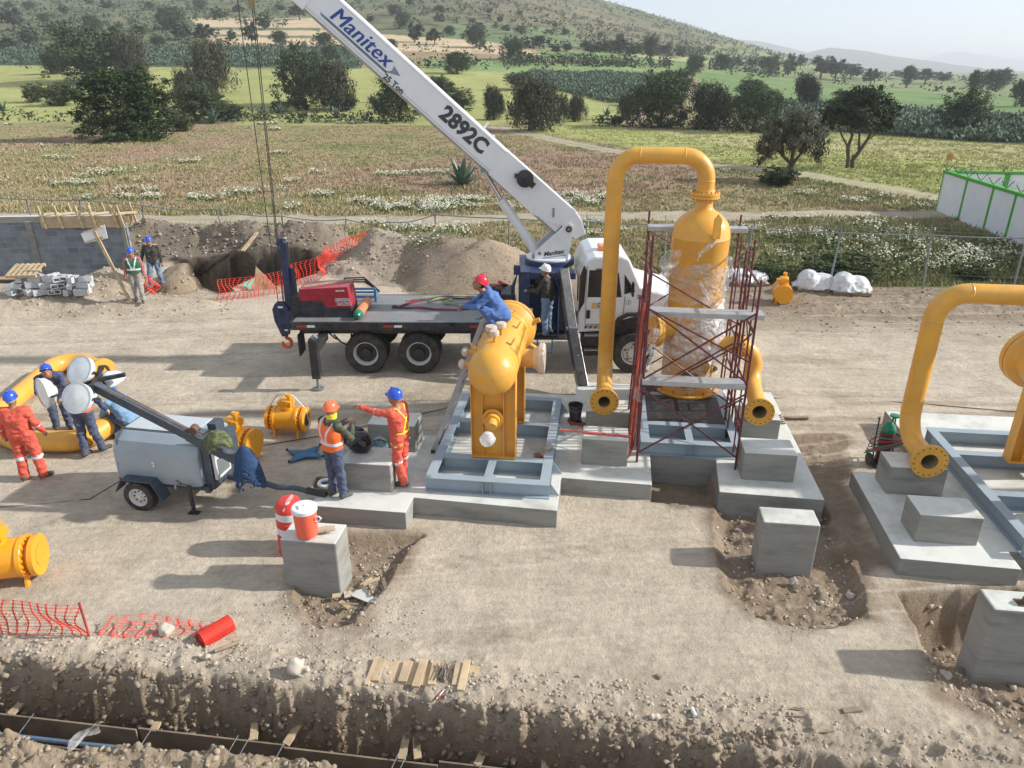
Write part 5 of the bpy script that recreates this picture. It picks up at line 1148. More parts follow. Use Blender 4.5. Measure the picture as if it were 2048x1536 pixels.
# pedestal and control stand
mb=MB(); mb.box((.72,18.1,1.75),(1.05,1.5,1.6)); mb.box((.30,17.2,1.9),(.28,.5,1.35)); mb.box((.98,17.18,2.46),(1.1,.4,.16)); mb.cyl((.95,18.1,2.5),(.95,18.1,2.66),.62,n=40); mb.build('pedestal',navy,tr,bev=.015)
mb=MB(); mb.box((1.22,17.2,1.75),(.2,.5,1.3)); mb.box((.72,17.38,1.75),(.6,.04,1.4)); mb.build('control_recess',dark,tr)
mb=MB(); mb.box((.78,17.33,2.22),(.42,.03,.4)); mb.build('gauge_panel',M('panel_grey',(.25,.25,.27),.5),tr)
mb=MB(); mb.box((.42,16.93,1.55),(.16,.02,.26)); mb.build('notice_plate',white,tr)
mb=MB(); mb.tube([(1.12,16.85,1.0),(1.12,16.85,2.2),(1.06,16.9,2.4),(.98,17.0,2.44)],.016,8); mb.build('handrail',navy,tr,smooth=60)
mb=MB(); mb.box((.85,16.95,.985),(1.0,.6,.04)); mb.build('operator_platform',dark,tr)
mb=MB(); mb.tube([(.62,16.66,.97),(.62,16.66,.62),(.98,16.66,.62),(.98,16.66,.97)],.018,8); mb.build('step',M('blue_step',(.06,.13,.25),.5,var=.1),tr,smooth=60)
mb=MB()
for i in range(5): mb.tube([(.12,17.0,2.5),(-.02,16.98,2.2-.1*i),(.05,17.0,1.7-.1*i),(.16,17.0,1.45)],.012,6)
mb.box((.12,16.97,2.62),(.16,.12,.22)); mb.build('hydraulic_hose',navy,tr,smooth=60)
mb=MB(); mb.box((-.1,17.9,1.62),(.35,.9,.5)); mb.build('winch_cover',dark,tr,bev=.02)
# turret
for y in (17.74,18.46):
    mb=MB(); mb.prism([(.56,2.67),(1.38,2.67),(1.50,3.50),(1.40,3.58),(1.30,3.55),(.56,2.88)],'y',y-.015,y+.015); mb.build('turret_plate',white,tr,bev=.004)
mb=MB(); mb.cyl((.92,18.1,2.6),(.92,18.1,2.70),.56,n=48); mb.build('turret_ring',white,tr,smooth=40)
mb=MB(); mb.prism([(.5,2.7),(.75,2.7),(1.36,3.45),(1.2,3.5)],'y',17.80,18.4); mb.build('turret_web',M('panel_grey'),tr)
text('Manitex',.155,ink,tr,(1.02,17.72,2.85),(1,0,.16),(-.1,0,1),bold=.004,shear=.35)
mb=MB(); mb.bar((.76,17.722,2.72),(1.33,17.722,2.80),.004,.012); mb.build('lettering_line',ink,tr)
# boom
D=Vector((-5.34,0,4.66)).normalized(); Nn=Vector((D.z,0,-D.x)).normalized()      # Nn: up-right normal
up0=Vector((1.62,18.08,3.73))
def bsec(s0,s1,hh,top,yw,mat,name='boom_section',parent=tr,bev=.02):
    a=up0+D*s0-Nn*(top+hh/2); b=up0+D*s1-Nn*(top+hh/2); z=(b-a).normalized(); rot=Matrix((Vector((0,1,0)),z,Vector((0,1,0)).cross(z))).transposed()
    mb=MB(); mb.box((a+b)/2,(yw,(b-a).length,hh),rot=rot); return mb.build(name,mat,parent,bev=bev)
bm=bsec(.15,7.75,.66,0,.52,white,'boom')
u2=bsec(.15,7.7,.05,.665,.40,M('boom_under',(.45,.43,.38),.6,var=.2,dirt=.4),'boom_wear_strip',parent=tr)
bsec(7.6,7.95,.74,-.03,.58,white,'boom_collar'); bsec(7.7,9.4,.52,.05,.44,navy,'boom_extension'); bsec(9.3,10.4,.42,.09,.36,white,'boom_extension')
# wider root cheeks and end plate
for y in (17.81,18.35):
    mb=MB(); o=up0; P=[o+D*.1+Nn*.03,o+D*2.3-Nn*.0,o+D*2.3-Nn*.68,o+D*.9-Nn*.70,o+D*.35-Nn*.55,o+D*.05-Nn*.35]; mb.prism([(p.x,p.z) for p in P],'y',y-.008,y+.008); mb.build('boom_cheek',white,tr)
    mb=MB(); P=[o+D*.12+Nn*.02,o-D*.12-Nn*.02,o-D*.42-Nn*.20,o-D*.32-Nn*.46,o-D*.05-Nn*.44,o+D*.12-Nn*.36]; mb.prism([(p.x,p.z) for p in P],'y',y-.03,y+.03); mb.build('boom_end_plate',white,tr,bev=.01)
mb=MB(); p=Vector((1.38,0,3.44)); mb.cyl((p.x,17.68,p.z),(p.x,18.5,p.z),.075,n=20); mb.build('boom_pivot_pin',dark,tr,smooth=40)
mb=MB(); mb.cyl((1.38,17.66,3.44),(1.38,17.68,3.44),.035,n=14); mb.cyl((.68,17.70,2.84),(.68,17.74,2.84),.04,n=14); mb.cyl((-.70,17.76,4.80),(-.70,18.4,4.80),.05,n=14); mb.build('pin_cap',galv,tr)
pr=atY(17.76,1050,357)
mb=MB(); mb.lathe((pr.x,17.80,pr.z),(0,-1,0),[(0,0),(.20,0),(.20,.03),(.17,.035),(.17,.10),(.20,.105),(.20,.13),(.0,.14)],32); mb.box((pr.x+.12,17.62,pr.z-.08),(.24,.1,.14),rot=Matrix.Rotation(R(41),3,'Y')); mb.box((pr.x-.2,17.72,pr.z+.07),(.1,.1,.1)); mb.build('hose_reel',M('black_plastic',(.015,.015,.017),.35,var=.2,coat=.4),tr,smooth=35)
mb=MB(); q=atY(17.79,1107,425); mb.box((q.x,17.79,q.z),(.05,.02,.22)); mb.build('slot_cover',M('panel_grey'),tr)
for (x,y,h) in ((905,207,.10),(962,262,.16),(985,275,.1)):
    q=atY(17.95,x,y); mb=MB(); mb.prism([(-.07,0),(.07,0),(.03,h),(-.03,h)],'y',-.012,.012); mb.xf=Matrix.Translation(q-Nn*.03)@Matrix.Rotation(R(41),4,'Y'); mb.build('boom_lug',white,tr)
mb=MB(); q=atY(17.95,965,262); mb.cyl(q,q+Vector((.13,0,.2)),.022,n=8); mb.build('boom_lug',white,tr)
dx=(-D.x,0,-D.z)
def onb(px,py): q=atY(17.80,px,py); return (q.x,17.813,q.z)
text('Manitex',.47,blueink,tr,onb(722,74),dx,Nn,bold=.0,shear=.30,ext=.003,space=1.03)
for k_ in (.010,-.010): p_=Vector(onb(722,74))+Vector(dx)*k_+Vector((0,-.001*k_/.01,0)); text('Manitex',.47,blueink,tr,p_,dx,Nn,bold=.0,shear=.30,ext=.003,space=1.03)
text('25 Ton',.185,ink,tr,onb(787,168),dx,Nn,bold=.005)
text('2892C',.47,ink,tr,onb(928,261),dx,Nn,bold=.021,ext=.003,space=1.02)
tc_=Vector(onb(722,74)); dX=Vector(dx); mb=MB()
for o_,h_,a_,b_ in ((-.235,.05,-.92,.86),(-.205,.016,-.80,.86)): mb.add([tc_+dX*a_+Nn*o_,tc_+dX*b_+Nn*o_,tc_+dX*b_+Nn*(o_+h_),tc_+dX*(a_-.05)+Nn*(o_+h_)],[[0,1,2,3]])
mb.add([tc_+dX*.80+Nn*-.235,tc_+dX*1.14+Nn*-.06,tc_+dX*.90+Nn*.02,tc_+dX*.93+Nn*-.10],[[0,1,2,3]]); mb.build('lettering_swoosh',greyink,tr)
mb=MB()
for s,e in (((1060,385),(1068,402)),((1068,372),(1076,392)),((1055,400),(1095,440))):
    a,b=Vector(onb(*s)),Vector(onb(*e)); mb.bar(a,b,.004,.01)
mb.build('boom_scale_mark',ink,tr)
# seams along the boom
mb=MB()
for off in (.05,.60): a=up0+D*2.2-Nn*off; b=up0+D*7.6-Nn*off; a.y=b.y=17.815; mb.bar(a,b,.012,.012)
mb.build('boom_seam',M('seam_grey',(.5,.51,.53),.5,var=.05),tr)
# cylinder
mb=MB(); A=Vector((.70,18.1,2.66)); Bc=Vector((-.27,18.1,4.08)); C_=Vector((-.70,18.1,4.80)); mb.cyl(A,Bc,.118,n=28); mb.cyl(Bc-(Bc-A).normalized()*.06,Bc,.135,n=28); mb.build('lift_cylinder',white,tr,smooth=40)
mb=MB(); mb.cyl(Bc,C_,.06,n=20); mb.cyl(C_-Vector((0,.08,0)),C_+Vector((0,.08,0)),.10,n=18); mb.build('cylinder_rod',chrome,tr,smooth=40)
# cables and hook
TX,TY=-5.93,17.95
tipz=up0.z+D.z*10.4
mb=MB(); mb.tube([(-6.02,TY,tipz),(-6.0,TY,1.50)],.011,6); mb.build('hoist_cable',M('wire_rope',(.10,.095,.085),.5,metal=.5),tr)
for dx_ in (.0,.05): mb=MB(); mb.tube([(-5.66+dx_,TY,tipz),(-5.88+dx_*.5,TY,1.50)],.011,6); mb.build('hoist_cable',M('wire_rope'),tr)
mb=MB(); q=atY(TY,503,8); mb.cyl(q-Vector((0,0,.1)),q+Vector((0,0,.1)),.07,n=14); mb.build('hoist_weight',M('brass_weight',(.3,.24,.12),.5,metal=.3),tr,smooth=40)
hk=thing('hook_block','dark blue hook block with an orange hook hanging behind the truck deck','hook block',(TX,TY,1))
mb=MB(); 
for s in (-1,1): mb.prism([(-.13,1.52),(.10,1.52),(.22,1.36),(.21,1.05),(.10,.62),(-.06,.62),(-.20,1.05),(-.22,1.36)],'y',s*.085-.02,s*.085+.02)
mb.xf=Matrix.Translation((TX,TY,0)); mb.build('side_plate',navy,hk,bev=.01)
mb=MB(); mb.cyl((TX,TY-.05,1.28),(TX,TY+.05,1.28),.19,n=28); mb.cyl((TX,TY-.13,1.28),(TX,TY+.13,1.28),.05,n=14); mb.cyl((TX,TY-.13,.9),(TX,TY+.13,.9),.04,n=12); mb.build('sheave',dark,hk,smooth=40)
mb=MB(); mb.box((TX,TY-.108,1.42),(.13,.006,.05)); mb.box((TX+.08,TY-.108,.80),(.09,.006,.04)); mb.build('label_plate',white,hk)
mb=MB(); pts=[(TX+.02,TY,.68),(TX+.02,TY,.56)]+[(TX+.02+.115*math.sin(R(a)),TY,.42+.125*math.cos(R(a))) for a in range(0,290,24)]; mb.tube(pts,[.045]*4+[.05]*(len(pts)-6)+[.035,.02],12); mb.build('hook',M('orange_hook',(.78,.14,.05),.45,var=.15,dirt=.2),hk,smooth=60)
# rear boom rest post
mb=MB(); mb.box((-5.72,18.0,2.05),(.17,.18,1.9),rot=Matrix.Rotation(R(1.5),3,'Y')); mb.box((-5.57,18.05,1.75),(.10,.12,1.3)); mb.box((-5.74,18,3.02),(.24,.2,.06)); mb.box((-5.75,18.0,3.1),(.1,.1,.12)); mb.box((-5.56,18,1.2),(.4,.5,.3)); mb.build('boom_rest_post',navy,tr,bev=.008)
mb=MB(); mb.tube([(-5.5,17.9,2.9),(-5.45,17.85,2.0),(-5.5,17.9,1.4)],.012,6); mb.build('post_hose',rub,tr,smooth=60)
# cab
cabp=[(1.62,1.02),(1.62,2.45),(1.78,2.84),(1.98,2.93),(2.62,2.94),(2.80,2.86),(3.12,2.18),(3.35,2.10),(4.05,1.92),(4.30,1.72),(4.36,1.0),(3.62,1.0),(3.58,1.22),(3.40,1.36),(3.02,1.42),(2.66,1.32),(2.48,1.06)]
mb=MB(); mb.prism(cabp,'y',17.02,19.12); mb.build('cab_body',white,tr,bev=.05)
mb=MB(); mb.prism([(2.47,1.05),(2.40,1.05),(2.58,1.42),(2.82,1.55),(3.28,1.55),(3.55,1.40),(3.70,1.05),(3.60,1.05),(3.46,1.34),(3.25,1.46),(2.84,1.46),(2.64,1.34)],'y',16.93,17.1); mb.build('fender_flare',blackp,tr,bev=.015)
mb=MB(); mb.prism([(2.5,.95),(2.62,1.36),(3.02,1.48),(3.42,1.38),(3.58,.95)],'y',17.1,19.0); mb.build('wheel_arch',dark,tr)
mb=MB(); mb.prism([(1.86,1.96),(1.88,2.56),(2.38,2.56),(2.52,2.5),(2.62,1.96)],'y',17.012,17.03); mb.build('door_window',glass,tr)
mb=MB(); mb.prism([(1.83,1.93),(1.85,2.6),(2.40,2.6),(2.56,2.53),(2.66,1.93)],'y',17.017,17.028); mb.build('window_rubber',rub,tr)
mb=MB(); mb.prism([(2.72,2.0),(2.70,2.5),(2.98,2.08)],'y',17.01,17.03); mb.build('quarter_window',glass,tr)
mb=MB(); mb.prism([(1.625,1.55),(1.625,2.44),(1.72,2.72),(1.79,2.6),(1.76,1.8)],'y',17.006,17.03); mb.box((1.612,18.07,2.05),(.02,1.5,.6)); mb.build('rear_window',glass,tr)
mb=MB(); mb.add([(2.815,17.2,2.80),(2.815,18.95,2.80),(3.10,19.0,2.24),(3.10,17.15,2.24)],[[0,1,2,3]]); 
mb.v=[v+Vector((.02,0,.01)) for v in mb.v]; mb.build('windscreen',glass,tr)
mb=MB()
for a,b in (((1.80,1.24),(1.80,2.7)),((1.80,1.24),(2.5,1.24)),((2.72,1.35),(2.74,1.95)),((2.5,1.24),(2.72,1.35))): mb.bar((a[0],17.016,a[1]),(b[0],17.016,b[1]),.008,.012)
mb.build('door_gap',ink,tr)
mb=MB(); mb.box((1.865,17.0,1.50),(.09,.03,.22)); mb.box((2.15,16.99,2.63),(.3,.04,.03)); mb.build('door_handle',M('black_plastic'),tr,bev=.015)
mb=MB(); mb.box((2.15,17.013,1.17),(.72,.008,.075)); mb.build('stripe_panel',blueink,tr)
mb=MB()
for i in range(6): mb.add([(1.83+.12*i,17.006,1.135),(1.89+.12*i,17.006,1.135),(1.93+.12*i,17.006,1.205),(1.87+.12*i,17.006,1.205)],[[0,1,2,3]])
mb.build('warning_stripes',yelink,tr)
mb=MB(); mb.box((2.02,17.013,1.72),(.13,.008,.15)); mb.build('door_logo',yelink,tr); mb=MB(); mb.box((2.24,17.013,1.73),(.27,.008,.12)); mb.build('door_logo',blueink,tr)
text('L',.13,white,tr,(2.02,17.006,1.72),(1,0,0),(0,0,1),shear=.2,ext=.002); text('CYM',.115,white,tr,(2.24,17.006,1.73),(1,0,0),(0,0,1),bold=.003,ext=.002)
mb=MB()
for i in range(5): mb.box((2.24,17.013,1.62-.045*i),(.22-.02*(i%2),.004,.016))
mb.build('door_small_print',greyink,tr)
mb=MB(); mb.cyl((2.84,17.018,1.80),(2.84,17.010,1.80),.065,n=24); mb.build('number_disc',greyink,tr); mb=MB(); mb.cyl((2.84,17.012,1.80),(2.84,17.006,1.80),.055,n=24); mb.build('number_disc',white,tr)
text('2',.10,ink,tr,(2.84,17.002,1.80),(1,0,0),(0,0,1),ext=.002)
mb=MB()
for i in range(3): mb.bar((3.05,17.012,1.98-.04*i),(3.22,17.012,1.95-.04*i),.01,.018)
mb.build('hood_vent',ink,tr)
mb=MB(); mb.box((2.22,17.75,3.0),(.22,.34,.12)); mb.build('beacon',orangel,tr,bev=.03)
mb=MB(); mb.tube([(2.78,16.98,2.2),(2.86,16.8,2.25)],.015,6); mb.box((2.88,16.78,2.2),(.05,.16,.34)); mb.build('mirror',M('black_plastic'),tr,bev=.02)
mb=MB(); mb.box((2.1,17.12,.82),(.78,.22,.34)); mb.box((2.1,17.2,.5),(.78,.2,.26)); mb.build('side_tank',dark,tr,bev=.02)
for z in (.98,.60): mb=MB(); mb.box((2.1,16.98,z),(.62,.16,.035)); mb.build('cab_step',steel,tr)
mb=MB(); mb.box((4.42,18.07,.75),(.14,2.2,.34)); mb.build('bumper',galv,tr,bev=.04)
for y in (17.3,18.85): mb=MB(); mb.box((4.34,y,1.35),(.04,.3,.2)); mb.build('headlight',glass,tr,bev=.02)
# --- load on the deck
wd=thing('welding_generator','red and black engine driven welder standing on the rear of the deck','welder',(-4.6,17.6,1.37))
mb=MB(); mb.prism([(-.60,.42),(-.60,.72),(.60,.78),(.66,.30),(.66,.0+.24),(.05,.24),(-.05,.42)],'y',-.36,.36); mb.xf=Matrix.Translation((-4.62,17.55,1.36)); mb.build('red_cover',M('welder_red',(.36,.012,.03),.35,var=.08,coat=.3,dirt=.1),wd,bev=.015)
mb=MB(); mb.prism([(-.60,.04),(-.60,.42),(-.05,.42),(.05,.24),(.66,.24),(.66,.04)],'y',-.355,.355); mb.box((-.0,0,.035),(1.36,.74,.06)); mb.box((-.75,0,.25),(.26,.5,.46)); mb.xf=Matrix.Translation((-4.62,17.55,1.36)); mb.build('black_base',dark,wd,bev=.01)
text('LINCOLN',.075,white,wd,(-4.16,17.175,1.80),(1,0,0),(0,0,1),bold=.002,ext=.002); text('ELECTRIC',.075,white,wd,(-4.13,17.175,1.72),(1,0,0),(0,0,1),bold=.002,ext=.002)
mb=MB(); 
for a,b in (((-4.34,1.845),(-3.99,1.845)),((-4.34,1.845),(-4.34,1.76)),((-4.34,1.76),(-4.30,1.76)),((-4.32,1.675),(-3.95,1.675)),((-3.95,1.675),(-3.95,1.76)),((-3.99,1.76),(-3.99,1.845))): mb.bar((a[0],17.183,a[1]),(b[0],17.183,b[1]),.004,.008)
mb.build('badge_outline',white,wd); text('RANGER',.055,white,wd,(-4.2,17.183,2.04),(1,0,.05),(0,0,1),bold=.002,ext=.002)
mb=MB(); mb.bar((-5.1,17.3,2.12),(-4.05,17.75,2.17),.05,.03); tag(mb.build('timber_strip',wood),'pale timber strip lying across the top of the red welder','timber')
gc=thing('gas_cylinder','orange gas cylinder with a green top lying on the deck beside the welder','gas cylinder',(-3.75,17.4,1.37))
mb=MB(); mb.lathe((-3.78,16.98,1.49),(.03,1,0),[(.05,-.0),(.09,.03),(.115,.09),(.115,1.15),(.06,1.25),(0,1.26)],28); mb.build('body',M('cylinder_orange',(.62,.20,.08),.45,var=.1,dirt=.25),gc,smooth=40)
mb=MB(); mb.lathe((-3.78,16.98,1.49),(.03,1,0),[(0,-.10),(.06,-.09),(.10,-.03),(.118,.04),(.1175,.13)],28); mb.build('top',M('cylinder_green',(.0,.17,.08),.3,var=.1,coat=.4),gc,smooth=40)
def strap(pts,w,mat,name,label,cat='strap',th=.012,lift=0):
    P=[Vector(p) for p in pts]; Q=[]
    for i in range(len(P)-1):
        for k in range(6):
            t=k/6; p0=P[max(i-1,0)];p1=P[i];p2=P[i+1];p3=P[min(i+2,len(P)-1)]
            Q.append(.5*((2*p1)+(-p0+p2)*t+(2*p0-5*p1+4*p2-p3)*t*t+(-p0+3*p1-3*p2+p3)*t**3))
    Q.append(P[-1]); mb=MB(); o=len(mb.v)
    for i,p in enumerate(Q):
        t=(Q[min(i+1,len(Q)-1)]-Q[max(i-1,0)]); s=Vector((-t.y,t.x,0)); s=s.normalized()*w/2 if s.length>1e-5 else Vector((0,w/2,0)); r=.012*math.sin(i*.9)
        mb.v+=[p-s+Vector((0,0,r)),p+s-Vector((0,0,r)),p+s+Vector((0,0,th-r)),p-s+Vector((0,0,th+r))]
    for i in range(len(Q)-1):
        for k in range(4): mb.f.append([4*i+k,4*i+(k+1)%4,4*i+4+(k+1)%4,4*i+4+k]); mb.m.append(0)
    return tag(mb.build(name,mat,smooth=50),label,cat)
msl=M('maroon_webbing',(.24,.015,.05),.8,var=.25,vs=8,dirt=.2); gsl=M('green_webbing',(.22,.30,.14),.8,var=.25,vs=8,dirt=.2)
dz=1.375
strap([(-2.95,18.0,dz),(-2.5,18.5,dz+.02),(-1.9,18.75,dz+.02),(-1.2,18.75,dz),(-.75,18.4,dz+.01),(-.45,18.5,dz+.03),(-.3,18.3,dz)],.10,msl,'lifting_sling','maroon lifting sling stretched along the middle of the truck deck')
strap([(-2.95,17.95,dz),(-2.3,17.9,dz+.01),(-1.7,17.75,dz+.01),(-1.1,17.85,dz),(-.8,18.0,dz+.03),(-.7,17.85,dz)],.10,msl,'lifting_sling','maroon lifting sling nearest the edge of the truck deck')
strap([(-2.2,18.4,dz+.02),(-1.9,18.65,dz+.04),(-1.6,18.5,dz+.05),(-1.75,18.25,dz+.04),(-1.3,18.2,dz+.03),(-.9,18.15,dz),(-.6,18.3,dz+.02)],.09,gsl,'lifting_sling','tangled pale green sling among the maroon slings')
strap([(-2.8,18.55,dz),(-2.1,18.95,dz),(-1.4,18.98,dz+.01),(-.9,18.9,dz)],.08,gsl,'lifting_sling','pale green sling along the far edge of the deck')
mb=MB(); mb.tube([(-.9,17.1,dz+.02),(-.8,17.05,dz+.02),(-.74,17.12,dz+.02),(-.82,17.17,dz+.02)],.018,8,closed=True); tag(mb.build('shackle',steel,smooth=60),'small steel shackle on the near edge of the deck','shackle')
mb=MB(); mb.tube([(-3.02+.06*math.cos(a),17.95+.06*math.sin(a),dz+.03) for a in np.arange(0,6.2,.5)],.02,8,closed=True); tag(mb.build('shackle',dark,smooth=60),'black shackle holding the ends of the maroon slings','shackle')
bt=thing('hose_cart','blue framed cart carrying black hoses behind the red welder','cart',(-4.3,18.6,1.37))
mb=MB(); 
for a,b in (((-4.9,18.5,1.5),(-3.6,18.5,1.5)),((-4.9,18.95,1.5),(-3.6,18.95,1.5)),((-4.9,18.5,1.5),(-4.9,18.95,1.5)),((-3.6,18.5,1.5),(-3.6,18.95,1.5)),((-4.9,18.5,1.72),(-3.6,18.5,1.72)),((-4.9,18.5,1.38),(-4.9,18.5,1.72)),((-3.6,18.5,1.38),(-3.6,18.5,1.72))): mb.bar(a,b,.06,.05)
mb.build('frame',M('sky_blue_paint',(.10,.22,.42),.45,var=.1),bt)
mb=MB()
for i in range(3): mb.tube([(-4.7+.1*i,18.6,1.6),(-4.4,18.7,1.95-.05*i),(-3.9,18.7,1.97-.06*i),(-3.5,18.65,1.6)],.022,8)
mb.build('hose',rub,bt,smooth=60)
mb=MB(); mb.box((-.35,18.3,1.62),(.5,.55,.45)); b_=mb.build('tool_bin',dark,bev=.03); tag(b_,'dark open tool bin with red hoses at the front of the deck','tool bin')
mb=MB(); mb.tube([(-.5,18.2,1.86),(-.3,18.1,1.95),(-.15,18.3,1.88),(-.35,18.45,1.93)],.035,8); mb.build('red_hose',M('hose_red',(.5,.04,.03),.5),b_,smooth=60)
# =====================================================================  LIGHT TOWER
ge=thing('light_tower','grey blue towable light tower with four lamps and its mast folded down','light tower',(-6.04,10.83,0)); GX=XF((-6.04,10.80,0),R(-10.5))
gcol=M('generator_grey',(.30,.36,.41),.38,var=.12,vs=1.3,dirt=.35,dirtc=(.40,.36,.30),coat=.2); gdk=M('dark_blue_grey',(.045,.065,.09),.5,var=.2,dirt=.25)
mb=MB(GX)
prof=[(-.02,.46),(-.05,.62),(-.045,1.02),(.04,1.22),(.20,1.32),(.86,1.32),(1.02,1.22),(1.08,1.02),(1.08,.62),(1.05,.46)]
xs=[(-.80,.88,.06),(-.80,.92,.03),(-.76,.97,.015),(-.66,1,0),(.62,1,0),(.74,.975,.012),(.80,.93,.03),(.80,.88,.05)]
o=len(mb.v); n=len(prof)
for (x,k,dz_) in xs:
    for (y,z) in prof: mb.v.append(Vector((x,.51+(y-.51)*k,.89+(z-.89)*k)))
for i in range(len(xs)-1):
    for j in range(n): mb.f.append([i*n+j,i*n+(j+1)%n,(i+1)*n+(j+1)%n,(i+1)*n+j]); mb.m.append(0)
mb.f+= [list(range(n))[::-1],[ (len(xs)-1)*n+k for k in range(n)]]; mb.m+=[0,0]
mb.build('canopy',gcol,ge,smooth=30,bev=.02)
mb=MB(GX); mb.box((-.05,.26,1.345),(1.35,.02,.012)); mb.box((-.7,.51,.9),(.012,1.0,.9)); mb.build('lid_seam',gdk,ge)
mb=MB(GX); mb.box((-.05,.56,1.335),(1.3,.62,.02)); mb.build('lid_panel',M('pale_grey_paint',(.50,.54,.56),.4,var=.06,dirt=.2),ge,bev=.01)
text('2',.12,white,ge,GX@Vector((-.02,-.062,.86)),GX.to_3x3()@Vector((1,0,0)),(0,0,1),bold=.004,ext=.003)
mb=MB(GX); mb.cyl((-.38,-.05,.56),(-.38,-.075,.56),.022,n=10); mb.cyl((.36,-.05,.56),(.36,-.10,.56),.035,n=12); mb.box((.35,-.10,.50),(.03,.03,.09)); mb.build('latch',steel,ge)
mb=MB(GX); mb.box((0,.08,.42),(1.7,.07,.10)); mb.box((0,.98,.42),(1.7,.07,.10)); mb.box((.86,.5,.42),(.09,1.0,.12)); mb.box((.9,.5,.80),(.14,.86,.80)); mb.build('chassis',gdk,ge,bev=.008)
mb=MB(GX); mb.tube([(.85,.5,.42),(1.7,.42,.40),(1.95,.40,.36),(2.25,.38,.40),(2.62,.36,.36)],[.055,.055,.05,.05,.045],10); mb.build('drawbar',gdk,ge,smooth=50)
mb=MB(GX); mb.tube([(2.5,.37,.38),(2.85,.35,.34)],[.065,.05],10); mb.build('hitch',dark,ge,smooth=50)
for y,s in ((-.14,1),(1.16,-1)):
    mb=MB(GX); c=(-.32,y,.28); ax=(0,-s,0); mb.lathe(c,ax,[(.17,-.09),(.22,-.10),(.275,-.08),(.285,-.05),(.285,.05),(.275,.085),(.22,.10),(.17,.09),(.17,-.09)],36); wl=mb.build('wheel',rub,ge,smooth=35)
    mb=MB(GX); mb.lathe(c,ax,[(.175,.09),(.165,.092),(.15,.06),(.14,.03),(.05,.045),(.045,.07),(0,.075)],30); mb.build('rim',rimw,wl,smooth=35)
    mb=MB(GX)
    for k in range(8): a=k*.785; mb.cyl((c[0]+.1*math.cos(a),y-s*.03,c[2]+.1*math.sin(a)),(c[0]+.1*math.cos(a),y-s*.052,c[2]+.1*math.sin(a)),.014,n=8)
    mb.build('rim_hole',dark,wl)
    mb=MB(GX); mb.prism([(-.70,.40),(-.56,.60),(-.02,.60),(.12,.30),(.14,.31),(-.01,.625),(-.57,.625),(-.72,.40)],'x',0,1) if 0 else None
    P=[(-.72,.36),(-.58,.60),(-.02,.60),(.14,.26)]; 
    for a,b in zip(P,P[1:]): mb.bar((a[0],y+s*.02,a[1]),(b[0],y+s*.02,b[1]),.24,.018)
    mb.build('mudguard',gdk,ge)
for (x,y) in ((.62,-.12),(.62,1.1)):
    mb=MB(GX); mb.cyl((x,y,.05),(x,y,.55),.035,n=12); mb.cyl((x,y,0),(x,y,.05),.025,n=10); mb.box((x,y,.012),(.2,.12,.02)); mb.tube([(x-.02,y,.56),(x-.14,y-.02,.60),(x-.14,y-.02,.52)],.01,6); mb.build('jack_leg',dark,ge,smooth=40)
mb=MB(GX); mb.box((1.02,.3,.9),(.05,.42,.62)); mb.build('control_panel',M('panel_white',(.6,.6,.6),.4,dirt=.2),ge); mb=MB(GX); mb.box((1.05,.3,.8),(.01,.32,.3)); mb.build('panel_mesh',galv,ge)
mb=MB(GX); mb.box((.93,.45,1.15),(.16,.24,.75)); mb.build('mast_support',gdk,ge)
LE=atY(10.95,190,772); ME=atY(10.55,505,935); Md=(ME-LE).normalized()
mb=MB(); mb.bar(LE,ME,.14,.14); mb.build('mast',gdk,ge,bev=.006)
mb=MB(); mb.bar(LE+Md*.3+Vector((0,0,-.075)),ME-Md*.4+Vector((0,0,-.075)),.06,.05); q=LE*.3+ME*.7; mb.bar(q-Md*.3,q+Md*.35,.15,.17); mb.build('mast_sleeve',gdk,ge,bev=.006)
mb=MB(); mb.tube([LE+Vector((0,0,.07)),LE*.32+ME*.68+Vector((0,0,.12))],.006,5); mb.build('mast_cable',M('rust_nut'),ge)
q=LE*.36+ME*.64; mb=MB(); mb.cyl(q+Vector((-.02,-.05,.16)),q+Vector((-.02,.09,.16)),.07,n=14); mb.tube([q+Vector((.05,-.05,.16)),q+Vector((.18,-.1,.12)),q+Vector((.28,-.1,.2))],.012,6); mb.tube([q+Vector((-.2+.05*math.cos(a),0,.13+.05*math.sin(a))) for a in np.arange(0,6.2,.6)],.014,6,closed=True); mb.build('winch',rust,ge,smooth=40)
dishm=M('dish_white',(.66,.68,.68),.25,var=.04,coat=.4,dirt=.08); lensm=M('lamp_glass',(.74,.76,.74),.12,var=.12,vs=8,coat=.6)
def lamp(cx,cy,dep,ax,r=.24):
    c=atY(dep,cx,cy); ax=Vector(ax).normalized(); mb=MB()
    mb.lathe(c,ax,[(0,-.20),(.07,-.195),(.09,-.17),(.17,-.14),(.235,-.075),(r,-.0),(r+.012,.0),(r+.012,.018),(r-.01,.018)],36); l=mb.build('lamp_head',dishm,ge,smooth=40)
    mb=MB(); mb.lathe(c,ax,[(r-.005,.012),(r*.6,.03),(0,.04)],36); mb.build('lens',lensm,l,smooth=60)
    mb=MB(); u=ax.cross(Vector((0,0,1))).normalized(); mb.tube([c+u*.27-ax*.02,c+u*.2-ax*.26,c-ax*.33,LE+Vector((0,0,.02))],.018,8); mb.tube([c-u*.27-ax*.02,c-u*.2-ax*.26,c-ax*.33],.018,8); mb.build('bracket',dark,l,smooth=50)
lamp(154,796,10.45,(-.12,-.85,.42)); lamp(86,786,10.7,(-.62,-.78,.05)); lamp(160,740,11.1,(-.25,-.72,.5),.235); lamp(222,765,11.35,(.35,.1,-.95),.24)
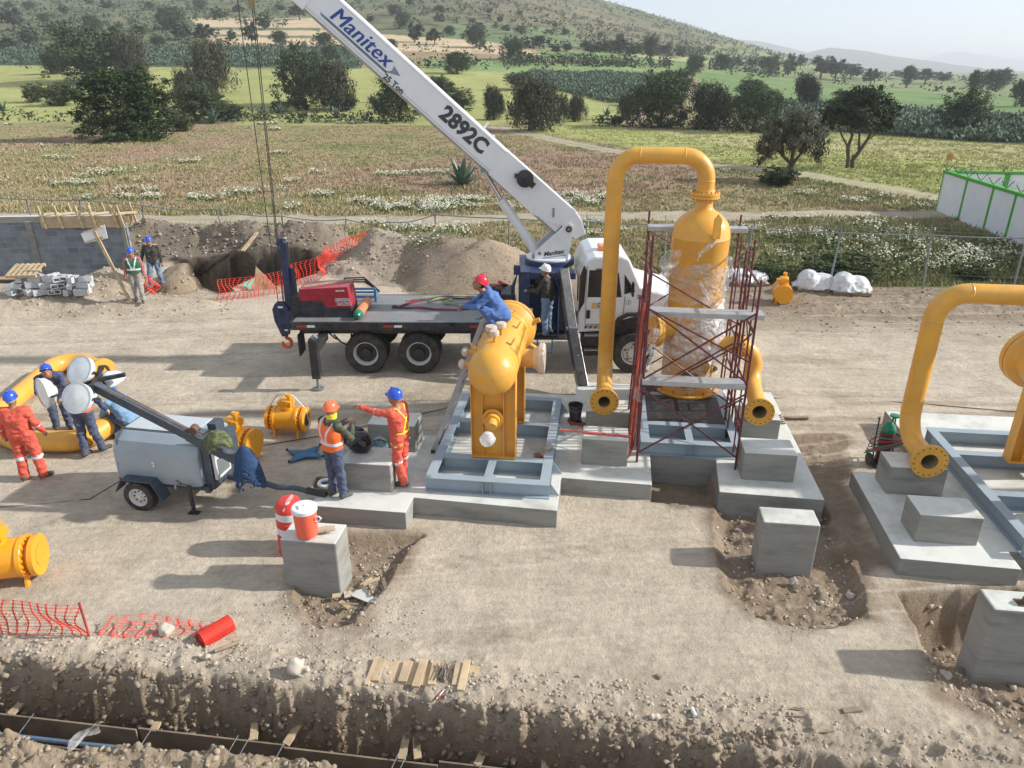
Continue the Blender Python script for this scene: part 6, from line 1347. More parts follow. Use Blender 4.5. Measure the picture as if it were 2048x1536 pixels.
mb=MB(); a=LE+Vector((-.45,.0,.0)); b=LE+Vector((.42,.2,.12)); mb.bar(a,b,.07,.06); mb.bar(LE+Vector((0,-.2,-.05)),LE+Vector((-.02,.35,.2)),.06,.06); mb.build('lamp_crossbar',dark,ge)
def cloth(name,label,cat,c,r,mat,drop=.3,seed=1,parent=None,sz=(1,1)):
    """draped cloth over a ridge at c"""
    def f(X,Y,Z):
        n=vn3(X*9,Y*9,Z*5,seed)-.5+.8*(vn3(X*19,Y*19,Z*12,seed+2)-.5)
        top=np.sqrt(((X-c[0])/sz[0])**2+((Y-c[1])/sz[1])**2)/r
        sh=c[2]-drop*top**2.2+.05*n; d=np.abs(Z-sh)*.5-.024; return np.maximum(d,(top-1)*r+.05*n)
    return blobs(name,f,(c[0]-r*1.2*sz[0],c[1]-r*1.2*sz[1],c[2]-drop*1.5),(c[0]+r*1.2*sz[0],c[1]+r*1.2*sz[1],c[2]+.08),.018,mat)
jk=M('navy_cloth',(.025,.06,.14),.9,var=.3,vs=8,bmp=.6,bs=12); camo=M('camo_cloth',(.10,.12,.05),.9,var=.85,vs=14,bmp=.5,bs=12)
q=atY(10.5,488,895); tag(cloth('jacket','','',(q.x,q.y,q.z),.26,jk,.62,3,sz=(1.0,.8)),'dark blue jacket draped over the end of the light tower mast','jacket')
q=atY(10.5,432,866); tag(cloth('camo_jacket','','',(q.x,q.y,q.z),.22,camo,.22,5,sz=(1.1,.9)),'green camouflage jacket bundled on the light tower mast','jacket')
mb=MB(); mb.tube([GX@Vector((-.8,.2,.40)),G(180,998,.02),G(90,1008,.015),G(0,1014,.015),G(-80,1010,.015)],.009,6); tag(mb.build('power_cable',rub,smooth=60),'black cable running left over the ground from the light tower','cable')
mb=MB(); mb.tube([G(500,896,.012),G(560,885,.015),G(640,872,.01),G(740,850,.012),G(885,818,.02),G(905,812,.25)],.009,6); tag(mb.build('power_cable',rub,smooth=60),'thin black cable on the ground from the valve to the separator skid','cable')
mb=MB(); mb.tube([G(1540,796,.012),G(1700,798,.012),G(1850,808,.012),G(2060,826,.012)],.009,6); tag(mb.build('power_cable',rub,smooth=60),'thin black cable crossing the ground behind the right hand pipe','cable')
# =====================================================================  BALL VALVES
def valve(loc,yaw,s,label,L=.62,hole=False,strapped=False):
    t=thing('ball_valve',label,'valve',loc); X=XF(loc,yaw)@Matrix.Scale(s,4); z=.40
    mb=MB(X); mb.lathe((-L/2,0,z),(1,0,0),[(.16,-.16),(.30,-.16),(.30,-.09),(.17,-.085),(.20,-.02),(.30,-.01),(.31,.0),(.31,.06),(.29,.065),(.29,L-.065),(.31,L-.06),(.31,L),(.30,L+.01),(.20,L+.02),(.17,L+.085),(.30,L+.09),(.30,L+.16),(.16,L+.16)],40)
    for sx in (-1,1):
        for k in range(20): a=k*math.pi/10; mb.cyl((sx*(L/2-.04),.285*math.cos(a),z+.285*math.sin(a)),(sx*(L/2+.035),.285*math.cos(a),z+.285*math.sin(a)),.024,n=7)
    mb.build('body',orangey,t,smooth=35)
    mb=MB(X); 
    for sx in (-1,1): mb=MB(X); mb.cyl((sx*(L/2+.16),0,z),(sx*(L/2+.166),0,z),.158,n=28); mb.build('port_cover',borem if hole else orangey,t,smooth=35)
    mb=MB(X)
    for sx in (-1,1):
        for sy in (-1,1): mb.prism([(sy*.20,z-.2),(sy*.12,z-.2),(sy*.16,0),(sy*.26,0)],'x',sx*(L/2-.02)-.02,sx*(L/2-.02)+.02)
    mb.build('foot',orangey,t)
    mb=MB(X); mb.cyl((0,0,z+.27),(0,0,z+.36),.16,n=24); mb.box((0,0,z+.42),(.34,.26,.14)); mb.cyl((.02,.0,z+.36),(.02,0,z+.52),.15,n=24); mb.cyl((-.1,.1,z+.44),(-.1,.26,z+.44),.06,n=14); mb.build('gear_box',orangey,t,bev=.015)
    mb=MB(X); mb.cyl((.12,-.05,z+.5),(.12,-.05,z+.64),.05,n=14); mb.box((.10,-.02,z+.62),(.14,.09,.07)); mb.build('stem_cap',orangey,t,bev=.01)
    if strapped:
        mb=MB(X); P=[(-.47,.05,z-.1),(-.44,.02,z+.28),(-.2,0,z+.60),(.0,0,z+.66),(.2,0,z+.60),(.46,.02,z+.26),(.50,.05,z-.1),(.46,.0,.12)]; mb.tube(P,.018,8); mb.build('lifting_strap',M('white_strap',(.6,.6,.6),.7),t,smooth=60)
    return t
valve(G(580,866),R(-6),.86,'orange ball valve with a strap over it, on the ground behind the workers',.62,True,True)
valve(G(478,920),R(-14),1.0,'orange ball valve partly hidden behind the light tower mast',.5)
valve(G(14,1172)+Vector((-.06,.1,0)),R(13),1.02,'big orange ball valve cut off by the left edge of the picture',.74)
valve(G(1561,606),R(80),.95,'orange ball valve standing alone near the fence on the right',.45)
# =====================================================================  PEOPLE
def clothm(name,c,var=.18,vs=5,rough=.85): return M(name,c,rough,var=var,vs=vs,bmp=.5,bs=16,dirt=.38,dirtc=(.34,.28,.2))
redc=clothm('red_coverall',(.68,.085,.05)); bluec=clothm('blue_coverall',(.05,.15,.42)); navyc=clothm('navy_cloth2',(.03,.05,.13)); jean=clothm('jeans',(.045,.075,.15)); jeanl=clothm('light_jeans',(.14,.22,.34),.4)
camc=M('camo_sleeve',(.07,.075,.05),.9,var=.75,vs=13); blackc=clothm('black_cloth',(.015,.015,.02)); bootm=M('boot_leather',(.035,.028,.022),.7,var=.3,dirt=.5); boott=M('tan_boot',(.20,.14,.09),.8,var=.2,dirt=.3)
refl=M('reflective_tape',(.66,.68,.70),.4,var=.05); vesto=M('orange_vest_cloth',(.90,.16,.035),.8,var=.08,vs=4,bmp=.3,bs=14); lblue=clothm('light_blue_cloth',(.16,.30,.46)); vestg=M('green_vest_cloth',(.012,.12,.045),.8,var=.15); plaid=M('plaid_cloth',(.38,.12,.13),.9,var=.5,vs=25); greyp=clothm('grey_trousers',(.33,.30,.29)); hairm=M('grey_hair',(.30,.29,.28),.9,var=.2); hairb=M('dark_hair',(.02,.015,.012),.8); ylw=M('yellow_webbing',(.80,.68,.05),.6,var=.1); darkskin=M('eye_dark',(.03,.02,.015),.4); glovem=M('leather_glove',(.45,.36,.26),.9,var=.2)
orgh=M('orange_helmet',(.85,.17,.06),.3,var=.05,coat=.4); redh=M('red_helmet',(.70,.02,.05),.3,var=.05,coat=.4); whh=M('white_helmet',(.80,.80,.80),.3,var=.04,coat=.3)
BASE=dict(pel=(0,0,.96),chest=(0,.0,1.27),neck=(0,.0,1.44),head=(0,.025,1.60),
 sl=(-.19,0,1.405),sr=(.19,0,1.405),el=(-.25,-.02,1.13),er=(.25,-.02,1.13),hl=(-.27,.06,.90),hr=(.27,.06,.90),
 pl=(-.095,0,.93),pr=(.095,0,.93),kl=(-.11,.02,.50),kr=(.11,.02,.50),al=(-.12,-.01,.09),ar=(.12,-.01,.09),tl=(-.13,.17,.035),tr=(.13,.17,.035))
def person(label,loc,yaw,pose,mats,helmet,scale=1.0,stripes=(),vest=None,vstripe=True,hair=None,glove=False,extra=None,hyaw=0,hpitch=0,bulk=1.08,seedv=1,fold=1.0):
    """local frame: +y is the way the body faces, +x its right hand side"""
    J=dict(BASE); J.update(pose); J={k:np.array(v,float) for k,v in J.items()}
    root=thing('person',label,'person',loc); X=XF(loc,yaw)@Matrix.Scale(scale,4)
    b=bulk*1.03
    def limbs(Xg,Yg,Zg):
        S={}
        def sg(a,c,r1,r2): return seg(Xg,Yg,Zg,J[a] if isinstance(a,str) else a,J[c] if isinstance(c,str) else c,r1,r2)
        S['ual']=sg('sl','el',.062*b,.052*b);S['uar']=sg('sr','er',.062*b,.052*b)
        S['fal']=sg('el','hl',.050*b,.040*b);S['far']=sg('er','hr',.050*b,.040*b)
        S['thl']=sg('pl','kl',.098*b,.072*b);S['thr']=sg('pr','kr',.098*b,.072*b)
        S['cal']=sg('kl','al',.072*b,.062*b);S['car']=sg('kr','ar',.072*b,.062*b)
        for s in 'lr':
            a=J['a'+s];t=J['t'+s]; S['ft'+s]=sg(a+(t-a)*-.28+np.array((0,0,-.035)),t,.048,.042)
            S['sh'+s]=sg('a'+s,a+np.array((0,0,.03)),.05,.055)
        return S
    def sdf(Xg,Yg,Zg,want=False):
        S=limbs(Xg,Yg,Zg)
        rt=(J['sr']-J['sl']); rt/=np.linalg.norm(rt)+1e-9; hp=(J['pr']-J['pl']); hp/=np.linalg.norm(hp)+1e-9
        P=J['pel'];C=J['chest'];Nk=J['neck']
        tor=[]
        for s in (-1,1):
            tor.append(seg(Xg,Yg,Zg,P+hp*.055*s+np.array((0,0,.0)),C+rt*.075*s,.115*b,.118*b)[0])
            tor.append(seg(Xg,Yg,Zg,C+rt*.075*s,(J['sl'] if s<0 else J['sr'])*.72+Nk*.28-np.array((0,0,.03)),.115*b,.066*b)[0])
        T=tor[0]
        for q in tor[1:]: T=smin(T,q,.06)
        T=smin(T,seg(Xg,Yg,Zg,J['sl'],J['sr'],.060*b,.060*b)[0],.04)
        leg=smin(smin(S['thl'][0],S['cal'][0],.03),smin(S['thr'][0],S['car'][0],.03),.02)
        D=smin(T,leg,.05)
        arm=np.minimum(smin(S['ual'][0],S['fal'][0],.02),smin(S['uar'][0],S['far'][0],.02)); D=smin(D,arm,.03)
        wr=(vn3(Xg*13,Yg*13,Zg*22,seedv)-.5)*.032*fold+(vn3(Xg*30,Yg*30,Zg*34,seedv+1)-.5)*.012*fold
        D=D+wr
        D=smin(D,seg(Xg,Yg,Zg,Nk-np.array((0,0,.03)),J['head']-np.array((0,0,.06)),.056,.055)[0],.02)
        ft=np.minimum(smin(S['ftl'][0],S['shl'][0],.03),smin(S['ftr'][0],S['shr'][0],.03)); D=smin(D,ft,.015)
        # head (own frame)
        h=J['head']; cy,sy=math.cos(hyaw),math.sin(hyaw); cp_,sp_=math.cos(hpitch),math.sin(hpitch)
        x0,y0,z0=Xg-h[0],Yg-h[1],Zg-h[2]; x1=cy*x0+sy*y0; y1=-sy*x0+cy*y0; y2=cp_*y1-sp_*z0*-1*-1; z2=sp_*y1*-1+cp_*z0
        y2=cp_*y1-sp_*z0; z2=sp_*y1+cp_*z0
        H=ell(x1,y2,z2,(0,-.005,.02),(.078,.098,.105)); H=smin(H,ell(x1,y2,z2,(0,.025,-.055),(.056,.066,.060)),.03)
        H=smin(H,seg(x1,y2,z2,(0,.092,.012),(0,.110,-.022),.010,.016)[0],.014)
        H=smin(H,seg(x1,y2,z2,(-.03,.086,.028),(.03,.086,.028),.012,.012)[0],.012); H=smin(H,seg(x1,y2,z2,(-.018,.088,-.056),(.018,.088,-.056),.009,.009)[0],.012)
        for s in (-1,1): H=smin(H,ell(x1,y2,z2,(s*.079,-.01,-.005),(.012,.022,.032)),.01)
        D=smin(D,H,.012)
        hands=np.minimum(seg(Xg,Yg,Zg,J['hl'],J['hl']+hd['l']*.085,.030,.034)[0],seg(Xg,Yg,Zg,J['hr'],J['hr']+hd['r']*.085,.030,.034)[0])
        D=smin(D,hands,.012)
        if not want: return D
        return D,S,T,H,hands,ft
    hd={}
    for s in 'lr':
        v=J['h'+s]-J['e'+s]; hd[s]=v/(np.linalg.norm(v)+1e-9)
    A=np.array(list(J.values())); lo=A.min(0)-.22;hi=A.max(0)+.22; lo[2]=A[:,2].min()-.10
    V,F=sdf_grid(sdf,lo,hi,.0135)
    D,S,T,H,hands,ft=sdf(V[:,0],V[:,1],V[:,2],True)
    parts=np.stack([T,np.minimum(S['ual'][0],S['uar'][0]),np.minimum(S['fal'][0],S['far'][0]),np.minimum(S['thl'][0],S['thr'][0]),np.minimum(S['cal'][0],S['car'][0]),ft,H,hands,
        seg(V[:,0],V[:,1],V[:,2],J['neck']-np.array((0,0,-.01)),J['head']-np.array((0,0,.07)),.06,.056)[0]],1)
    pid=parts.argmin(1); ML=[mats['top'],mats.get('sleeve',mats['top']),mats.get('fore',mats.get('sleeve',mats['top'])),mats['legs'],mats['legs'],mats.get('boots',bootm),skin,glovem if glove else skin,skin,refl]
    for (pt,t0,t1) in stripes:
        ks={'ua':('ual','uar'),'fa':('fal','far'),'th':('thl','thr'),'ca':('cal','car')}[pt]; k=S[ks[0]][0]<S[ks[1]][0]; t=np.where(k,S[ks[0]][1],S[ks[1]][1]); id_={'ua':1,'fa':2,'th':3,'ca':4}[pt]
        pid[(pid==id_)&(t>t0)&(t<t1)]=9
    uniq=[];mi=[]
    for m in ML:
        if m not in uniq: uniq.append(m)
        mi.append(uniq.index(m))
    fm=np.array(mi)[pid[F[:,0]]]
    Xm=np.array(X); Vw=V@Xm[:3,:3].T+Xm[:3,3]
    # fingers
    mb=MB(X)
    for s in 'lr':
        d=Vector(hd[s]); w_=Vector(J['h'+s])+d*.085; side=d.cross(Vector((0,0,1))); 
        if side.length<.2: side=Vector((0,1,0)) 
        side=(side-d*side.dot(d)).normalized(); up_=side.cross(d).normalized()
        for k,(o_,L_) in enumerate(((-.026,.068),(-.009,.078),(.009,.074),(.026,.058))):
            p0=w_+side*o_; p1=p0+d*L_*.5-up_*.008; p2=p0+d*L_*.85-up_*.030; mb.tube([p0-d*.02,p0,p1,p2],[.0095,.0095,.009,.007],6)
        th=-1 if s=='l' else 1; p0=Vector(J['h'+s])+d*.03+side*.028*th; mb.tube([p0,p0+d*.03+side*.022*th,p0+d*.062+side*.022*th-up_*.01],[.012,.011,.008],6)
    nv=len(Vw); fv=np.array([list(X@v) for v in mb.v]); 
    allv=np.concatenate([Vw,fv]); me=bpy.data.meshes.new('body'); off=np.array(wloc(root))
    me.from_pydata((allv-off).tolist(),[],F.tolist()+[[i+nv for i in f] for f in mb.f])
    for m in uniq: me.materials.append(m)
    hm=mi[7]; me.polygons.foreach_set('material_index',np.concatenate([fm,np.full(len(mb.f),hm)]).astype(np.int32)); me.polygons.foreach_set('use_smooth',[True]*len(me.polygons)); me.validate()
    bo=bpy.data.objects.new('body',me); col.objects.link(bo); bo.parent=root
    HX=X@Matrix.Translation(Vector(J['head']))@Matrix.Rotation(hyaw,4,'Z')@Matrix.Rotation(-hpitch,4,'X')
    mb=MB(HX)
    for s in (-1,1): mb.ball((s*.031,.092,.012),(.011,.007,.007),8)
    mb.tube([(-.022,.098,-.050),(0,.102,-.052),(.022,.098,-.050)],.0035,5); mb.build('face_features',darkskin,root,smooth=60)
    if helmet:
        mb=MB(HX); prof=[(.128,.045),(.130,.055),(.125,.062),(.122,.09),(.108,.14),(.075,.172),(.035,.186),(0,.189)]
        mb.lathe((0,-.005,0),(0,0,1),prof,28); mb.v=[Vector((v.x*.90,v.y*1.03,v.z)) for v in mb.v]
        mb.prism([(-.09,.09),(-.05,.155),(0,.172),(.05,.155),(.09,.09),(.05,.10),(0,.11),(-.05,.10)],'z',.048,.058); mb.box((0,0,.185),(.03,.15,.016)); mb.build('helmet',helmet,root,smooth=50)
    if hair: mb=MB(HX); mb.ball((0,-.022,.015),(.084,.090,.075),16); mb.build('hair',hair,root,smooth=60)
    if vest:
        P=J['pel'];C=J['chest'];Nk=J['neck']
        def vf(Xg,Yg,Zg):
            rt=(J['sr']-J['sl']); rt/=np.linalg.norm(rt); T=None
            for s in (-1,1):
                for q in (seg(Xg,Yg,Zg,P+rt*.055*s,C+rt*.075*s,.115*b,.118*b)[0],seg(Xg,Yg,Zg,C+rt*.075*s,(J['sl'] if s<0 else J['sr'])*.72+Nk*.28-np.array((0,0,.03)),.115*b,.066*b)[0]): T=q if T is None else smin(T,q,.06)
            T=T-.020+(vn3(Xg*11,Yg*11,Zg*18,seedv+5)-.5)*.016
            ax=C-P; L=np.linalg.norm(ax); ax=ax/L; h=(Xg-P[0])*ax[0]+(Yg-P[1])*ax[1]+(Zg-P[2])*ax[2]
            T=np.maximum(T,.0-h-.02)
            nk=seg(Xg,Yg,Zg,Nk-np.array((0,0,.06)),Nk+np.array((0,.0,.2)),.085,.12)[0]; T=np.maximum(T,-nk)
            for k in ('l','r'): T=np.maximum(T,-seg(Xg,Yg,Zg,J['s'+k],J['s'+k]+(J['s'+k]-Nk)*.8-np.array((0,0,.05)),.078,.09)[0])
            return T
        V2,F2=sdf_grid(vf,lo,hi,.0135); ax=C-P;L=np.linalg.norm(ax);ax=ax/L; hh=(V2-P)@ax; rt=(J['sr']-J['sl']); rt/=np.linalg.norm(rt); xx=(V2-P)@rt
        isr=np.zeros(len(V2),bool)
        if vstripe: isr|=(hh>.10)&(hh<.145); isr|=(hh>.145)&(np.abs(np.abs(xx)-(.03+.30*(hh-.145)))<.022)
        me=bpy.data.meshes.new('vest'); me.from_pydata((V2@Xm[:3,:3].T+Xm[:3,3]-off).tolist(),[],F2.tolist()); me.materials.append(vest); me.materials.append(refl)
        me.polygons.foreach_set('material_index',isr[F2[:,0]].astype(np.int32)); me.polygons.foreach_set('use_smooth',[True]*len(F2)); me.validate(); vo=bpy.data.objects.new('vest',me); col.objects.link(vo); vo.parent=root
    if extra: extra(root,X,J)
    return root
def hd_to(px,py,qx,qy):
    a=G(px,py);b=G(qx,qy); return math.atan2(b.y-a.y,b.x-a.x)-math.pi/2
# 1 man in red coveralls, back to the camera, at the left
person('person in red coveralls and blue helmet seen from behind at the left',G(68,958),R(10),dict(hl=(-.31,.08,.90),el=(-.29,-.04,1.14),hr=(.32,.12,.93),er=(.30,-.02,1.15),al=(-.13,-.02,.09),ar=(.17,.02,.09),tl=(-.16,.14,.035),tr=(.27,.13,.035),kl=(-.12,.03,.50),kr=(.14,.05,.5)),dict(top=redc,legs=redc),bluep,1.0,[('fa',.15,.32),('ca',.06,.22)],hair=hairm,bulk=1.2,seedv=3)
def logo(root,X,J): pass
# 2 man in navy behind the lamps, leaning
person('person in navy clothes and blue helmet bending behind the lamps',G(128,858),R(-150),dict(chest=(0,.16,1.22),neck=(0,.30,1.34),head=(.0,.42,1.44),sl=(-.19,.26,1.30),sr=(.19,.26,1.30),el=(-.24,.38,1.06),er=(.24,.38,1.06),hl=(-.14,.55,.92),hr=(.14,.55,.92)),dict(top=navyc,legs=jean),bluep,1.0,hpitch=-.5,seedv=4)
# 3 orange vest
person('person in an orange vest over navy clothes standing behind the round lamp',G(186,909),R(8),dict(chest=(0,.05,1.26),head=(-.02,.13,1.56),neck=(0,.07,1.43),hl=(-.22,.25,1.0),el=(-.28,.02,1.12),er=(.30,.05,1.14),hr=(.38,.12,.92),al=(-.10,-.08,.09),tl=(-.08,.08,.035),ar=(.16,.12,.09),tr=(.24,.27,.035)),dict(top=navyc,legs=jean),bluep,1.0,[('ua',.55,.75)],vest=vesto,seedv=5,glove=True)
# 4 crouching, light blue shirt
person('person in a light blue shirt crouching at the end of the bent pipe',G(262,872),R(68),dict(pel=(0,-.10,.42),chest=(0,.12,.68),neck=(0,.24,.82),head=(0,.34,.92),sl=(-.19,.20,.78),sr=(.19,.20,.78),el=(-.24,.36,.55),er=(.24,.34,.55),hl=(-.12,.52,.42),hr=(.14,.50,.42),pl=(-.10,-.10,.38),pr=(.10,-.10,.38),kl=(-.16,.30,.46),kr=(.15,.25,.12),al=(-.15,.10,.09),ar=(.14,-.18,.10),tl=(-.16,.27,.035),tr=(.15,-.05,.04)),dict(top=lblue,legs=jean),bluep,1.0,hpitch=-.5,hair=hairb,seedv=6)
# 5 worker with orange helmet and vest, on the slab
def p5x(root,X,J):
    mb=MB(X@Matrix.Translation(Vector(J['head']))); mb.lathe((0,0,-.06),(0,0,1),[(.085,-.05),(.09,0),(.088,.05)],20); mb.build('neck_cloth',ylw,root,smooth=60)
person('person in orange helmet, orange vest and camouflage sleeves standing on the slab',Vector((G(676,994,.31).x,G(676,994,.31).y,.31)),R(-38),dict(el=(-.24,.20,1.16),hl=(-.05,.38,1.28),er=(.26,.18,1.15),hr=(.08,.40,1.25),al=(-.10,-.02,.09),ar=(.12,.03,.09),head=(.01,.04,1.60)),dict(top=camc,legs=jean,sleeve=camc),orgh,1.0,vest=vesto,glove=True,extra=p5x,seedv=7,bulk=1.05)
# 6 pointing man with harness
def harness(root,X,J):
    mb=MB(X); 
    for s in (-1,1):
        mb.tube([(s*.09,.125,1.10),(s*.10,.135,1.30),(s*.11,.07,1.46),(s*.11,-.05,1.46),(s*.02,-.135,1.28),(-s*.08,-.13,1.10),(-s*.10,-.12,1.0)],.016,6)
        mb.tube([(s*.05,.10,.93),(s*.17,.08,.84),(s*.20,-.02,.80),(s*.12,-.12,.84)],.017,6)
    mb.tube([(.17*math.cos(a),.135*math.sin(a),1.03) for a in np.arange(0,6.28,.35)],.02,6,closed=True); mb.box((0,.15,1.28),(.2,.02,.035)); mb.build('harness',ylw,root,smooth=60)
p6=person('person in red coveralls, blue helmet and yellow harness pointing to the left',Vector((G(806,966,.31).x,G(806,966,.31).y,.31)),R(70),dict(sl=(-.19,.03,1.41),el=(-.24,.26,1.42),hl=(-.26,.52,1.47),er=(.24,.10,1.16),hr=(.12,.28,1.20),al=(-.10,-.08,.09),tl=(-.12,.08,.035),ar=(.12,.05,.09),tr=(.15,.22,.035),head=(0,.05,1.60)),dict(top=redc,legs=redc),bluep,1.02,[('fa',.0,.12),('ca',.0,.14)],extra=harness,seedv=8,hpitch=-.1)
# 7 man squatting on the vessel
sp=W(-1.80,12.45,2.66)
person('person in blue coveralls and red helmet squatting on top of the separator',Vector((sp.x,sp.y,2.64)),R(97),dict(pel=(0,-.12,.30),chest=(0,.08,.58),neck=(0,.22,.74),head=(0,.32,.86),sl=(-.19,.16,.70),sr=(.19,.16,.70),el=(-.23,.38,.52),er=(.25,.34,.50),hl=(-.10,.60,.50),hr=(.06,.60,.44),pl=(-.10,-.12,.27),pr=(.10,-.12,.27),kl=(-.17,.26,.44),kr=(.17,.26,.42),al=(-.14,.02,.10),ar=(.14,.02,.10),tl=(-.15,.20,.045),tr=(.15,.20,.045)),dict(top=bluec,legs=bluec,boots=boott),redh,1.0,hpitch=-.55,hair=hairb,seedv=9,bulk=1.05)
# 8 crane operator
person('person in a black jacket, jeans and white helmet working the crane controls',Vector((.86,16.88,1.01)),R(62),dict(el=(-.24,.16,1.16),hl=(-.20,.42,1.12),er=(.25,.14,1.16),hr=(.18,.42,1.14),chest=(0,.04,1.27),head=(0,.08,1.58)),dict(top=blackc,legs=jeanl),whh,1.0,hpitch=-.2,seedv=10,glove=True)
# 9, 10 left workers by the wall
person('person in a green vest, checked shirt and blue helmet walking left of the hole',GT(282,606),R(-160),dict(kl=(-.11,.12,.50),al=(-.11,.20,.10),tl=(-.12,.38,.05),kr=(.11,.02,.50),ar=(.11,-.18,.10),tr=(.12,.0,.035)),dict(top=plaid,legs=greyp),bluep,.97,vest=vestg,vstripe=True,seedv=11)
person('person in a dark jacket and torn light jeans behind the green vested one',GT(318,584),R(-165),dict(er=(.30,-.02,1.15),hr=(.36,.05,.95),al=(-.16,-.05,.09),ar=(.20,.05,.09),kl=(-.13,.02,.5),kr=(.17,.05,.5),tl=(-.2,.12,.035),tr=(.26,.2,.035)),dict(top=blackc,legs=jeanl),bluep,1.0,seedv=12)
# =====================================================================  SMALL THINGS
# ladder
ld=thing('ladder','aluminium ladder leaning from the slab against the separator','ladder',G(866,905,.31)); a0=W(-2.86,11.92,.31);b0=W(-2.22,13.0,2.95); side=(W(-2.50,12.0,.31)-W(-2.86,12.2,.31)); a0=G(866,904,.31); b0=Vector((atY(12.95,966,640))); sd_=Vector((.10,.36,0))
mb=MB(); 
for s in (0,1): mb=MB(); mb.bar(a0+sd_*s,b0+sd_*s,.03,.085,up=(1,0,0)); mb.build('rail',M('ladder_alu',(.42,.40,.40),.5,metal=.4,dirt=.3),ld)
for i in range(11): t=(i+.7)/11.6; p=a0*(1-t)+b0*t; mb=MB(); mb.cyl(p,p+sd_,.016,n=8); mb.build('rung',galv,ld,smooth=60)
for s in (0,1): mb=MB(); p=a0+sd_*s; mb.box(p+Vector((0,-.01,.02)),(.07,.09,.05)); mb.build('rubber_foot',rub,ld)
# cooler, barrel
c=G(616,1072,.82); c=Vector((-2.83,8.58,.82)); c=Vector((G(615,1068,.83).x,G(615,1068,.83).y,.83))
ck=thing('water_cooler','round orange water cooler with a white lid standing on the tall concrete block','cooler',c)
mb=MB(); mb.lathe(c,(0,0,1),[(0,0),(.145,0),(.155,.02),(.168,.40),(.17,.42),(0,.42)],40); mb.build('body',M('cooler_orange',(.86,.14,.07),.4,var=.05,dirt=.08),ck,smooth=40)
mb=MB(); mb.lathe(c,(0,0,1),[(.172,.40),(.182,.41),(.182,.46),(.165,.475),(0,.475)],40); mb.box(c+Vector((.05,.03,.485)),(.10,.02,.02),yaw=.5); mb.box(c+Vector((-.06,-.04,.485)),(.02,.10,.02),yaw=.5); mb.build('lid',whitep,ck,smooth=40)
mb=MB(); mb.tube([c+Vector((.155,-.06,.34)),c+Vector((.22,-.08,.35)),c+Vector((.24,-.05,.30)),c+Vector((.20,-.05,.25)),c+Vector((.15,-.07,.27))],.012,8); mb.build('handle',whitep,ck,smooth=60)
b=G(588,1100,0)+Vector((0,.05,0)); br=thing('traffic_drum','red and white traffic drum behind the cooler block','barrel',b)
mb=MB(); mb.lathe(b,(0,0,1),[(0,-.05),(.255,-.05),(.25,.0),(.235,.02),(.235,.28),(.222,.29),(.222,.56),(.21,.57),(.205,.80),(.16,.90),(.10,.93),(0,.93)],36); mb.build('drum',redp,br,smooth=35)
mb=MB()
for z0,z1,r in ((.36,.48,.2235),(.62,.74,.211)): mb.lathe(b,(0,0,1),[(r,z0),(r+.002,z0+.001),(r+.002,z1),(r,z1)],36)
mb.build('white_band',whitep,br,smooth=40)
mb=MB(); mb.tube([b+Vector((-.03,-.18,.80)),b+Vector((.03,-.10,.93)),b+Vector((.07,0,.97)),b+Vector((.05,.05,.93))],[.03,.035,.03,.02],8); mb.build('plastic_tie',film2,br,smooth=60)
def glove(p,label,m=None,s=1.0,yaw=0):
    mb=MB(XF(p,yaw)@Matrix.Scale(s,4)); 
    for k in range(4): mb.tube([(.02+.0*k,-.045+.03*k,.02),(.09,-.05+.033*k,.035),(.14+.01*(k%2),-.055+.036*k,.018)],[.018,.016,.011],7)
    mb.tube([(-.10,0,.025),(-.02,0,.03),(.04,0,.028)],[.045,.045,.05],10); mb.tube([(-.02,.05,.02),(.04,.09,.02)],[.018,.012],7)
    return tag(mb.build('glove',m or glovem,smooth=60),label,'glove')
glove(G(650,1062,.835),'tan work glove lying beside the cooler on the block',yaw=.3); glove(G(1098,898,.6)+Vector((0,0,.0)),'tan glove on the right beam of the separator skid',s=.9,yaw=1.0); glove(G(1078,914,.33),'brown glove lying inside the separator skid',M('brown_glove',(.28,.13,.06),.9,var=.3),.9,2.0)
# bucket on bricks
p=G(1150,846,.31); bk=thing('bucket','black plastic bucket standing on red bricks beside the skid','bucket',p+Vector((0,0,.12)))
mb=MB(); mb.lathe(p+Vector((0,0,.125)),(0,0,1),[(0,0),(.115,0),(.145,.27),(.152,.27),(.152,.30),(.14,.30),(.112,.02),(0,.02)],28); mb.build('shell',M('bucket_black',(.02,.022,.04),.45,var=.3,dirt=.3),bk,smooth=40)
mb=MB(); mb.tube([p+Vector((-.15,0,.40)),p+Vector((-.11,-.12,.34)),p+Vector((0,-.17,.31)),p+Vector((.11,-.12,.34)),p+Vector((.15,0,.40))],.005,5); mb.build('handle',galv,bk)
brick=M('red_brick',(.30,.10,.07),.9,var=.25,vs=10,dirt=.25)
for i,(dx,dy,z,yw) in enumerate(((-.07,-.02,.03,.2),(.08,.0,.03,-.1),(.02,.06,.09,1.4),(.1,-.1,.03,.9),(-.04,.08,.03,1.3))):
    mb=MB(); mb.box(p+Vector((dx,dy,z)),(.11,.20,.058),yaw=yw); tag(mb.build('brick',brick,bev=.004),'loose red brick in the small pile under the black bucket','brick','bricks under the bucket')
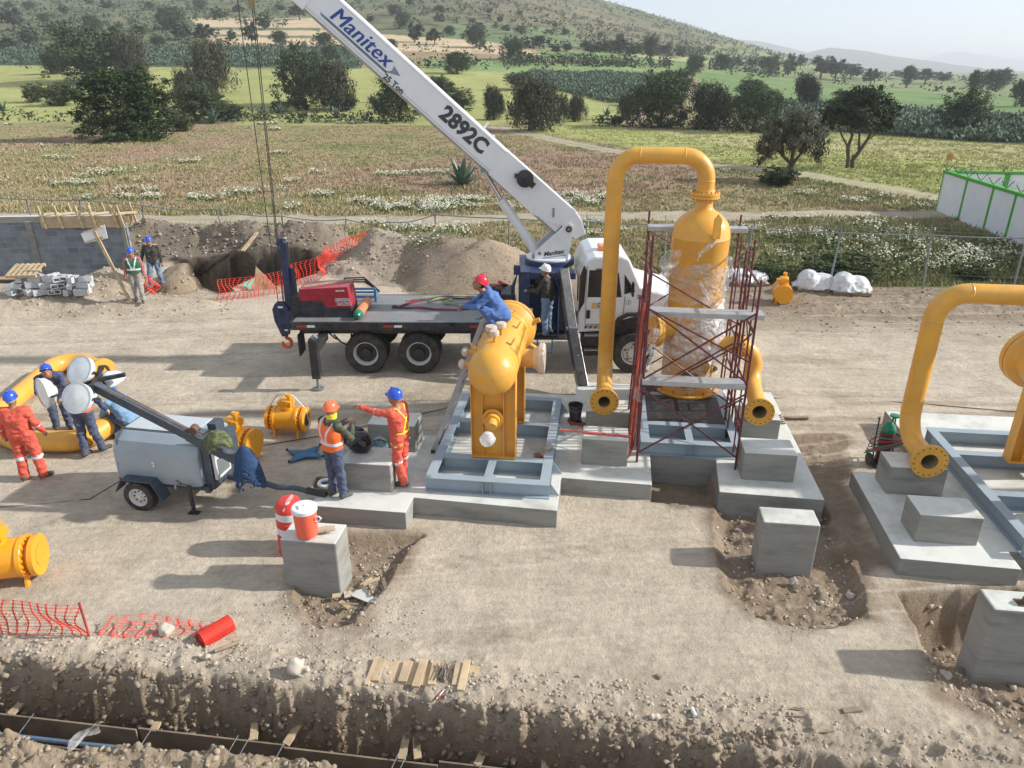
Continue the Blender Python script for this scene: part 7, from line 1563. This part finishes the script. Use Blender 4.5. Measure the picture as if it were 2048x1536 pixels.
# backpack, black bag on pedestals
p=G(762,916,.31)
bp=thing('backpack','grey backpack with an orange front pocket leaning on the rear pedestal','backpack',p)
blobs('shell',lambda X,Y,Z: ell(X,Y,Z,(p.x,p.y,p.z+.22),(.16,.10,.24))+.012*(vn3(X*14,Y*14,Z*14,5)-.5),(p.x-.22,p.y-.17,p.z-.05),(p.x+.22,p.y+.17,p.z+.5),.018,M('backpack_grey',(.25,.33,.38),.7,var=.5,vs=14),bp)
mb=MB(); mb.ball((p.x+.01,p.y-.07,p.z+.14),(.09,.06,.09),14); mb.build('pocket',M('pocket_orange',(.75,.28,.08),.7,var=.2),bp,smooth=60)
mb=MB(); mb.tube([(p.x-.12,p.y-.04,p.z+.36),(p.x-.06,p.y-.09,p.z+.43),(p.x+.06,p.y-.09,p.z+.43),(p.x+.12,p.y-.04,p.z+.36)],.012,6); mb.tube([(p.x-.14,p.y-.05,p.z+.1),(p.x-.13,p.y-.1,p.z+.3),(p.x-.05,p.y-.11,p.z+.38)],.010,6); mb.build('strap',blackc,bp,smooth=60)
p=W(-4.02,10.88,.86); bagm=M('black_bag',(.012,.012,.013),.25,var=.3,coat=.3)
def bagf(p,r,sd,am=.05):
    return lambda X,Y,Z: ell(X,Y,Z,p,r)+am*(vn3(X*9,Y*9,Z*9,sd)-.5)+am*.5*np.abs(vn3(X*22,Y*22,Z*22,sd+1)-.5)
tag(blobs('rubbish_bag',bagf((p.x,p.y,p.z+.14),(.22,.20,.20),7),(p.x-.4,p.y-.34,p.z-.1),(p.x+.4,p.y+.34,p.z+.42),.02,bagm),'shiny black plastic bag heaped on the front left pedestal','bag')
p=G(708,898,.31); tag(blobs('rubbish_bag',bagf((p.x+.0,p.y+.1,p.z+.2),(.22,.2,.24),17),(p.x-.3,p.y-.2,p.z-.02),(p.x+.3,p.y+.4,p.z+.5),.02,bagm),'black bag slumped between the two left pedestals','bag')
# round lidded box on edge behind orange vest man
p=G(652,975,.31); 
bx=thing('open_box','small open wooden box with a white round fitting beside the vested worker','box',p); mb=MB()
for a,b_,c_ in (((-.2,0,.05),(.03,.42,.1),0),((.2,0,.05),(.03,.42,.1),0),((0,-.2,.05),(.37,.03,.1),0),((0,.2,.05),(.37,.03,.1),0),((0,0,.015),(.4,.4,.02),0)): mb.box(p+Vector(a),b_)
mb.build('tray',woodd,bx); mb=MB(); mb.tube([p+Vector((.11*math.cos(a),.11*math.sin(a),.09)) for a in np.arange(0,6.28,.4)],.035,8,closed=True); mb.build('round_fitting',whitep,bx,smooth=60)
# blue pad on four pegs
p=G(610,908,.03); bd=thing('blue_cloth_cover','blue four cornered cover lying on the ground','cover',p); mb=MB(XF(p,R(20)))
P=[];n=12
for i in range(n+1):
    for j in range(n+1): 
        x=-1+2*i/n;y=-1+2*j/n; q=.16+.10*abs(x*y); mb.v.append(Vector((x*q*1.25,y*q*1.0,.06*(1-x*x)*(1-y*y)+.01)))
for i in range(n):
    for j in range(n): a=i*(n+1)+j; mb.f.append([a,a+n+1,a+n+2,a+1]); mb.m.append(0)
o=mb.build('sheet',M('blue_cover',(.03,.13,.26),.6,var=.3,dirt=.2),bd,smooth=60); o.modifiers.new('s','SOLIDIFY').thickness=.012
for sx in (-1,1):
    for sy in (-1,1): mb=MB(XF(p,R(20))); mb.cyl((sx*.32,sy*.25,0),(sx*.32,sy*.25,.05),.02,n=8); mb.build('corner_knob',rub,bd)
# acetylene / oxygen trolley
p=G(1764,930,0); tl=thing('gas_trolley','trolley with a maroon gas cylinder, green valve cap and coiled hoses','gas trolley',p)
p=p+Vector((0,.05,0)); mb=MB(); mb.lathe(p,(0,0,1),[(0,.05),(.12,.05),(.13,.08),(.13,.72),(.10,.82),(.06,.88),(0,.9)],28); mb.build('cylinder',M('cylinder_maroon',(.12,.02,.015),.45,var=.3,dirt=.2),tl,smooth=40)
mb=MB(); mb.lathe(p,(0,0,1),[(.131,.70),(.133,.74),(.105,.825),(.05,.90),(0,.91)],28); mb.cyl(p+Vector((.04,0,.9)),p+Vector((.04,0,1.0)),.02,n=8); mb.lathe(p+Vector((.08,.03,1.0)),(0,0,1),[(0,0),(.09,0),(.09,.03),(0,.04)],20); mb.build('green_cap',M('cylinder_green'),tl,smooth=40)
hg=M('hose_green',(.08,.20,.15),.6,var=.2)
for i in range(7): 
    mb=MB(); r=.25+.014*i; mb.tube([p+Vector((r*math.cos(a),r*.85*math.sin(a),.62-.05*i+.10*math.sin(a*1+.4*i)-.12*math.sin(a))) for a in np.arange(0,6.28,.3)],.011,6,closed=True); mb.build('hose_coil',(hg,M('hose_red'),rub)[i%3],tl,smooth=60)
mb=MB(); 
for s in (-1,1): mb.tube([p+Vector((s*.2,-.05,0.05)),p+Vector((s*.17,.08,.5)),p+Vector((s*.15,.12,.95)),p+Vector((s*.15-.1,.0,.98))],.014,6); mb.cyl(p+Vector((s*.24,-.02,.12)),p+Vector((s*.28,-.02,.12)),.12,n=20)
mb.box(p+Vector((0,-.02,.04)),(.42,.3,.02)); mb.build('frame',dark,tl,smooth=50)
# timbers, tarps, wrapped pallets
def pallet(px,py,w_,label,h=.55,sd=1):
    p=GT(px,py); pl=thing('wrapped_pallet',label,'pallet',p); mb=MB(XF(p,R(-8)))
    for y in (-.4,0,.4): mb.box((0,y,.05),(w_,.1,.08))
    mb.build('pallet_base',woodd,pl)
    mb=MB(XF(p,R(-8)))
    for x in np.linspace(-w_/2+.06,w_/2-.06,6): mb.box((x,0,.105),(.11,.95,.02))
    mb.build('pallet_deck',wood,pl)
    c1=p+Vector((-w_*.2,0,.3)); c2=p+Vector((w_*.2,0,.25))
    f=lambda X,Y,Z: smin(smin(ell(X,Y,Z,c1,(w_*.28,.42,h*.62)),ell(X,Y,Z,c2,(w_*.30,.42,h*.5)),.12),ell(X,Y,Z,p+Vector((0,0,.15)),(w_*.55,.5,.12)),.1)+.10*np.abs(vn3(X*6,Y*6,Z*6,sd)-.5)-.02
    blobs('plastic_cover',f,(p.x-w_*.8,p.y-.75,p.z+.09),(p.x+w_*.8,p.y+.75,p.z+h+.45),.035,M('cloudy_plastic',(.62,.63,.63),.3,var=.2,vs=5,coat=.4),pl)
pallet(1628,580,1.25,'pallet under crumpled clear plastic, left of the pair near the fence',.62,3); pallet(1697,584,1.2,'pallet under crumpled clear plastic, right of the pair near the fence',.62,5); pallet(1490,566,1.5,'low plastic covered pallet seen through the right scaffold frame',.32,7)
mb=MB(); mb.bar(G(1548,834,.04),G(1616,836,.04),.08,.04); tag(mb.build('timber',woodd),'dark timber lying on the ground beside the right pipe flange','timber')
mb=MB()
for i in range(5): mb.bar(W(3.55,13.9+.05*i,.33),W(3.95,13.95+.1*i,.34),.02,.02)
tag(mb.build('tools',rust),'rusty tools left on the slab corner right of the tower','tools')
mb=MB(); mb.bar(W(-.6,12.05,.87),W(.72,11.95,.87),.05,.02); tag(mb.build('red_strip',M('red_strip',(.60,.12,.10),.6,var=.2)),'thin red strip lying across the top of a pedestal','strip')
mb=MB(); mb.cyl(W(.35,12.5,.31),W(.35,12.5,.52),.018,n=8); tag(mb.build('steel_rod',rust),'short steel rod standing between the two centre pedestals','rod')
# big stones
def rock(p,s,label,c=(.50,.44,.36),sd=1):
    q=Vector(p)
    tag(blobs('stone',lambda X,Y,Z: ell(X,Y,Z,(q.x,q.y,q.z+s*.5),(s,s*.8,s*.8))+s*.9*(vn3(X/s*1.3,Y/s*1.3,Z/s*1.3,sd)-.5),(q.x-s*1.6,q.y-s*1.5,q.z-s),(q.x+s*1.6,q.y+s*1.5,q.z+s*2),s/6,M('rock_%.2f'%c[0],c,.95,var=.15,vs=7,bmp=.6,bs=20)),label,'stone')
rock(GT(337,1275),.10,'pale stone holding down the orange mesh',sd=3); rock(GT(1700,1200),.075,'pale stone at the right rim of the dug pit',sd=5); rock(GT(1588,1170)+Vector((0,0,.02)),.07,'grey stone lying in the middle of the dug pit',(.40,.36,.32),7); rock(GT(1888,1358),.075,'rounded stone below the deep pit at the right',(.42,.36,.3),9); rock(GT(600,1360),.13,'big pale stone on the trench edge',sd=11); rock(GT(415,1330),.085,'pale stone among rubble below the mesh roll',sd=13); rock(GT(1308,1438),.05,'small stone near the trench, right of the boards',sd=15)
# white pipe offcut, wood scraps, stick piles
mb=MB(); a=GT(1383,1420)+Vector((0,0,.03)); b=GT(1389,1447)+Vector((0,0,.03)); mb.cyl(a,b,.022,n=16); tag(mb.build('pipe_offcut',whitep,smooth=40),'short white pipe offcut lying alone on the bare ground','pipe')
mb=MB(); a=GT(430,1310)+Vector((0,0,.04)); b=GT(480,1297)+Vector((0,0,.04)); mb.cyl(a,b,.028,n=12); tag(mb.build('wooden_stake',woodd,smooth=40),'round wooden stake below the roll of orange mesh','stake')
for i,(x,y,a,l,lb) in enumerate(((1580,1420,.1,.34,0),(1590,1432,.0,.30,0),(1600,1436,-.05,.32,0),(1590,1440,.15,.25,0),(1575,1434,.3,.2,0),(1640,1475,.25,.22,0),(1650,1480,.1,.18,0))):
    p=GT(x,y)+Vector((0,0,.012)); d=Vector((math.cos(a),math.sin(a),0))*l/2; mb=MB(); mb.bar(p-d,p+d,.012,.010); tag(mb.build('stick',woodd),'thin dark stick in the small scatter at the lower right','stick','sticks scattered on the bare ground')
mb=MB(); p=GT(1702,1427); mb.box(p+Vector((0,0,.02)),(.24,.07,.04),yaw=.15); tag(mb.build('wood_offcut',woodd,bev=.004),'flat grey wood offcut right of the scattered sticks','offcut')
mb=MB(); p=GT(1316,1361); mb.box(p+Vector((0,0,.02)),(.04,.08,.03),yaw=.6); tag(mb.build('wood_offcut',woodd,bev=.004),'tiny wood offcut alone in the middle of the bare ground','offcut')
for i,(x,y,a,l,w_,m) in enumerate(((712,1190,.3,.34,.16,concd),(728,1205,-.5,.36,.14,concd),(700,1196,1.2,.2,.05,wood),(733,1172,.9,.22,.04,wood),(690,1218,-.7,.2,.07,wood),(675,1208,.2,.12,.08,wood),(770,1178,1.9,.26,.05,woodd),(700,1228,.0,.26,.03,woodd),(745,1190,.6,.25,.05,wood))):
    p=GT(x,y)+Vector((0,0,.03+.012*i)); mb=MB(); mb.box(p,(l,w_,.022),rot=Matrix.Rotation(a,3,'Z')@Matrix.Rotation(.12*((i%3)-1),3,'X')); tag(mb.build('board_scrap',m),'scrap of board in the little heap right of the cooler block','board','board scraps beside the cooler block')
# timber panel with boards
pb=thing('plywood_platform','flat pale plywood panel with battens lying near the trench','panel',GT(850,1360)); PX=Matrix.Translation(GT(850,1362)+Vector((0,0,.03)))@Matrix.Rotation(R(-4),4,'Z')
mb=MB(PX); mb.box((0,0,0),(1.34,.36,.018)); mb.build('plywood',M('ply',(.50,.37,.23),.7,var=.25,vs=3,dirt=.25,dirtc=(.3,.26,.2)),pb)
for i,(x,w_,l,z,yw) in enumerate(((-.66,.06,.46,.03,-.05),(-.58,.10,.36,.03,0),(-.24,.11,.34,.03,-.03),(-.05,.10,.46,.045,-.06),(.12,.10,.38,.03,0),(.42,.11,.36,.03,0),(.50,.09,.50,.05,-.04))):
    mb=MB(PX); mb.box((x,-.02 if l>.4 else 0,z),(w_,l,.03),yaw=yw); mb.build('batten',wood if i%2 else M('ply'),pb,bev=.003)
for i in range(14):
    mb=MB(PX); x=.26+.10*random.uniform(-1,1); a=random.uniform(-.45,.45); mb.bar((x-.1*a,-.13,.035+.004*i),(x+.3*a*.5,.12,.038+.004*i),.010,.008); tag(mb.build('stick',M('grey_stick',(.13,.11,.10),.8)),'dark thin stake lying on the plywood panel','stick','stakes lying on the panel')
p=GT(885,1402); 
for i in range(4):
    mb=MB(XF(p+Vector((-.03+.03*i,0,.02)),R(60-20*i))); mb.cyl((-.07,0,0),(.07,0,.0),.012,n=8); mb.ball((.08,0,0),.016,8); tag(mb.build('hand_tool',(steel,redp,rust,steel)[i],smooth=50),'small hand tool in the cluster below the panel','tool','hand tools below the panel')
# white paper sign nailed on a post
sg=thing('wooden_sign','leaning timber post with a white board nailed to its top, before the wall','sign',GT(262,603)); a=GT(262,603); b=atY(a.y+.25,188,462)
mb=MB(); mb.bar(a-Vector((0,0,.1)),b,.10,.05,up=(0,1,0)); mb.build('post',wood,sg)
d=(b-a).normalized(); n_=Vector((0,-1,0)); rt=d.cross(n_).normalized(); rot=Matrix((rt,Vector((0,-1,0)).cross(rt)*-1,n_)).transposed()
mb=MB(); P=b-d*.12+Vector((0,.05,0)); mb.bar(P-rt*.38-Vector((0,0,.10)),P+rt*.38+Vector((0,0,.12)),.02,.42,up=(0,-1,0)) if 0 else mb.add([P+v for v in (Vector((-.42,0,-.28)),Vector((.32,0,-.12)),Vector((.30,.02,.30)),Vector((-.50,.02,.02)))],[[0,1,2,3]]); o=mb.build('white_board',white,sg); o.modifiers.new('s','SOLIDIFY').thickness=.015
for dz in (-.22,.10): mb=MB(); mb.bar(P+Vector((-.38,-.03,dz-.02)),P+Vector((.22,-.03,dz+.16)),.03,.08,up=(0,1,0)); mb.build('crosspiece',wood,sg)
# blocks pile
blkm=M('loose_block',(.48,.49,.50),.95,var=.12,vs=6,bmp=.4,dirt=.15)
def cblock(loc,yaw,tilt=0):
    mb=MB(Matrix.Translation(loc)@Matrix.Rotation(yaw,4,'Z')@Matrix.Rotation(tilt,4,'X')); 
    for y in (-.06,.06): mb.box((0,y,0),(.39,.028,.19))
    for x in (-.18,0,.18): mb.box((x,0,0),(.03,.092,.188))
    return tag(mb.build('concrete_block',blkm),'hollow grey block in the heap before the block wall','block','hollow blocks heaped before the wall')
bp_=GT(104,592); r_=random.Random(3)
for i in range(34):
    lay=i//12; k=i%12; cblock(bp_+Vector((-1.15+.42*(k%6)+r_.uniform(-.05,.05)+.2*lay*.6,(k//6)*.25+lay*.05+r_.uniform(-.04,.04),.12+.2*lay)),r_.uniform(-.7,.7)+(1.57 if i%4==0 else 0),(R(90) if i%3==0 else 0)+r_.uniform(-.25,.25))
pl_=thing('old_pallet','weathered wooden pallet lying on top of the heap of blocks','pallet',bp_+Vector((-.75,.2,.72))); mb=MB(Matrix.Translation(bp_+Vector((-.75,.2,.75)))@Matrix.Rotation(.1,4,'Z')@Matrix.Rotation(.25,4,'X'))
for y in (-.35,0,.35): mb.box((0,y,0),(.9,.08,.07))
for x in np.linspace(-.4,.4,6): mb.box((x,0,.05),(.1,.8,.02))
mb.build('slat_frame',wood,pl_)
mb=MB(); p=GT(30,580); mb.box(p+Vector((0,0,.15)),(.9,.6,.04),rot=Matrix.Rotation(-.35,3,'Y')@Matrix.Rotation(.3,3,'X')); tag(mb.build('loose_board',concd),'grey board leaning on the dirt at the left edge','board')
mb=MB(); p=GT(10,570); mb.box(p+Vector((0,.4,.2)),(1.0,.5,.04),rot=Matrix.Rotation(.2,3,'X')); tag(mb.build('loose_board',wood),'brown timber board lying at the very left edge before the wall','board')
mb=MB(); mb.bar(atY(28.2,485,502),atY(30.0,526,450),.16,.04); tag(mb.build('plank',wood),'pale plank leaning over the hole against the spoil heap','plank')
bx_=GT(505,590); mb=MB(); mb.prism([(-.45,0),(.45,0),(-.25,.95)],'y',-.02,.02); mb.xf=XF(bx_+Vector((.3,.6,-.1)),.3); tag(mb.build('plywood_sheet',wood),'triangular plywood panel standing at the hole behind the mesh','panel')
mb=MB(); c=GT(470,590); mb.tube([c+Vector((-.2,.5,-.1)),c+Vector((.6,1.2,.15))],[.20,.24],20); tag(mb.build('green_pipe',M('mint_green',(.20,.50,.36),.5,var=.1),smooth=50),'mint green pipe end sticking out of the hole behind the orange mesh','pipe')
# =====================================================================  TRENCH FORMWORK
def formboard(v,z,h,u0,u1,label,ul=1.9):
    n=int((u1-u0)/ul)
    for i in range(n):
        a=u0+i*ul; mb=MB(SITE); mb.box((a+ul/2,v+.02*((i*7)%3-1),z-h/2+.012*((i*5)%3)),(ul-.01,.022,h),yaw=R(.5*((i*3)%3-1))); tag(mb.build('form_board',M('form_wood',(.22,.17,.12),.8,var=.35,vs=3,dirt=.3)),label,'form board',label.split(' in')[0]+'s')
formboard(5.93,-.50,.34,-9.2,.5,'long wooden shuttering board in the trench, far side'); formboard(5.62,-.56,.30,-9.2,.5,'long wooden shuttering board in the trench, near side')
mb=MB(SITE)
for v,s in ((5.93,-1),(5.62,1)): pass
for i,(u,l) in enumerate(((-7.1,.30),(-5.2,.32),(-3.95,.28),(-3.45,.30),(-2.05,.34),(-1.9,.3),(-1.1,.3),(-.35,.34),(-8.3,.3))):
    mb=MB(SITE); mb.box((u,6.10,-.47),(.09,l,.035),rot=Matrix.Rotation(.25,3,'X')@Matrix.Rotation(.5*((i%3)-1)*.6,3,'Z')); tag(mb.build('prop_timber',wood),'short pale timber wedged between trench wall and shuttering','timber','props along the trench shuttering')
for i,u in enumerate((-6.9,-5.3,-4.2,-4.05,-3.6,-2.2,-2.1,-1.2)):
    mb=MB(SITE); mb.cyl((u,5.62,-.62),(u+.12,5.95,-.42),.006,n=5); tag(mb.build('tie_rod',steel),'thin steel tie rod across the trench shuttering','rod','tie rods across the trench')
for dz,v in ((0,5.76),(-.05,5.70)):
    mb=MB(SITE); mb.tube([(-9.5,v,-.60+dz),(-6,v-.01,-.61+dz),(-3,v+.01,-.60+dz),(.3,v,-.62+dz)],.027 if dz==0 else .02,14); tag(mb.build('conduit',bluepipe if dz==0 else whitep,smooth=60),('blue grey' if dz==0 else 'pale')+' conduit running along the bottom of the trench','conduit')
q=W(-5.98,5.8,-.45); sheet_film('plastic_scrap',lambda u,v:(-6.05+.10*u+.1*v,5.55+.4*v+.05*np.sin(u*9),-.42+.05*np.sin(u*7+v*5)-.1*v*u),16,16,film,'wisp of clear plastic caught on the trench shuttering','plastic')
p=W(4.75,7.55,-.55); tag(blobs('plastic_scrap',lambda X,Y,Z: ell(X,Y,Z,(p.x,p.y,p.z+.0),(.42,.30,.16))+.16*np.abs(vn3(X*8,Y*8,Z*8,9)-.5)-.02,(p.x-.6,p.y-.5,p.z-.2),(p.x+.6,p.y+.5,p.z+.35),.025,M('cloudy_plastic')),'crumpled white plastic lying in the deep pit beside the block','plastic')
p=G(915,835,.05); tag(blobs('plastic_scrap',lambda X,Y,Z: ell(X,Y,Z,(p.x,p.y,p.z+.12),(.12,.3,.16))+.12*np.abs(vn3(X*8,Y*8,Z*8,19)-.5)-.01,(p.x-.3,p.y-.5,p.z-.1),(p.x+.3,p.y+.5,p.z+.4),.02,M('cloudy_plastic')),'crumpled clear plastic on the ground behind the ladder','plastic')
p=W(-1.73,10.72,1.30); tag(blobs('plastic_bag',lambda X,Y,Z: ell(X,Y,Z,(p.x,p.y-.02,p.z),(.13,.12,.13))+.11*np.abs(vn3(X*13,Y*13,Z*13,29)-.5)-.01,(p.x-.2,p.y-.22,p.z-.2),(p.x+.2,p.y+.2,p.z+.2),.014,film2),'clear plastic bag tied over the lower nozzle of the separator','bag')
# =====================================================================  ORANGE MESH FENCING
meshm=M('orange_mesh',(.80,.055,.03),.5,var=.15)
def net(name,pts,h,label,lean=(0,0),dx=.145,nrow=13,wav=.03,rv=.0075,rh=.0028,parent=None,sd=1):
    """safety netting hung along ground points pts: thick vertical ribs, thin horizontal strands"""
    P=[Vector(p) for p in pts]; seg_=[(b-a).length for a,b in zip(P,P[1:])]; L=sum(seg_); n=max(2,int(L/dx)); mb=MB()
    H=h if isinstance(h,(list,tuple)) else [h]*len(P)
    def at(s):
        i=0
        while i<len(seg_)-1 and s>seg_[i]: s-=seg_[i]; i+=1
        t=s/seg_[i]; return P[i]*(1-t)+P[i+1]*t,H[i]*(1-t)+H[i+1]*t
    G_=[]
    for k in range(n+1):
        p,hh=at(L*k/n*.9999); row=[]
        for j in range(nrow+1):
            z=j/nrow; w1=wav*math.sin(k*.7+z*5+sd)+wav*.7*math.sin(z*9+k*.23+sd); row.append(p+Vector((lean[0]*z+w1,lean[1]*z+w1*.6,hh*z)))
        G_.append(row)
    for row in G_:
        mb.tube(row,rv,4)
        for q in row[::1]: mb.box(q,(.035,.006,.012))
    for j in range(nrow+1): mb.tube([r[j] for r in G_],rh,3)
    return tag(mb.build(name,meshm),label,'netting')
net('safety_netting',[G(-160,1262),G(-60,1275),G(60,1292)*.6+G(60,1270)*.4,G(178,1290)],[.62,.62,.62,.60],'orange plastic netting standing across the lower left corner',lean=(-.06,.05),wav=.035,dx=.125,rh=.0038,rv=.0085)
net('safety_netting',[G(185,1292,.03),G(260,1285,.03),G(330,1290,.03),G(400,1292,.03)],[.14,.10,.07,.05],'orange netting lying on the ground between its post and the roll',lean=(.10,.42),nrow=11,wav=.03,dx=.16,rv=.010)
mb=MB(); mb.tube([G(186,1292),G(160,1208)+Vector((0,0,0))] if 0 else [G(184,1290),atY(G(184,1290).y+.02,158,1205)],.016,6); tag(mb.build('stake',M('red_stake',(.4,.04,.03),.6,var=.3)),'leaning stake holding up the orange netting','stake')
a=G(400,1282,.11); b=G(462,1245,.11); d=(b-a); rl=thing('netting_roll','roll of orange plastic netting lying on the ground','netting roll',a)
mb=MB(); dn=d.normalized(); u=dn.cross(Vector((0,0,1))); v_=u.cross(dn); pts=[]
for k in range(27):
    t=.02+.96*k/26; mb.tube([a+d*t+(u*math.cos(q)+v_*math.sin(q))*.115 for q in np.arange(0,6.28,.35)],.0065,4,closed=True)
for q in np.arange(0,6.28,.3): mb.tube([a+d*t+(u*math.cos(q)+v_*math.sin(q))*(.114+.003*math.sin(t*30+q*3)) for t in np.linspace(0,1,12)],.004,3)
mb.build('outer_netting',meshm,rl)
mb=MB(); mb.tube([a+d*.01,b-d*.01],.097,24,cap=True); mb.build('inner_layers',M('mesh_inner',(.16,.010,.008),.9,var=.5,vs=20),rl,smooth=60)
mb=MB(); sp_=[a-dn*.004+(u*math.cos(q)+v_*math.sin(q))*(.015+.0055*q) for q in np.arange(0,17,.3)]; mb.tube(sp_,.004,4); mb.build('spiral_end',meshm,rl)
net('safety_netting',[GT(440,604),GT(500,596),GT(560,590),GT(600,570),GT(640,560)],[.75,.7,.75,.8,.8],'orange netting fence along the near side of the hole',dx=.14,nrow=10,wav=.05,rv=.013,rh=.005,sd=4)
net('safety_netting',[GT(640,560),Vector((-6.75,26.3,.25)),Vector((-6.25,27.4,.42)),Vector((-5.75,28.5,.48))],[.8,.8,.75,.7],'orange netting climbing over the spoil heap to the back fence',dx=.14,nrow=10,wav=.07,rv=.014,rh=.006,sd=6)
net('safety_netting',[GT(290,590)+Vector((0,.3,0)),GT(312,590)+Vector((0,.1,0))],[.6,.4],'crumpled orange netting behind the two workers by the hole',dx=.08,nrow=8,wav=.08,rv=.016,rh=.008,sd=8)
